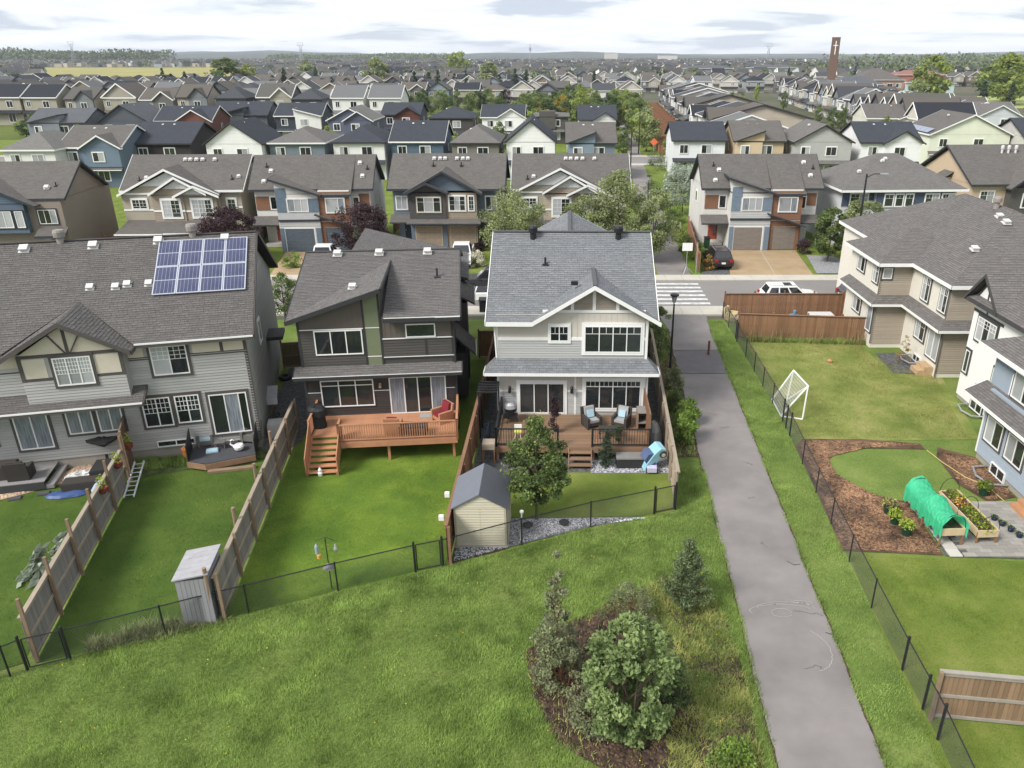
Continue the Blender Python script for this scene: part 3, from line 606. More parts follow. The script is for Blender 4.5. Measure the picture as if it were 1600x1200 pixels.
# ------------------------------------------------------------------ the pale house (gable, blue-grey roof)
S_WHITE = m_('siding_offwhite', K('d6cfc2', .74), var=.03, scale=.6, rough=.65, tint=.05); S_LGREY = m_('siding_light_grey', K('b4b5b3', .74), var=.03, scale=.6, rough=.65, tint=.06)
S_TAUPE = m_('siding_taupe', K('a39686', .7), var=.04, rough=.7, tint=.06); SOFF = m_('soffit', (.4, .4, .4), var=.03)
def walls(parent, boxes, m, name='wall'):
    q = MB()
    for b in boxes:
        if len(b) == 6: q.box(*b)
        else: q.extr(b[0], b[1])
    return obj(name, q, m, parent)
CONCF = m_('foundation_concrete', K('b9b0a3', .6), var=.1, scale=1.5)
def pale_house():
    t = thing('house', 'pale two storey house with blue grey shingle roof and white gable facing the yard', 'house', (-3.05, 36.4, 0), R(-.7))
    ze, rz, yr = 5.9, 9.15, 5.3; sl_ = (rz - ze) / (yr + .45)
    walls(t, [(0, 0, .3, 7.6, 10.4, 5.85), ([(0, .02, 5.8), (0, 10.38, 5.8), (0, yr - .1, rz - .2)], (7.6, 0, 0)), ([(1.95, 0, 5.8), (8.0 - .2, 0, 5.8), (4.9, 0, 7.55)], (0, 3, 0)), (.3, 10.4, .3, 7.2, 15.2, 3.2)], S_WHITE)
    walls(t, [(.05, .05, -.05, 7.55, 10.3, .3)], CONCF, 'foundation')
    siding(t, 'S', 0, rect(0, 7.6, .3, 2.0), S_LGREY); siding(t, 'S', 0, rect(0, 7.6, 2.05, 3.2), S_WHITE, 'batten', name='siding')
    siding(t, 'S', 0, rect(0, 7.6, 3.6, 4.85), S_LGREY); siding(t, 'S', 0, rect(0, 7.6, 4.95, 6.2), S_WHITE, 'batten')
    siding(t, 'S', 0, [(2.6, 6.42), (7.2, 6.42), (4.9, 7.6)], S_TAUPE)
    for f, x in (('W', 0), ('E', 7.6)):
        siding(t, f, x, rect(0, 10.4, .3, 5.85), S_LGREY, lap=.15); siding(t, f, x, [(0, 5.85), (10.4, 5.85), (yr, rz - .25)], S_LGREY, lap=.15)
    q = MB()
    trimbar(q, 'S', 0, 0, 7.6, 4.83, 4.98, .035); trimbar(q, 'S', 0, 2.35, 7.45, 6.28, 6.42, .05)
    for x0 in (3.74, 4.82, 5.98): trimbar(q, 'S', 0, x0, x0 + .16, 6.42, 7.0 if x0 != 4.82 else 7.6, .045)
    trimbar(q, 'S', 0, -.02, .1, .3, 5.9, .04); trimbar(q, 'S', 0, 7.5, 7.62, .3, 5.9, .04); trimbar(q, 'S', 0, 0, 7.6, 1.98, 2.08, .035)
    trimbar(q, 'S', 0, 3.95, 4.05, .3, 3.2, .04); obj('trim', q, WHITE, t)
    window(t, 'S', 0, 2.7, 3.65, 4.77, 5.6, 2, [0, 0], (2, 1, .36), WHITE, .1)
    window(t, 'S', 0, 4.43, 7.3, 4.18, 5.6, 4, [0, 0, 0, 0], (2, 1, .36), WHITE, .13)
    window(t, 'S', 0, 1.1, 3.45, .78, 2.5, [1.0, 1.0, 1.1], [0, 0, 0], None, WHITE, .13, name='patio_door')
    window(t, 'S', 0, 4.5, 7.38, 1.05, 2.66, [1, 1, 1, 1], [0, 0, 0, 0], (3, 1, .3), WHITE, .14, transom=.34)
    pl, fe = gable_x(-.45, 8.05, -.45, 11.05, ze, rz - ze)
    dz = 7.75; yb = -.45 + (dz - ze) / sl_; Z = lambda y: ze + sl_ * (y + .45)
    pl = [[(-.45, -.45, ze), (1.85, -.45, ze), (4.9, yb, dz), (4.9, yr, rz), (-.45, yr, rz)], [(8.05, -.45, ze), (8.05, yr, rz), (4.9, yr, rz), (4.9, yb, dz)], pl[1]]; pl += [[(1.85, -.47, ze + .02), (1.85, -.4, ze + .02), (4.9, yb, dz + .02), (4.9, -.47, dz + .02)], [(8.2, -.4, ze), (8.2, -.47, ze), (4.9, -.47, dz + .02), (4.9, yb, dz + .02)]]
    fe = [[0, 4], [0], [0, 1, 3], [3], [1]]
    # front cross gable on the far side
    pl += [[(-.2, 15.9, 6.1), (-.2, 6.8, 6.1), (3.7, 6.8, 8.3), (3.7, 15.9, 8.3)], [(8.0, 6.8, 6.1), (8.0, 15.9, 6.1), (3.7, 15.9, 8.3), (3.7, 6.8, 8.3)]]; fe += [[0, 3], [0, 1]]
    walls(t, [([(0.2, 10.3, 3.2), (7.6, 10.3, 3.2), (7.6, 10.3, 6.15), (3.7, 10.3, 8.05), (.2, 10.3, 6.15)], (0, 5.0, 0))], S_LGREY, 'front_wall')
    roof(t, pl, RF_GREY, True, WHITE, fedges=fe)
    # skirt roof between the storeys
    z0, z1 = 3.27, 3.86
    roof(t, [[(-.6, -.65, z0), (8.2, -.65, z0), (7.62, -.0, z1), (-.02, -.0, z1)], [(8.2, -.65, z0), (8.2, .35, z0), (7.62, .3, z1), (7.62, 0, z1)], [(-.6, .35, z0), (-.6, -.65, z0), (-.02, 0, z1), (-.02, .3, z1)]], RF_GREY, True, WHITE, thick=.1, fedges=[[0], [0, 1], [0, 3]], name='skirt_roof', fh=.14)
    for x in (1.71, 6.31): vent_pot(t, (x, 4.87, 8.97), BLACK)
    pipe(t, (2.41, 3.11, 7.93)); q = MB(); q.box(3.75, .85, 7.42, 4.1, .98, 7.62); q2 = obj('roof_vent', q, BLACK, t)
    # hip and ridge caps
    q = MB(); q.bar((-.45, 5.3, 9.19), (8.05, 5.3, 9.19), .22, .04); q.bar((4.9, -.47, 7.81), (4.9, yb, 7.81), .2, .04); q.bar((3.7, 6.8, 8.34), (3.7, 15.9, 8.34), .2, .04); obj('ridge_cap', q, RF_GREY, t)
    q = MB(); q.tube([(-.1, -.5, 5.8), (-.06, -.07, 5.5), (.0, -.07, 3.9)], .045); obj('downspout', q, WHITE, t); q = MB(); q.tube([(7.9, -.5, 3.1), (7.68, -.07, 2.9), (7.68, -.07, .2)], .045); obj('downspout', q, WHITE, t)
    for x in (.62, 3.82):
        q = MB(); q.box(x - .05, -.16, 2.1, x + .05, -.03, 2.2); q.lathe([(.05, 0), (.085, .04), (.07, .3), (.1, .32), (.02, .42)], 8, (x, -.2, 1.98)); obj('wall_lamp', q, BLACK, t)
    return t
pale_house()

# ------------------------------------------------------------------ the dark house (slanted dormer roof)
S_DARK = m_('siding_charcoal', K('5a5652', .62), var=.05, scale=.6, rough=.6, tint=.08); S_DBRN = m_('siding_dark_brown', K('4a4340', .62), var=.05, scale=.6, rough=.6, tint=.08)
S_BATT = m_('siding_brown_batten', K('6d655c', .66), var=.05, rough=.7); S_OLIVE = m_('panel_olive', K('7b8563', .68), var=.04, rough=.6)
def dark_house():
    t = thing('house', 'dark charcoal house with slanted dormer roof and an olive green panel', 'house', (-12.55, 35.15, 0), R(6))
    ze, rz, yr = 6.35, 8.15, 6.05
    walls(t, [(0, 0, .3, 7.45, 11.6, 6.3), ([(0, .0, 6.2), (4.0, 0, 6.2), (4.0, 0, 7.65), (.1, 0, 6.42)], (0, 4.6, 0)), ([(0, .02, 6.3), (0, 11.5, 6.3), (0, yr, 8.0)], (7.45, 0, 0)), (7.45, 6.2, .3, 8.1, 9.4, 5.0)], S_DARK)
    walls(t, [(.05, .05, -.05, 7.4, 11.5, .3)], CONCF, 'foundation')
    siding(t, 'S', 0, rect(0, 7.45, .3, 2.45), S_DBRN, lap=.14); siding(t, 'S', 0, rect(0, 7.45, 2.6, 3.45), S_DBRN, 'batten', name='siding')
    siding(t, 'S', 0, rect(0, 3.12, 3.8, 5.75), S_DARK, lap=.14); siding(t, 'S', 0, rect(4.0, 7.45, 4.25, 5.12), S_DARK, lap=.14); siding(t, 'S', 0, rect(4.0, 7.45, 5.22, 6.3), S_BATT, 'batten')
    siding(t, 'S', 0, [(0, 5.82), (3.12, 5.82), (3.12, 7.35), (.1, 6.45)], S_BATT, 'batten')
    q = MB(); trimbar(q, 'S', 0, 3.22, 3.9, 4.32, 5.75, .03); trimbar(q, 'S', 0, 3.22, 3.9, 3.8, 4.26, .03); M = face_M('S', 0); q.extr([(3.22, -.03, 5.82), (3.9, -.03, 5.82), (3.9, -.03, 7.55), (3.22, -.03, 7.35)], (0, .028, 0)); obj('green_panel', q, S_OLIVE, t)
    q = MB()
    for x in (3.12, 3.9): trimbar(q, 'S', 0, x, x + .1, 3.78, 7.4 if x < 3.5 else 7.62, .045)
    trimbar(q, 'S', 0, -.02, .1, .3, 6.4, .045); trimbar(q, 'S', 0, 7.36, 7.47, .3, 6.3, .045); trimbar(q, 'S', 0, 4.0, 7.45, 4.12, 4.25, .04); trimbar(q, 'S', 0, 6.05, 6.17, 4.25, 5.1, .04)
    trimbar(q, 'S', 0, .1, 7.4, 2.47, 2.58, .04); trimbar(q, 'S', 0, 4.0, 7.45, 5.1, 5.14, .04); obj('trim', q, DARKTRIM, t)
    q = MB(); trimbar(q, 'S', 0, 0, 3.12, 5.74, 5.78, .042); trimbar(q, 'S', 0, 3.22, 3.9, 5.76, 5.8, .042); trimbar(q, 'S', 0, 3.22, 3.9, 4.27, 4.31, .042); trimbar(q, 'S', 0, 4.0, 7.45, 5.15, 5.2, .045); trimbar(q, 'S', 0, 4.0, 7.45, 4.2, 4.24, .047); trimbar(q, 'S', 0, .1, 7.4, 2.43, 2.46, .046); obj('light_trim', q, WHITE, t)
    window(t, 'S', 0, .75, 3.05, 4.45, 5.72, 3, [0, 0, 0]); window(t, 'S', 0, 5.15, 6.6, 5.22, 5.92, 1, [0])
    window(t, 'S', 0, .75, 3.35, 1.65, 3.1, 3, [0, 0, 0], transom=.3); window(t, 'S', 0, 4.12, 6.95, 1.12, 3.15, [1, 1, 1, 1], [2, 0, 0, 2], name='patio_door', fw=.06)
    sl_ = (rz - ze) / (yr + .45)
    pl, fe = gable_x(-.4, 7.85, -.45, 12.5, ze, rz - ze); fe = [[0, 1, 3], [0, 1, 3]]
    zt = 7.86; yb = -.45 + (zt - ze) / sl_
    pl = [[(4.15, -.45, ze), (7.85, -.45, ze), (7.85, yr, rz), (4.15, yr, rz)], [(-.4, -.45, ze), (4.15, yb, zt), (4.15, yr, rz), (-.4, yr, rz)], pl[1]]; fe = [[0, 1], [3], [0, 1, 3]]
    pl += [[(-.4, -.5, ze + .02), (4.15, -.5, zt), (4.15, yb, zt)]]; fe += [[0, 1]]
    pl += [[(.4, 9.0, 5.9), (.4, 15.6, 5.9), (1.5, 15.6, 7.45), (1.5, 9, 7.45)], [(8.2, 9.0, 5.65), (8.2, 15.6, 5.65), (1.51, 15.6, 7.45), (1.51, 9, 7.45)]]; fe += [[0, 1, 3], [0, 1]]
    walls(t, [([(.5, 11, .2), (8.0, 11, .2), (8.0, 11, 5.5), (1.5, 11, 7.2), (.6, 11, 5.9)], (0, 4.2, 0))], S_DARK, 'front_wall')
    roof(t, pl, RF_DK, True, DARKTRIM, fedges=fe)
    roof(t, [[(-.35, -.6, 3.5), (7.8, -.6, 3.5), (7.8, -.0, 3.85), (-.35, -.0, 3.85)]], RF_DK, True, DARKTRIM, thick=.1, fedges=[[0, 1, 3]], name='skirt_roof', fh=.14)
    q = MB(); q.bar((-.4, -.62, 3.52), (7.8, -.62, 3.52), .02, .04); q.bar((4.2, -.47, 6.36), (7.85, -.5, 6.37), .03, .05); obj('gutter', q, WHITE, t)
    q = MB(); q.bar((-.4, yr, rz + .03), (7.85, yr, rz + .03), .22, .04); obj('ridge_cap', q, RF_DK, t)
    for x in (1.31, 3.52, 6.11): vent_box(t, (x, 5.6, 8.1), sl_)
    vent_box(t, (2.6, 1.4, 7.42), .2, .9); pipe(t, (6.68, 3.2, 7.38), DARKTRIM, .45)
    # small side roofs on the right wall
    roof(t, [[(8.55, 6.0, 5.0), (8.55, 9.6, 5.0), (7.45, 9.6, 5.6), (7.45, 6.0, 5.6)]], RF_DK, True, WHITE, fedges=[[0]], name='side_roof', thick=.1, fh=.12)
    walls(t, [(7.46, 3.6, .3, 8.0, 5.4, 2.9)], DARKTRIM, 'side_bay'); roof(t, [[(8.5, 3.3, 2.95), (8.5, 5.7, 2.95), (7.46, 5.7, 4.0), (7.46, 3.3, 4.0)]], RF_DK, True, WHITE, fedges=[[0]], name='side_roof', thick=.1, fh=.12)
    q = MB(); q.box(3.62, -.1, 2.62, 3.74, -.02, 2.85); q.lathe([(.03, 0), (.09, .06), (.03, .18)], 8, (3.68, -.12, 2.6)); obj('wall_lamp', q, m_('brass_lamp', K('b8a878')), t)
    q = MB(); q.tube([(7.6, -.5, 6.2), (7.5, -.06, 5.9), (7.5, -.06, .1)], .045); obj('downspout', q, DARKTRIM, t)
    return t
dark_house()

# ------------------------------------------------------------------ left duplex with the solar panels
S_GREY = m_('siding_grey', K('b0afab', .76), var=.03, scale=.6, rough=.65, tint=.07); S_CREAM = m_('stucco_cream', K('d9cfb8', .74), var=.03, scale=3, rough=.85, bump=.2, bscale=60)
CELL = m_('solar_cell', K('46528c', .38), var=.25, scale=.6, rough=.14, spec=.7, c2=K('666a96', .4)); 
def solar_duplex():
    t = thing('duplex_house', 'grey and cream duplex with brown shingle roof carrying the blue solar panels', 'house', (-14.66, 34.0, 0), R(14))
    ze, yr, rz = 6.05, 6.0, 9.53; sl_ = (rz - ze) / (yr + .45); X0 = -19.5
    walls(t, [(X0, 0, .55, 0, 12.5, 6.0), ([(0, .02, 6.0), (0, 12.4, 6.0), (0, yr, rz - .15)], (X0, 0, 0)), (-9.3, -.6, 3.55, -5.15, .1, 6.0), ([(-9.3, -.6, 5.9), (-5.15, -.6, 5.9), (-7.25, -.6, 7.2)], (0, 2, 0)), (-19.5, -.6, 3.55, -13.2, .1, 6.0)], S_GREY)
    walls(t, [(X0, .03, -.05, -.03, 12.4, .55)], CONCF, 'foundation')
    siding(t, 'S', 0, rect(X0, 0, .55, 5.2), S_GREY, lap=.14); siding(t, 'S', -.6, rect(-9.3, -5.15, 3.6, 4.72), S_GREY, lap=.14); siding(t, 'S', -.6, rect(X0, -13.2, 3.6, 4.72), S_GREY, lap=.14)
    siding(t, 'E', 0, rect(0, 12.5, .55, 6.0), m_('siding_grey_shaded_side', K('a3a59d', .74), var=.03, tint=.07), lap=.15); siding(t, 'E', 0, [(0, 6.0), (12.5, 6.0), (yr, rz - .3)], MT['siding_grey_shaded_side'], lap=.15)  # right wall takes a darker copy of the grey, shade put into the colour
    q = MB()
    for a, b in ((-5.1, -4.45), (-2.35, -1.15), (-1.0, -.12)): q.box(a, -.02, 5.25, b, -.004, 5.98)
    q.box(-13.1, -.02, 5.05, -9.4, -.004, 5.98); q.box(-9.15, -.62, 4.85, -8.25, -.602, 5.75); q.box(-6.3, -.62, 4.85, -5.25, -.602, 5.75)
    q.extr([(-9.2, -.62, 5.95), (-5.2, -.62, 5.95), (-7.25, -.62, 7.2)], (0, .018, 0)); obj('stucco_panel', q, S_CREAM, t)
    q = MB(); trimbar(q, 'S', 0, X0, -9.4, 4.9, 5.05); trimbar(q, 'S', 0, -5.1, 0, 5.1, 5.25)
    for x in (-1.15, -.12): trimbar(q, 'S', 0, x, x + .14, 5.25, 6.0, .035)
    trimbar(q, 'S', -.6, -9.3, -5.15, 4.72, 4.85); trimbar(q, 'S', -.6, -9.3, -5.15, 5.8, 5.94); trimbar(q, 'S', -.6, -9.32, -9.15, 4.72, 5.9, .04); trimbar(q, 'S', -.6, -5.28, -5.13, 4.72, 5.9, .04)
    trimbar(q, 'S', 0, -.12, .02, .55, 5.1, .035)
    for a, b in (((-7.9, 6.85), (-7.35, 5.95)), ((-7.25, 7.15), (-7.25, 5.95)), ((-6.6, 6.85), (-7.15, 5.95))): q.bar((a[0], -.64, a[1]), (b[0], -.64, b[1]), .12, .04)
    obj('trim', q, GREYTRIM, t)
    G = GREYTRIM
    window(t, 'S', -.6, -7.95, -6.42, 4.42, 5.75, 3, [1, 1, 1], (4, 4, .72), G, .12); window(t, 'S', 0, -4.15, -2.6, 4.3, 5.72, 2, [1, 0], (3, 3, .6), G, .12)
    window(t, 'S', 0, -4.98, -3.75, 1.72, 3.2, 2, [0, 0], (3, 3, .72), G, .12); window(t, 'S', 0, -3.55, -2.47, 1.78, 3.2, 2, [0, 0], (3, 3, .72), G, .12)
    window(t, 'S', 0, -2.05, -.35, 1.0, 3.1, [1, 1, .5], [0, 2, 0], None, G, .12, name='patio_door')
    window(t, 'S', 0, -4.7, -3.0, .62, .95, 2, [0, 0], None, None, fw=.05)
    window(t, 'S', 0, -10.4, -9.0, 1.2, 3.1, 2, [2, 2], None, G, .12, name='patio_door'); window(t, 'S', 0, -8.25, -7.15, 1.75, 3.05, 2, [2, 2], None, G, .12); window(t, 'S', 0, -6.95, -5.9, 1.75, 3.05, 2, [2, 2], None, G, .12)
    window(t, 'S', 0, -12.6, -11.2, 4.3, 5.72, 2, [1, 0], None, G, .12); window(t, 'S', 0, -12.9, -11.3, 1.6, 3.1, 2, [1, 0], None, G, .12)
    pl, fe = gable_x(X0, .45, -.45, 12.95, ze, rz - ze)
    ap = 7.45; yb = -.45 + (ap - ze) / sl_; yf = -1.05
    pl = [[(X0, -.45, ze), (-9.85, -.45, ze), (-7.25, yb, ap), (-7.25, yr, rz), (X0, yr, rz)], [(-4.65, -.45, ze), (.45, -.45, ze), (.45, yr, rz), (-7.25, yr, rz), (-7.25, yb, ap)], pl[1]]; fe = [[0, 4], [0, 1], [0, 1, 3]]
    pl += [[(-9.85, -.45, ze - .1), (-9.85, yf, ze - .1), (-7.25, yf, ap), (-7.25, yb, ap)], [(-4.65, yf, ze - .1), (-4.65, -.4, ze - .1), (-7.25, yb, ap), (-7.25, yf, ap)]]; fe += [[0, 1], [0, 3]]
    roof(t, pl, RF_BRN, True, GREYTRIM, fedges=fe)
    roof(t, [[(X0, -1.15, 3.45), (-4.6, -1.15, 3.45), (-4.6, -.0, 3.9), (X0, -.0, 3.9)]], RF_BRN, True, GREYTRIM, thick=.1, fedges=[[0, 1]], name='skirt_roof', fh=.14)
    q = MB(); q.bar((X0, -1.2, 3.46), (-4.6, -1.2, 3.46), .05, .07); q.bar((-4.6, -.5, 6.03), (.45, -.5, 6.03), .05, .07); obj('gutter', q, WHITE, t)
    q = MB(); q.bar((X0, yr, rz + .03), (.45, yr, rz + .03), .22, .04); obj('ridge_cap', q, RF_BRN, t)
    for x, y in ((-10.2, 5.55), (-7.16, 5.55), (-4.2, 5.65), (-1.04, 5.6)): vent_box(t, (x, y, ze + sl_ * (y + .45)), sl_)
    for x, y in ((-6.9, 2.93), (-5.79, 2.87), (-5.3, 2.98), (-4.35, 2.95)): vent_box(t, (x, y, ze + sl_ * (y + .45)), sl_, .8)
    GP = m_('weathered_metal', (.24, .22, .2), var=.2, scale=4, rough=.7)
    for x in (-8.69, -2.62): vent_pot(t, (x, 5.95, 9.5), GP, .22)
    # eight solar panels on rails
    ang = math.atan(sl_); base = Matrix.Translation((-4.12, 2.12, ze + sl_ * 2.57 + .1)) @ Matrix.Rotation(ang, 4, 'X')
    pw, ph = 1.03, 1.92
    def pf():
        q = MB(); q.box(0, 0, 0, pw, .05, .045); q.box(0, ph - .05, 0, pw, ph, .045); q.box(0, .05, 0, .05, ph - .05, .045); q.box(pw - .05, .05, 0, pw, ph - .05, .045); q.box(.05, ph / 2 - .018, .0, pw - .05, ph / 2 + .018, .043)
        for k in range(1, 6): q.box(k * pw / 6 - .004, .05, .036, k * pw / 6 + .004, ph - .05, .041)
        return q.mesh('solar_panel', m_('panel_frame', (.5, .52, .58), var=.04, rough=.4, metal=.4))
    def cf():
        q = MB(); q.box(0, 0, 0, pw - .1, ph / 2 - .068, .038); return q.mesh('cell', CELL)
    a, b = pf(), cf()
    for i in range(4):
        for j in range(2):
            o = link('solar_panel', a, t); o.matrix_local = base @ Matrix.Translation((i * (pw + .02), j * (ph + .02), 0)); link('cell', b, o, (.05, .05, 0)); link('cell', b, o, (.05, ph / 2 + .018, 0))
    # side bay, meters
    walls(t, [(.0, 6.6, 3.3, .9, 8.2, 3.5)], DARKTRIM, 'side_canopy')
    window(t, 'E', 0, 4.2, 5.0, 4.0, 5.2, 1, [0], None, WHITE, .06)
    return t
solar_duplex()

# ------------------------------------------------------------------ beige house on the right (backs face the footpath)
S_BEI = m_('siding_beige', K('b0a28f', .72), var=.03, tint=.06, rough=.7); S_STU = m_('stucco_ivory', K('e3dccd', .76), var=.03, scale=3, rough=.85, bump=.2, bscale=60)
RF_R = roofmat('shingles_taupe', K('817c79', .57), True); TRB = m_('trim_taupe', K('7d756e', .7), var=.05)
def beige_house():
    t = thing('duplex_house', 'beige and ivory hip roofed house behind the stained board fences', 'house', (22.9, 43.0, 0), 0)
    # local x to the right (+X world), y away
    walls(t, [(.0, -.0, .0, 12, 18, 5.85), (-2.0, 5.2, .0, 1, 10.6, 5.85)], S_STU)
    siding(t, 'S', 5.2, rect(-2.0, 0, .3, 5.85), S_BEI, lap=.14); siding(t, 'S', 0, rect(0, 12, .3, 5.85), S_BEI, lap=.14)
    q = MB()
    for z0, z1 in ((3.3, 3.5),): trimbar(q, 'W', 0, 0, 5.2, z0, z1)
    trimbar(q, 'W', 0, .0, .15, 3.5, 5.8); trimbar(q, 'W', -2.0, 5.2, 5.3, .3, 5.8); trimbar(q, 'S', 5.2, -2.02, -1.9, .3, 5.8); obj('trim', q, TRB, t)
    T = GREYTRIM
    window(t, 'W', 0, 1.15, .0 + .2, 3.95, 5.45, 2, [1, 0], (2, 1, .4), T, .09); window(t, 'W', 0, 3.5, 2.5, 3.95, 5.45, 2, [1, 0], (2, 1, .4), T, .09)
    window(t, 'W', 0, 3.4, 2.1, 1.5, 2.8, 2, [1, 0], (2, 1, .4), T, .1); window(t, 'W', 0, 1.55, .1, .95, 2.9, 2, [1, 1], None, T, .1, name='patio_door'); window(t, 'W', 0, 3.0, 2.0, .05, .5, 2, [0, 0])
    window(t, 'W', -2.0, 6.4, 5.5, 4.3, 5.5, 2, [1, 0], (2, 1, .4), T, .09); window(t, 'W', -2.0, 9.2, 7.9, 4.4, 5.4, 2, [1, 0], None, T, .09)
    window(t, 'W', -2.0, 9.0, 7.6, 1.6, 2.6, 2, [1, 0], None, T, .09); window(t, 'W', -2.0, 6.3, 5.45, 1.0, 2.7, 1, [2], None, T, .09, name='patio_door')
    window(t, 'S', 5.2, -1.95, -1.35, 4.75, 5.45, 1, [1], None, T, .1)
    P, fe = hip(-.3, 12.3, -.45, 18.5, 5.85, .5); P2, f2 = hip(-2.4, 4.2, 4.75, 11.1, 5.84, .5)
    roof(t, P + P2, RF_R, True, WHITE, fedges=fe + [[0], [0], [0], [0]])
    roof(t, [[(-.55, 4.75, 3.15), (-.55, -.5, 3.15), (0, .0, 3.65), (0, 5.2, 3.65)], [(-.55, -.5, 3.15), (3, -.5, 3.15), (3, 0, 3.65), (0, 0, 3.65)], [(-2.5, 4.72, 3.15), (-.5, 4.72, 3.15), (0, 5.2, 3.65), (-2.0, 5.2, 3.65)], [(-2.5, 10.9, 3.15), (-2.5, 4.72, 3.15), (-2.0, 5.2, 3.65), (-2.0, 10.5, 3.65)]],
         RF_R, True, WHITE, thick=.1, fedges=[[0], [0], [0], [0]], name='skirt_roof', fh=.14)
    for x, y, z in ((2.2, 2.6, 7.3), (5.2, 6.0, 8.6), (4.9, 4.6, 8.5)): vent_box(t, (x, y, z - .05), .3)
    vent_pot(t, (5.6, 7.3, 9.0), m_('weathered_metal', (.24, .22, .2)), .22)
    q = MB(); q.tube([(-.06, -.08, 3.1), (-.06, -.08, .1)], .045); obj('downspout', q, TRB, t)
    q = MB(); q.box(-.55, .3, -.04, -.02, 1.4, .55); q.box(-.9, .35, -.04, -.55, 1.35, .3); obj('back_step', q, m_('raw_lumber', K('c9a678', .7), var=.15, scale=6), t)
    q = MB(); q.tube([(-.05 + .0, 3.3, .25), (-.8, 3.2, .25), (-1.0, 2.5, .25), (-.8, 1.8, .25), (-.05, 1.7, .25)], .05, 6); obj('window_well', q, METAL, t)
beige_house()
# ------------------------------------------------------------------ white house with black timber trim
S_WHT = m_('stucco_white', K('ecebe8', .8), var=.02, scale=2, rough=.85, bump=.15, bscale=60); S_BLUE = m_('siding_pale_blue', K('a3b1c0', .72), var=.03, tint=.05, rough=.65)
def white_house():
    t = thing('house', 'white stucco house with dark timber trim and a small gable', 'house', (22.9, 33.9, 0), 0)
    walls(t, [(0, 0, .2, 12, 6.4, 5.85), ([(0, 3.6, 5.8), (0, 6.6, 5.8), (0, 5.3, 7.3)], (6, 0, 0))], S_WHT); walls(t, [(.05, .05, -.05, 11.9, 6.35, .2)], CONCF, 'foundation')
    q = MB(); trimbar(q, 'W', 0, 3.4, 6.4, 5.15, 5.3); trimbar(q, 'W', 0, 5.05, 5.15, 5.3, 5.8); trimbar(q, 'W', 0, 3.7, 3.8, 3.6, 5.15)
    for a, b in (((6.5, 5.75), (5.3, 7.2)), ((5.3, 7.2), (3.9, 5.75)), ((5.3, 7.1), (5.3, 5.8))): q.bar((-.02, a[0], a[1]), (-.02, b[0], b[1]), .04, .1)
    obj('trim', q, m_('trim_charcoal', K('4c4a4c', .7)), t); T = MT['trim_charcoal']
    window(t, 'W', 0, 5.7, 3.85, 3.75, 5.05, 3, [1, 0, 1], (2, 2, .4), T, .1); window(t, 'W', 0, 6.2, 5.75, 1.65, 2.95, 1, [0], None, T, .09); window(t, 'W', 0, 4.7, 3.5, .1, .65, 2, [0, 0], None, T, .07)
    window(t, 'W', 0, 3.3, 2.3, 1.0, 3.0, 2, [0, 0], None, T, .09)
    P, fe = hip(-.35, 12.4, -4, 6.9, 5.85, .52)
    P += [[(-.4, 6.9, 5.86), (2, 6.9, 5.86), (3.0, 5.3, 7.45), (-.4, 5.3, 7.45)], [(-.4, 3.6, 5.86), (2, 3.6, 5.86), (3.0, 5.3, 7.45), (-.4, 5.3, 7.45)]]
    roof(t, P, RF_R, True, T, fedges=fe + [[3], [3]])
    q = MB(); q.box(-.12, 4.3, 1.35, -.02, 4.55, 1.6); obj('wall_box', q, METAL, t)
    q = MB(); q.tube([(-.05, 5.0, .15), (-.6, 4.9, .15), (-.8, 4.1, .15), (-.6, 3.4, .15), (-.05, 3.3, .15)], .05, 6); obj('window_well', q, METAL, t)
white_house()
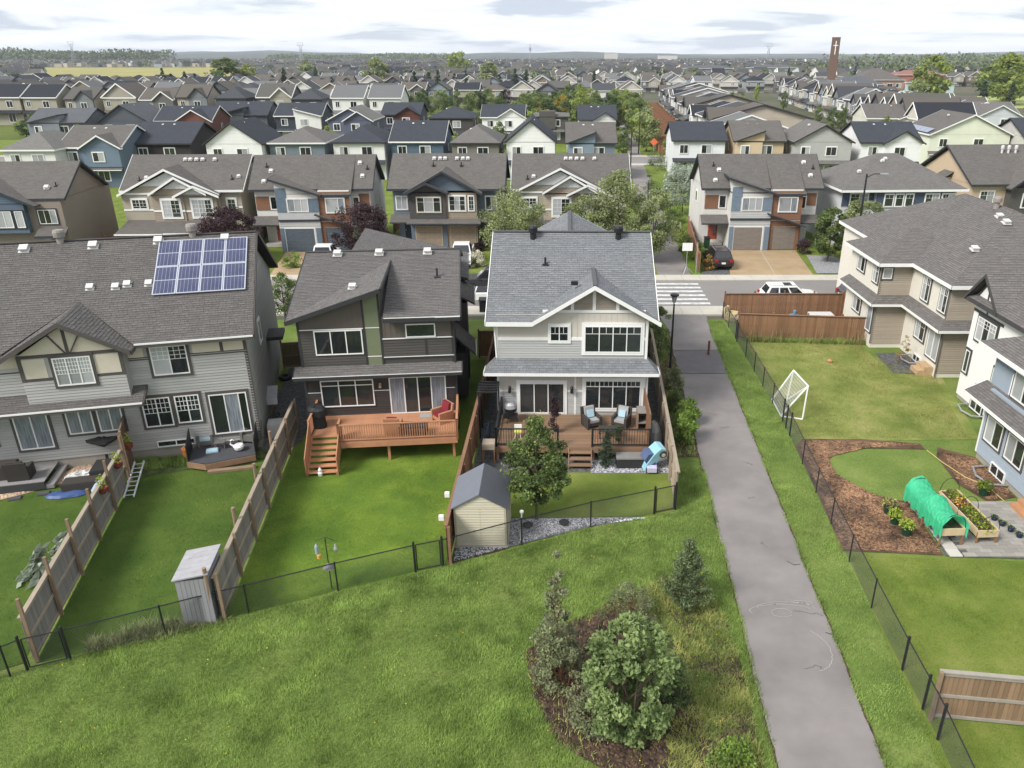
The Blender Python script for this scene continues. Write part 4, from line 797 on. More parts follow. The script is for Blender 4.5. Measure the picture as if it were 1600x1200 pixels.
def blue_house():
    t = thing('house', 'pale blue sided house with white framed windows at the right edge', 'house', (20.4, 21, 0), 0)
    walls(t, [(0, 0, .3, 12, 12.1, 3.6), (.3, 0, 3.5, 12, 12.7, 5.5)], S_BLUE); walls(t, [(.04, .05, -.05, 11.9, 12.05, .3)], CONCF, 'foundation')
    siding(t, 'W', 0, rect(0, 12.1, .3, 3.2), S_BLUE, lap=.13); siding(t, 'W', .3, rect(0, 11.0, 3.72, 4.7), S_BLUE, lap=.13); siding(t, 'N', 12.1, rect(0, 12, .3, 3.2), S_BLUE, lap=.13); siding(t, 'W', .3, rect(0, 12.7, 4.75, 5.5), m_('panel_blue', K('8ba3b8', .72), var=.04), 'batten')
    q = MB(); trimbar(q, 'W', .3, 0, 11.1, 4.66, 4.76, .04); trimbar(q, 'W', .3, 11.0, 11.12, 3.72, 4.7, .05); trimbar(q, 'W', 0, 12.0, 12.12, .3, 3.2, .04); obj('trim', q, WHITE, t)
    T = GREYTRIM
    for a in (12.0 - .35, 12.0 - 2.15): window(t, 'W', 0, a, a - 1.35, 1.2, 2.45, 2, [1, 0], None, T, .1)
    for a in (7.6, 5.2): window(t, 'W', 0, a, a - 1.4, 1.2, 2.45, 2, [1, 0], None, T, .1)
    window(t, 'W', .3, 10.9, 9.3, 3.75, 5.0, 2, [1, 0], None, T, .1); window(t, 'W', .3, 8.6, 7.4, 3.8, 5.0, 2, [1, 0], None, T, .1)
    window(t, 'W', 0, 10.6, 9.4, .0, .55, 2, [0, 0], None, None)
    roof(t, [[(-.25, 13.4, 5.5), (-.25, -.5, 5.5), (6.2, -.5, 8.3), (6.2, 8.6, 8.3)], [(-.25, 13.4, 5.5), (12, 13.4, 5.5), (6.2, 8.6, 8.3)], [(12.5, -.5, 5.5), (12.5, 13.4, 5.5), (6.2, 8.6, 8.3), (6.2, -.5, 8.3)]], RF_R, True, WHITE, fedges=[[0], [0], [0]])
    roof(t, [[(-.7, 13.0, 3.15), (-.7, -.5, 3.15), (.3, -.5, 3.65), (.3, 13.0, 3.65)]], RF_R, True, WHITE, thick=.1, fedges=[[0, 3]], name='skirt_roof', fh=.14)
    q = MB(); q.tube([(-.03, 10.9, .12), (-.75, 10.8, .12), (-1.0, 10.0, .12), (-.8, 9.2, .12), (-.03, 9.1, .12)], .05, 6); obj('window_well', q, METAL, t)
blue_house()
# ------------------------------------------------------------------ second row, across the street
RF2 = roofmat('shingles_grey_brown', K('77726e', .57)); RF2B = roofmat('shingles_warm_grey', K('7f7b78', .57)); RFB = roofmat('shingles_blue_black', K('4a4e57', .6)); RFG = roofmat('shingles_mid_grey', K('6c6f75', .58)); RFL = roofmat('shingles_light_grey', K('86847f', .58))
def SD(h, f=.74): return cached(('sd', h), lambda: sidingmat('siding_' + h, K(h, f), .2))
SDG = m_('trim_slate', K('3c4047', .7)); TANT = m_('trim_tan', K('b5a88f', .7))
CEDAR = m_('cedar_siding', K('97694a', .62), var=.12, scale=1.5, stretch=(1, 1, 8)); DOORO = m_('orange_door', K('a8472a', .7)); DOORD = m_('dark_door', K('2b3442', .6))
def door(parent, face, off, u, m, z=.35, w=.95, h=2.1):
    M = face_M(face, off); a = sgn(face, u) - (w if face in 'NW' else 0)
    q = MB(); q.box(0, -.05, 0, w, .0, h); o = obj('door', q, m, parent, M @ Vector((a, 0, z)), M.to_euler().z)
    q = MB(); q.box(w * .55, -.06, .4, w * .8, -.052, h - .3); obj('pane', q, PANE[0], o); q = MB(); q.box(.08, -.1, h * .45, .12, -.05, h * .52); obj('handle', q, METAL, o)
def modern_duplex(loc, rot, label, gm, bh, orange=True):
    t = thing('duplex_house', label, 'house', loc, rot, 'duplexes facing the street')
    base = SD('7d7b78'); wm = SD('d8d6d0')
    walls(t, [(.2, 1.4, 2.9, 2.6, 10, 5.85), (.2, 3.6, 0, 2.6, 10, 2.9), (9.6, 1.4, 2.9, 11.4, 10, 5.85), (9.6, 3.6, 0, 11.4, 10, 2.9), (6.6, .2, 0, 9.6, 10, 5.9), ([(.2, 1.2, 5.8), (.2, 9, 5.8), (.2, 4.6, 8.5)], (11.2, 0, 0))], wm)
    walls(t, [(2.6, 0, 0, 6.6, 6, 5.7), ([(2.6, 0, 5.6), (6.6, 0, 5.6), (2.6, 0, 6.95)], (0, 4, 0))], wm, 'front_bay')
    q = MB(); q.box(2.62, -.05, 3.9, 3.5, 0, 5.2); q.box(5.7, -.05, 3.9, 6.6, 0, 5.2); q.box(2.62, -.05, 0, 3.05, 0, 2.35); q.box(6.1, -.05, 0, 6.6, 0, 2.35); q.box(2.62, -.05, 5.25, 3.6, 0, 6.2); obj('panel_blue', q, m_('panel_blue_' + bh, K(bh, .72)), t)
    q = MB(); q.box(6.62, .14, 3.0, 9.6, .2, 5.8); q.box(6.62, .14, 0, 7.0, .2, 2.9); q.box(9.25, .14, 0, 9.6, .2, 2.9); q.box(7.0, .13, 2.35, 9.25, .2, 2.9); q.box(.25, 1.34, 3.9, 1.7, 1.4, 5.2); q.box(10.3, 1.34, 4.2, 11.3, 1.4, 5.4); obj('cedar_panel', q, CEDAR, t)
    siding(t, 'S', 0, rect(2.62, 6.6, 2.55, 3.85), SD('b9bbbb'), lap=.2)
    q = MB(); q.box(2.6, -.12, 3.02, 6.65, 0, 3.2); obj('belt_band', q, SDG, t)
    window(t, 'S', 0, 3.65, 5.65, 3.95, 5.2, 3, [2, 1, 1], None, None); window(t, 'S', .14, 7.3, 9.1, 3.8, 5.2, [2, 1], [1, 2], None, WHITE, .06)
    window(t, 'S', 1.4, 1.65, 2.35, 3.95, 5.2, 1, [0], None, WHITE, .05); window(t, 'S', 1.4, 9.7, 10.3, 3.9, 5.1, 1, [0], None, WHITE, .05)
    garage_door(t, 'S', 0, 3.1, 5.9, 0.02, 2.3, gm); garage_door(t, 'S', .2, 7.0, 9.3, .02, 2.3, gm)
    door(t, 'S', 3.6, 1.2, DOORO); door(t, 'S', 3.6, 9.8, DOORO)
    q = MB(); q.box(.3, 2.2, 0, 2.5, 3.6, .3); q.box(9.7, 2.2, 0, 11.3, 3.6, .3); obj('porch_step', q, CONC, t)
    window(t, 'W', .2, 6.2, 5.2, 3.9, 5.0, 1, [0], None, WHITE, .05)
    P, fe = gable_x(-.2, 11.8, .6, 8.6, 5.9, 2.9); P[0] = [(6.6, .0, 5.55), (9.8, .0, 5.55), (9.8, 4.6, 8.8), (6.6, 4.6, 8.8)]; fe[0] = [0]
    P += [[(-.2, .9, 5.95), (6.6, .9, 5.95), (6.6, 4.6, 8.8), (-.2, 4.6, 8.8)], [(9.8, .9, 5.95), (11.8, .9, 5.95), (11.8, 4.6, 8.8), (9.8, 4.6, 8.8)]]; fe += [[0, 3], [0, 1]]
    P += [[(7.0, -.4, 5.6), (2.2, -.4, 7.15), (2.2, 3.4, 7.2), (7.0, 3.4, 5.62)]]; fe += [[0, 1]]
    roof(t, P, RF2, False, SDG, fedges=fe)
    roof(t, [[(-.1, .4, 2.6), (2.6, .4, 2.6), (2.6, 1.4, 3.3), (-.1, 1.4, 3.3)], [(9.6, .6, 2.6), (11.6, .6, 2.6), (11.6, 1.4, 3.3), (9.6, 1.4, 3.3)], [(10.1, -.4, 2.45), (10.1, .2, 2.45), (6.2, .2, 3.75), (6.2, -.4, 3.75)]], RF2, False, SDG, thick=.1, fedges=[[0], [0], [3]], name='porch_roof', fh=.12)
    for x, y in ((1.7, 2.8), (1.2, 1.7), (10.7, 2.2), (10.3, 3.6)): vent_box(t, (x, y, 5.97 + (y - .9) * .77), .7, .9)
    for x, y in ((1.2, 3.3), (11.1, 3.0)): pipe(t, (x, y, 5.97 + (y - .9) * .77))
    return t
modern_duplex((14.5, 76.1, 0), 0, 'blue, grey and cedar duplex behind the wide tan driveway with the parked dark suv', m_('garage_taupe', K('8a8077', .7)), '748799')
modern_duplex((-29.8, 75.2, 0), R(3), 'blue, grey and cedar duplex between two purple leaved trees, slate blue garage doors', m_('garage_slate', K('566470', .7)), '64788a')
def gable_duplex(loc, rot, label):
    t = thing('duplex_house', label, 'house', loc, rot, 'duplexes facing the street')
    walls(t, [(.2, 1.2, 2.9, 11, 10, 5.9), (.2, 3.2, 0, 11, 10, 2.9), ([(.2, .7, 5.8), (.2, 9, 5.8), (.2, 4.8, 8.4)], (10.8, 0, 0))], SD('6a7784'))
    walls(t, [(5.6, .2, 0, 8.6, 5, 5.8)], SD('9a8b76'), 'front_bay'); walls(t, [(2.0, 0, 3.0, 5.6, 5, 5.7), ([(2.0, 0, 5.6), (5.6, 0, 5.6), (3.8, 0, 6.35)], (0, .2, 0))], SD('4f4c4b'), 'front_bay'); walls(t, [(2.0, .1, 0, 5.6, 5, 2.9), ([(2.0, .2, 5.6), (8.8, .2, 5.6), (5.4, .2, 7.5)], (0, 2, 0))], SD('637383'), 'front_bay')
    window(t, 'S', 0, 2.75, 5.1, 3.75, 5.2, [1, 1.4, 1], [0, 1, 0], (1, 1, .4), TANT, .08); window(t, 'S', .2, 5.9, 7.5, 3.85, 5.3, 3, [0, 1, 0], (1, 2, .8), WHITE, .08); window(t, 'S', .2, 7.8, 8.35, 3.85, 5.3, 1, [0], (2, 3, 1.2), WHITE, .06)
    window(t, 'S', 1.2, .5, 1.6, 3.8, 5.1, 2, [1, 1], None, WHITE, .06); window(t, 'S', 1.2, 9.4, 10.5, 3.8, 5.1, 2, [0, 1], None, WHITE, .06)
    g = m_('garage_tan', K('a49480', .68)); garage_door(t, 'S', .1, 2.5, 5.0, .02, 2.3, g, TANT); garage_door(t, 'S', .2, 5.95, 8.3, .02, 2.3, g, TANT); door(t, 'S', 3.2, .8, DOORD); door(t, 'S', 3.2, 9.3, DOORD)
    q = MB(); q.box(.3, 2, 0, 1.9, 3.2, .3); q.box(8.7, 2, 0, 10.8, 3.2, .3); obj('porch_step', q, CONC, t)
    P, fe = gable_x(-.2, 11.4, .6, 9.2, 5.9, 2.9)
    P += [[(1.5, -.4, 5.6), (1.5, .7, 5.6), (5.4, 3.4, 7.75), (5.4, -.4, 7.75)], [(9.2, .7, 5.6), (9.2, -.4, 5.6), (5.4, -.4, 7.75), (5.4, 3.4, 7.75)], [(1.6, -.6, 5.6), (1.6, -.3, 5.6), (3.8, .3, 6.65), (3.8, -.6, 6.65)], [(5.9, .3, 5.7), (5.9, -.6, 5.7), (3.8, -.6, 6.65), (3.8, .3, 6.65)]]; fe += [[3, 0], [1], [3], [1]]
    roof(t, P, RF2, False, SDG, fedges=fe)
    roof(t, [[(1.7, -.7, 2.75), (9.0, -.7, 2.75), (9.0, .1, 3.1), (1.7, .1, 3.1)], [(-.1, .2, 2.7), (2, .2, 2.7), (2, 1.2, 3.3), (-.1, 1.2, 3.3)], [(8.8, .2, 2.7), (11.3, .2, 2.7), (11.3, 1.2, 3.3), (8.8, 1.2, 3.3)]], RF2, False, SDG, thick=.1, fedges=[[0], [0], [0]], name='porch_roof', fh=.12)
    for x in (4.1, 4.7, 5.2, 6.4, 7.0, 7.5): vent_box(t, (x, 4.1, 8.35), .6, .8)
    for x in (4.1, 6.9): pipe(t, (x, 3.3, 7.8))
    return t
gable_duplex((-16.5, 76.3, 0), 0, 'dark and blue gabled duplex with tan garage doors, right of the purple tree')
def craftsman(loc, rot, label, cols):
    t = thing('duplex_house', label, 'house', loc, rot, 'duplexes facing the street'); c1, c2, c3 = cols
    walls(t, [(.2, 1.0, 0, 11.2, 10, 5.85), ([(.2, .8, 5.8), (.2, 9, 5.8), (.2, 4.8, 8.4)], (11, 0, 0))], SD(c1))
    walls(t, [(.0, .4, 2.8, 9.2, 5, 5.6), ([(.2, .4, 5.5), (9.1, .4, 5.5), (4.65, .4, 7.65)], (0, 2, 0))], SD(c1), 'front_bay'); walls(t, [(3.0, 0, 2.6, 6.0, 2, 5.6), ([(3.0, 0, 5.5), (8, 0, 5.5), (5.6, 0, 7.0)], (0, .5, 0)), (6.0, .1, 2.6, 9.1, 2, 5.6), ([(5.6, -.1, 5.5), (9.3, -.1, 5.5), (7.3, -.1, 6.3)], (0, .5, 0))], SD(c2), 'front_bay')
    walls(t, [(.6, -2.5, 0, 4.4, 2, 2.5), (4.9, -2.5, 0, 8.7, 2, 2.5)], SD(c3), 'garage')
    q = MB()
    for a, b, z in ((0, 3.0, 4.0), (3.0, 6.0, 3.95), (6.0, 9.1, 3.9), (9.2, 11.2, 4.1)): yy = {0: .4, 3.0: 0, 6.0: .1, 9.2: 1.0}[a]; q.box(a, yy - .05, z, b, yy, z + .16)
    q.box(.2, .33, 5.55, 9, .4, 5.72); obj('trim', q, WHITE, t)
    q = MB(); q.extr([(1.9, .34, 6.35), (7.4, .34, 6.35), (4.65, .34, 7.6)], (0, .05, 0)); q.extr([(4.2, -.06, 6.15), (7.0, -.06, 6.15), (5.6, -.06, 6.95)], (0, .05, 0)); q.extr([(6.0, -.16, 5.62), (8.9, -.16, 5.62), (7.35, -.16, 6.28)], (0, .05, 0)); o = obj('gable_panel', q, m_('gable_white', K('d0d2cf', .76)), t); o['kind'] = 'stuff'
    window(t, 'S', .4, .9, 2.3, 4.2, 5.1, 2, [0, 0], (2, 2, .6), WHITE, .12); window(t, 'S', 0, 3.9, 5.6, 3.4, 5.1, 2, [1, 0], (2, 3, 1.2), WHITE, .14); window(t, 'S', .1, 6.7, 8.6, 3.4, 5.1, 3, [1, 1, 0], (2, 3, 1.2), WHITE, .14); window(t, 'S', 1.0, 9.8, 10.6, 3.6, 5.0, 1, [0], (2, 3, 1.2), WHITE, .12)
    P, fe = gable_x(-.2, 11.6, .6, 9.2, 5.9, 2.9)
    P += [[(-.2, 0, 5.6), (-.2, .7, 5.6), (4.65, 3.9, 8.0), (4.65, 0, 8.0)], [(9.5, .7, 5.6), (9.5, 0, 5.6), (4.65, 0, 8.0), (4.65, 3.9, 8.0)],
          [(2.9, -.4, 5.7), (2.9, .2, 5.7), (5.6, 1.4, 7.3), (5.6, -.4, 7.3)], [(8.4, .2, 5.7), (8.4, -.4, 5.7), (5.6, -.4, 7.3), (5.6, 1.4, 7.3)], [(5.2, -.5, 5.5), (5.2, 0, 5.5), (7.3, .6, 6.5), (7.3, -.5, 6.5)], [(9.6, 0, 5.5), (9.6, -.5, 5.5), (7.3, -.5, 6.5), (7.3, .6, 6.5)]]; fe += [[3, 0], [1], [3], [1], [3], [1]]
    roof(t, P, RF2, False, WHITE, fedges=fe)
    roof(t, [[(.2, -2.9, 2.4), (4.7, -2.9, 2.4), (4.7, .4, 3.1), (.2, .4, 3.1)], [(4.75, -2.9, 2.45), (9.0, -2.9, 2.45), (9.0, .4, 3.15), (4.75, .4, 3.15)]], RF2, False, WHITE, thick=.1, fedges=[[0], [0]], name='porch_roof', fh=.12)
    for x in (5.2, 5.7, 6.3, 6.9, 8.1): vent_box(t, (x, 4.1, 8.35), .6, .8)
    for x, y in ((1.4, 1.8), (10.3, 1.9)): pipe(t, (x, y, 5.9 + (y - .6) * .68)); vent_box(t, (x + .6, y + .2, 5.95 + (y - .4) * .68), .6, .8)
    return t
craftsman((-4.3, 76.2, 0), 0, 'beige craftsman duplex with three nested white gables behind the pale green trees', ('a39c8b', 'b3a491', '7d7a74'))
craftsman((-42.2, 75.2, 0), R(2.5), 'beige craftsman duplex with nested white gables, left of the slate blue garages', ('aaa08c', '9d8f7c', '6f6862'))
def left_duplex():
    t = thing('duplex_house', 'blue and tan gabled duplex at the left edge, across the street', 'house', (-57, 70.5, 0), R(5), 'duplexes facing the street')
    walls(t, [(0, 0, 0, 11.4, 10, 5.85), ([(0, .3, 5.8), (0, 9, 5.8), (0, 4.4, 8.4)], (11.4, 0, 0))], SD('8b7f70')); walls(t, [(2.5, -.6, 2.9, 8.4, 2, 5.6), ([(2.4, -.6, 5.5), (9, -.6, 5.5), (5, -.6, 7.3)], (0, 2, 0))], SD('56697c'), 'front_bay')
    window(t, 'S', -.6, 5.2, 7.2, 3.4, 4.9, 3, [1, 1, 1], None, SDG, .1); window(t, 'S', -.6, 7.5, 8.2, 3.4, 4.9, 1, [1], None, SDG, .1); window(t, 'S', 0, 9.2, 10.8, 3.6, 4.9, 3, [0, 0, 1], None, SDG, .1); window(t, 'S', -.6, 3.0, 4.8, 3.4, 4.9, 2, [0, 1], None, SDG, .1)
    P, fe = gable_x(-.3, 11.8, 0, 9, 5.9, 2.8); P += [[(1.6, -1, 5.5), (1.6, 0, 5.5), (5, 2.6, 7.6), (5, -1, 7.6)], [(9.6, 0, 5.4), (9.6, -1, 5.4), (5, -1, 7.6), (5, 2.6, 7.6)]]; fe += [[3], [1]]
    roof(t, P, RF2, False, SDG, fedges=fe); roof(t, [[(9.0, -1.2, 2.7), (11.6, -1.2, 2.7), (11.6, 0, 3.3), (9.0, 0, 3.3)]], RF2, False, SDG, name='porch_roof', thick=.1)
    for x in (2.4, 3.1): vent_box(t, (x, 3.4, 8.1), .6)
    vent_box(t, (9.9, 1.2, 6.7), .6); pipe(t, (10.6, 1.5, 6.8))
left_duplex()
def hip_duplex():
    t = thing('duplex_house', 'hip roofed duplex with white siding and navy framed windows, behind the tall street lamp', 'house', (28.3, 77.3, 0), R(3), 'duplexes facing the street')
    walls(t, [(0, 0, 0, 11.6, 10, 5.85), (3.2, -.6, 3.0, 11, .2, 5.7)], SD('c9cbcc')); walls(t, [(.3, -.8, 0, 11.2, .0, 2.6)], SD('4b5058'), 'porch_wall')
    q = MB(); q.box(0, -.05, 4.15, 3.2, 0, 5.7); q.box(3.2, -.66, 4.15, 11, -.6, 5.6); obj('panel_blue', q, m_('panel_navy', K('4a5a70', .7)), t)
    for u, w in ((.8, 1.8), (4.0, .9), (5.1, .8), (6.1, .8), (8.1, 1.4), (9.8, 1.3)): window(t, 'S', -.66 if u > 3 else -.05, u, u + w, 4.2, 5.4, 2 if w > 1 else 1, [0, 1], (2, 1, .35), WHITE, .06)
    P, fe = hip(-.5, 12.2, -1.0, 9.5, 5.85, .55); roof(t, P, RF2B, False, WHITE, fedges=fe)
    roof(t, [[(-.4, -1.4, 2.6), (3.4, -1.4, 2.6), (1.6, .0, 3.5), (.4, .0, 3.5)], [(2.8, -2.2, 2.5), (8.2, -2.2, 2.5), (5.6, -.6, 3.7), (5.4, -.6, 3.7)], [(6.6, -1.2, 2.6), (12, -1.2, 2.6), (11.2, -.3, 3.3), (6.6, -.3, 3.3)]], RF2B, False, WHITE, name='porch_roof', thick=.1)
    for x, y in ((4.9, 3.0), (5.3, 3.3), (2.0, 1.5)): vent_box(t, (x, y, 5.9 + (y + 1) * .55), .5, .8)
hip_duplex()
def tan_duplex():
    t = thing('duplex_house', 'tan stucco duplex with steep grey roof and charcoal front at the right edge', 'house', (42.5, 80, 0), R(4), 'duplexes facing the street')
    walls(t, [(0, 0, 0, 16, 11, 5.85), ([(0, 0, 5.8), (0, 11, 5.8), (0, 5.5, 8.8)], (15.6, 0, 0))], m_('stucco_tan', K('cbb291', .74), var=.04, scale=2)); walls(t, [(3.6, -.8, 0, 10, 1, 5.6)], SD('56534f'), 'front_bay')
    walls(t, [(-.7, 4.2, 3.2, 0, 5.6, 6.0)], m_('stucco_tan', (0, 0, 0)), 'side_bay'); roof(t, [[(-1, 3.9, 6.0), (-1, 5.9, 6.0), (0, 5.9, 6.6), (0, 3.9, 6.6)]], RF2, False, SDG, name='side_roof', thick=.08)
    window(t, 'S', 0, .9, 2.4, 3.7, 5.2, 2, [0, 1], (2, 1, .4), WHITE, .06); window(t, 'S', -.8, 5.0, 6.4, 3.6, 5.0, 3, [0, 0, 0], None, WHITE, .06); window(t, 'S', -.8, 7.2, 8.6, 3.6, 5.0, 2, [0, 0], None, WHITE, .06)
    P, fe = gable_x(-.4, 16, -.4, 11.4, 5.9, 3.3); P += [[(3.2, -1.4, 5.6), (3.2, -.4, 5.6), (6.8, 4.1, 8.3), (6.8, -1.4, 8.3)], [(10.6, -.4, 5.6), (10.6, -1.4, 5.6), (6.8, -1.4, 8.3), (6.8, 4.1, 8.3)]]; fe += [[3], [1]]
    roof(t, P, RF2, False, SDG, fedges=fe); roof(t, [[(-.4, -1.6, 2.6), (3.6, -1.6, 2.6), (3.2, 0, 3.5), (.2, 0, 3.5)]], RF2, False, WHITE, name='porch_roof', thick=.1)
    for x in (5.0, 5.7, 6.5): vent_pot(t, (x, 4.2, 8.6), VENT, .14)
tan_duplex()

# ------------------------------------------------------------------ rows three and four, and generic houses beyond
def hs(name, x, y, rot, W, D, rtype, wc, rc, tr, label, group, eave=5.7, rise=2.6, feat=None, fc=None, wins=2, cat='house', low=True, wp=None):
    t = thing(name, label, cat, (x, y, 0), rot, group); wm = SD(wc) if isinstance(wc, str) else wc; fcm = SD(fc) if fc else wm; o = .35
    W2 = W / 2
    if rtype == 'gx': P, fe = gable_x(-o, W + o, -o, D + o, eave, rise); add = [([(0, 0, eave - .05), (0, D, eave - .05), (0, D / 2, eave + rise - .25)], (W, 0, 0))]
    elif rtype == 'gy': P, fe = gable_y(-o, W + o, -o, D + o, eave, rise); add = [([(0, 0, eave - .05), (W, 0, eave - .05), (W2, 0, eave + rise - .25)], (0, D, 0))]
    elif rtype == 'hip': P, fe = hip(-o, W + o, -o, D + o, eave, rise / (min(W, D) / 2)); add = []
    elif rtype == 'flat': P, fe = hip(-o, W + o, -o, D + o, eave, .12); add = [(1.2, -.4, eave - 2.6, W * .62, 2.5, eave + 1.1)]
    sl_ = rise / (D / 2 + o); fb = []
    if feat == 'gable':     # front gable over one half
        a, b = W * .38, W + .25; m_x = (a + b) / 2; h = min(rise * .85, (b - a) / 2 * .62); yb = -o + h / sl_
        P += [[(a - .3, -.9, eave - .1), (a - .3, -o, eave - .1), (m_x, yb, eave + h), (m_x, -.9, eave + h)], [(b + .3, -o, eave - .1), (b + .3, -.9, eave - .1), (m_x, -.9, eave + h), (m_x, yb, eave + h)]]; fe += [[3, 0], [1, 0]]
        fb += [(a, -.5, 2.9, b - .2, .3, eave), ([(a, -.5, eave - .05), (b, -.5, eave - .05), (m_x, -.5, eave + h - .2)], (0, .6, 0))]
    elif feat in ('shedL', 'shedR'):
        a, b = (-.2, W * .58) if feat == 'shedL' else (W * .42, W + .2); h = rise * .62; yb = -o + h / sl_
        hi, lo = (b, a) if feat == 'shedL' else (a, b)
        P += [[(lo, -.8, eave), (hi, -.8, eave + h), (hi, yb, eave + h)]]; fe += [[0, 1]]; fb += [(min(a, b) + .2, -.4, 2.9, max(a, b) - .2, .3, eave), ([(lo, -.4, eave - .05), (hi, -.4, eave - .05), (hi, -.4, eave + h - .2)], (0, yb * .7, 0))]
    walls(t, [(0, 0, 0, W, D, eave)] + add, wm)
    if fb: walls(t, fb, fcm, 'front_bay')
    roof(t, P, rc, False, tr, fedges=fe)
    fy = -.5 if feat == 'gable' else (-.4 if feat else 0)
    ws = wp or ([(W * .12, 1.3), (W * .55, 1.6)] if wins == 2 else [(W * .08, 1.0), (W * .42, 1.3), (W * .72, 1.4)])
    for u, w in ws:
        if u + w < W: window(t, 'S', fy if (feat == 'gable' and u > W * .4) or (feat == 'shedL' and u < W * .5) or (feat == 'shedR' and u > W * .45) else 0, round(u, 1), round(u, 1) + w, eave - 2.0, eave - .7, 2, None, None, tr if tr is WHITE else WHITE, .08)
        if u + w < W and low: window(t, 'S', 0, round(u, 1), round(u, 1) + w, .9, 2.3, 2, None, None, WHITE, .08)
    if low: roof(t, [[(-.1, -.9, 2.55), (W + .1, -.9, 2.55), (W + .1, 0, 3.0), (-.1, 0, 3.0)]], rc, False, tr, thick=.08, fedges=[[0]], name='porch_roof', fh=.1)
    window(t, 'W', 0, D * .5, D * .5 - .8, eave - 2, eave - .9, 1, [0]); window(t, 'E', W, D * .5, D * .5 + .8, eave - 2, eave - .9, 1, [0])
    for k in range(2): vent_box(t, (W * (.35 + .2 * k), D / 2 - .8, eave + rise - .5), .4, .8)
    return t
def PX(pxx, py, z):     # a surveyed photo point on the level z, in metres
    th = math.atan2(514, 1200); c, s = math.cos(th), math.sin(th); t = (18 - z) / ((py - 600 + 1200 * math.tan(th)) * c); return (pxx - 870) * t, t * (1200 * c - (py - 600) * s)
G3 = 'houses in the third row back'
R3 = [(0, 85, 234, 'hip', 'e1e0dc', RFL, WHITE, 'white house with a low grey hip roof at the left edge', None, None, 1.9), (90, 188, 230, 'gx', '66788a', RF2, WHITE, 'steel blue house with brown roof and white edged front gable', 'gable', '6a7f92', 2.6), (200, 298, 224, 'gx', '35302f', RFB, DARKTRIM, 'near black house with plain dark slate roof', None, None, 2.7), (318, 410, 225, 'gy', 'eeeeec', RFB, DARKTRIM, 'white house with tall black edged gable, left of the blue hip roofed one', None, None, 3.1), (417, 508, 223, 'hip', '717f8a', RF2B, WHITE, 'slate blue house with light brown hip roof', None, None, 1.7), (517, 602, 222, 'hip', 'eae9e6', RFB, DARKTRIM, 'white house with low charcoal hip roof', None, None, 1.9), (608, 695, 221, 'gx', '53697e', RFB, WHITE, 'deep blue house with plain black roof', None, None, 2.7), (703, 782, 223, 'hip', '7d776d', RF2B, DARKTRIM, 'taupe house with grey brown hip roof', None, None, 2.0), (788, 870, 222, 'gy', 'f0f0ee', RFB, DARKTRIM, 'white house with tall dark edged gable, right of the taupe hip roofed one', None, None, 3.2), (884, 964, 223, 'gx', '74828f', RF2, DARKTRIM, 'blue grey house with slanted dormer beside the far footpath', 'shedL', '7f91a3', 2.6),
      (1050, 1136, 219, 'gx', 'e3e6e8', RFB, DARKTRIM, 'white house with plain black roof right of the far footpath', None, None, 2.4), (1146, 1228, 220, 'gx', 'c9b08c', RF2, DARKTRIM, 'tan house with brown roof and slanted dormer', 'shedL', 'd4bb96', 2.6), (1240, 1334, 222, 'gy', 'b3b2af', RF2B, DARKTRIM, 'light grey house with wide plain gable', None, None, 2.6), (1344, 1440, 222, 'gx', 'eeeeee', RFB, DARKTRIM, 'white house with black cross gabled roof', 'gable', 'eeeeee', 2.6), (1452, 1580, 210, 'gy', 'dfe3cb', RF2, WHITE, 'pale green sided house with brown roof and solar panels', None, None, 3.2), (1600, 1700, 214, 'gx', 'c9c6be', RFB, DARKTRIM, 'pale house with black roof at the right edge', 'gable', None, 2.6)]
for i, (a, b, ye, rt, wc, rc, tr, lab, ft, fc, rs) in enumerate(R3):
    (x0, y0), (x1, _) = PX(a, ye, 5.7), PX(b, ye, 5.7); tt = hs('house', x0 + .3, y0, R(2 if a < 600 else (-2 if a > 1000 else 0)), (x1 - x0) - .6, 11.0 + (i % 3) * .6, rt, wc, rc, tr, lab, G3, rise=rs, feat=ft, fc=fc)
    if 'solar' in lab:
        for k in range(5):
            q = MB(); q.box(0, 0, 0, .06, 2.0, 1.3); o = obj('solar_panel', q, m_('solar_far', K('97a0b8', .6), rough=.3), tt, (-.3 , 1 + k * 2.1, 5.95)); o.rotation_euler = (0, R(62), 0)
G4 = 'houses in the fourth row back'
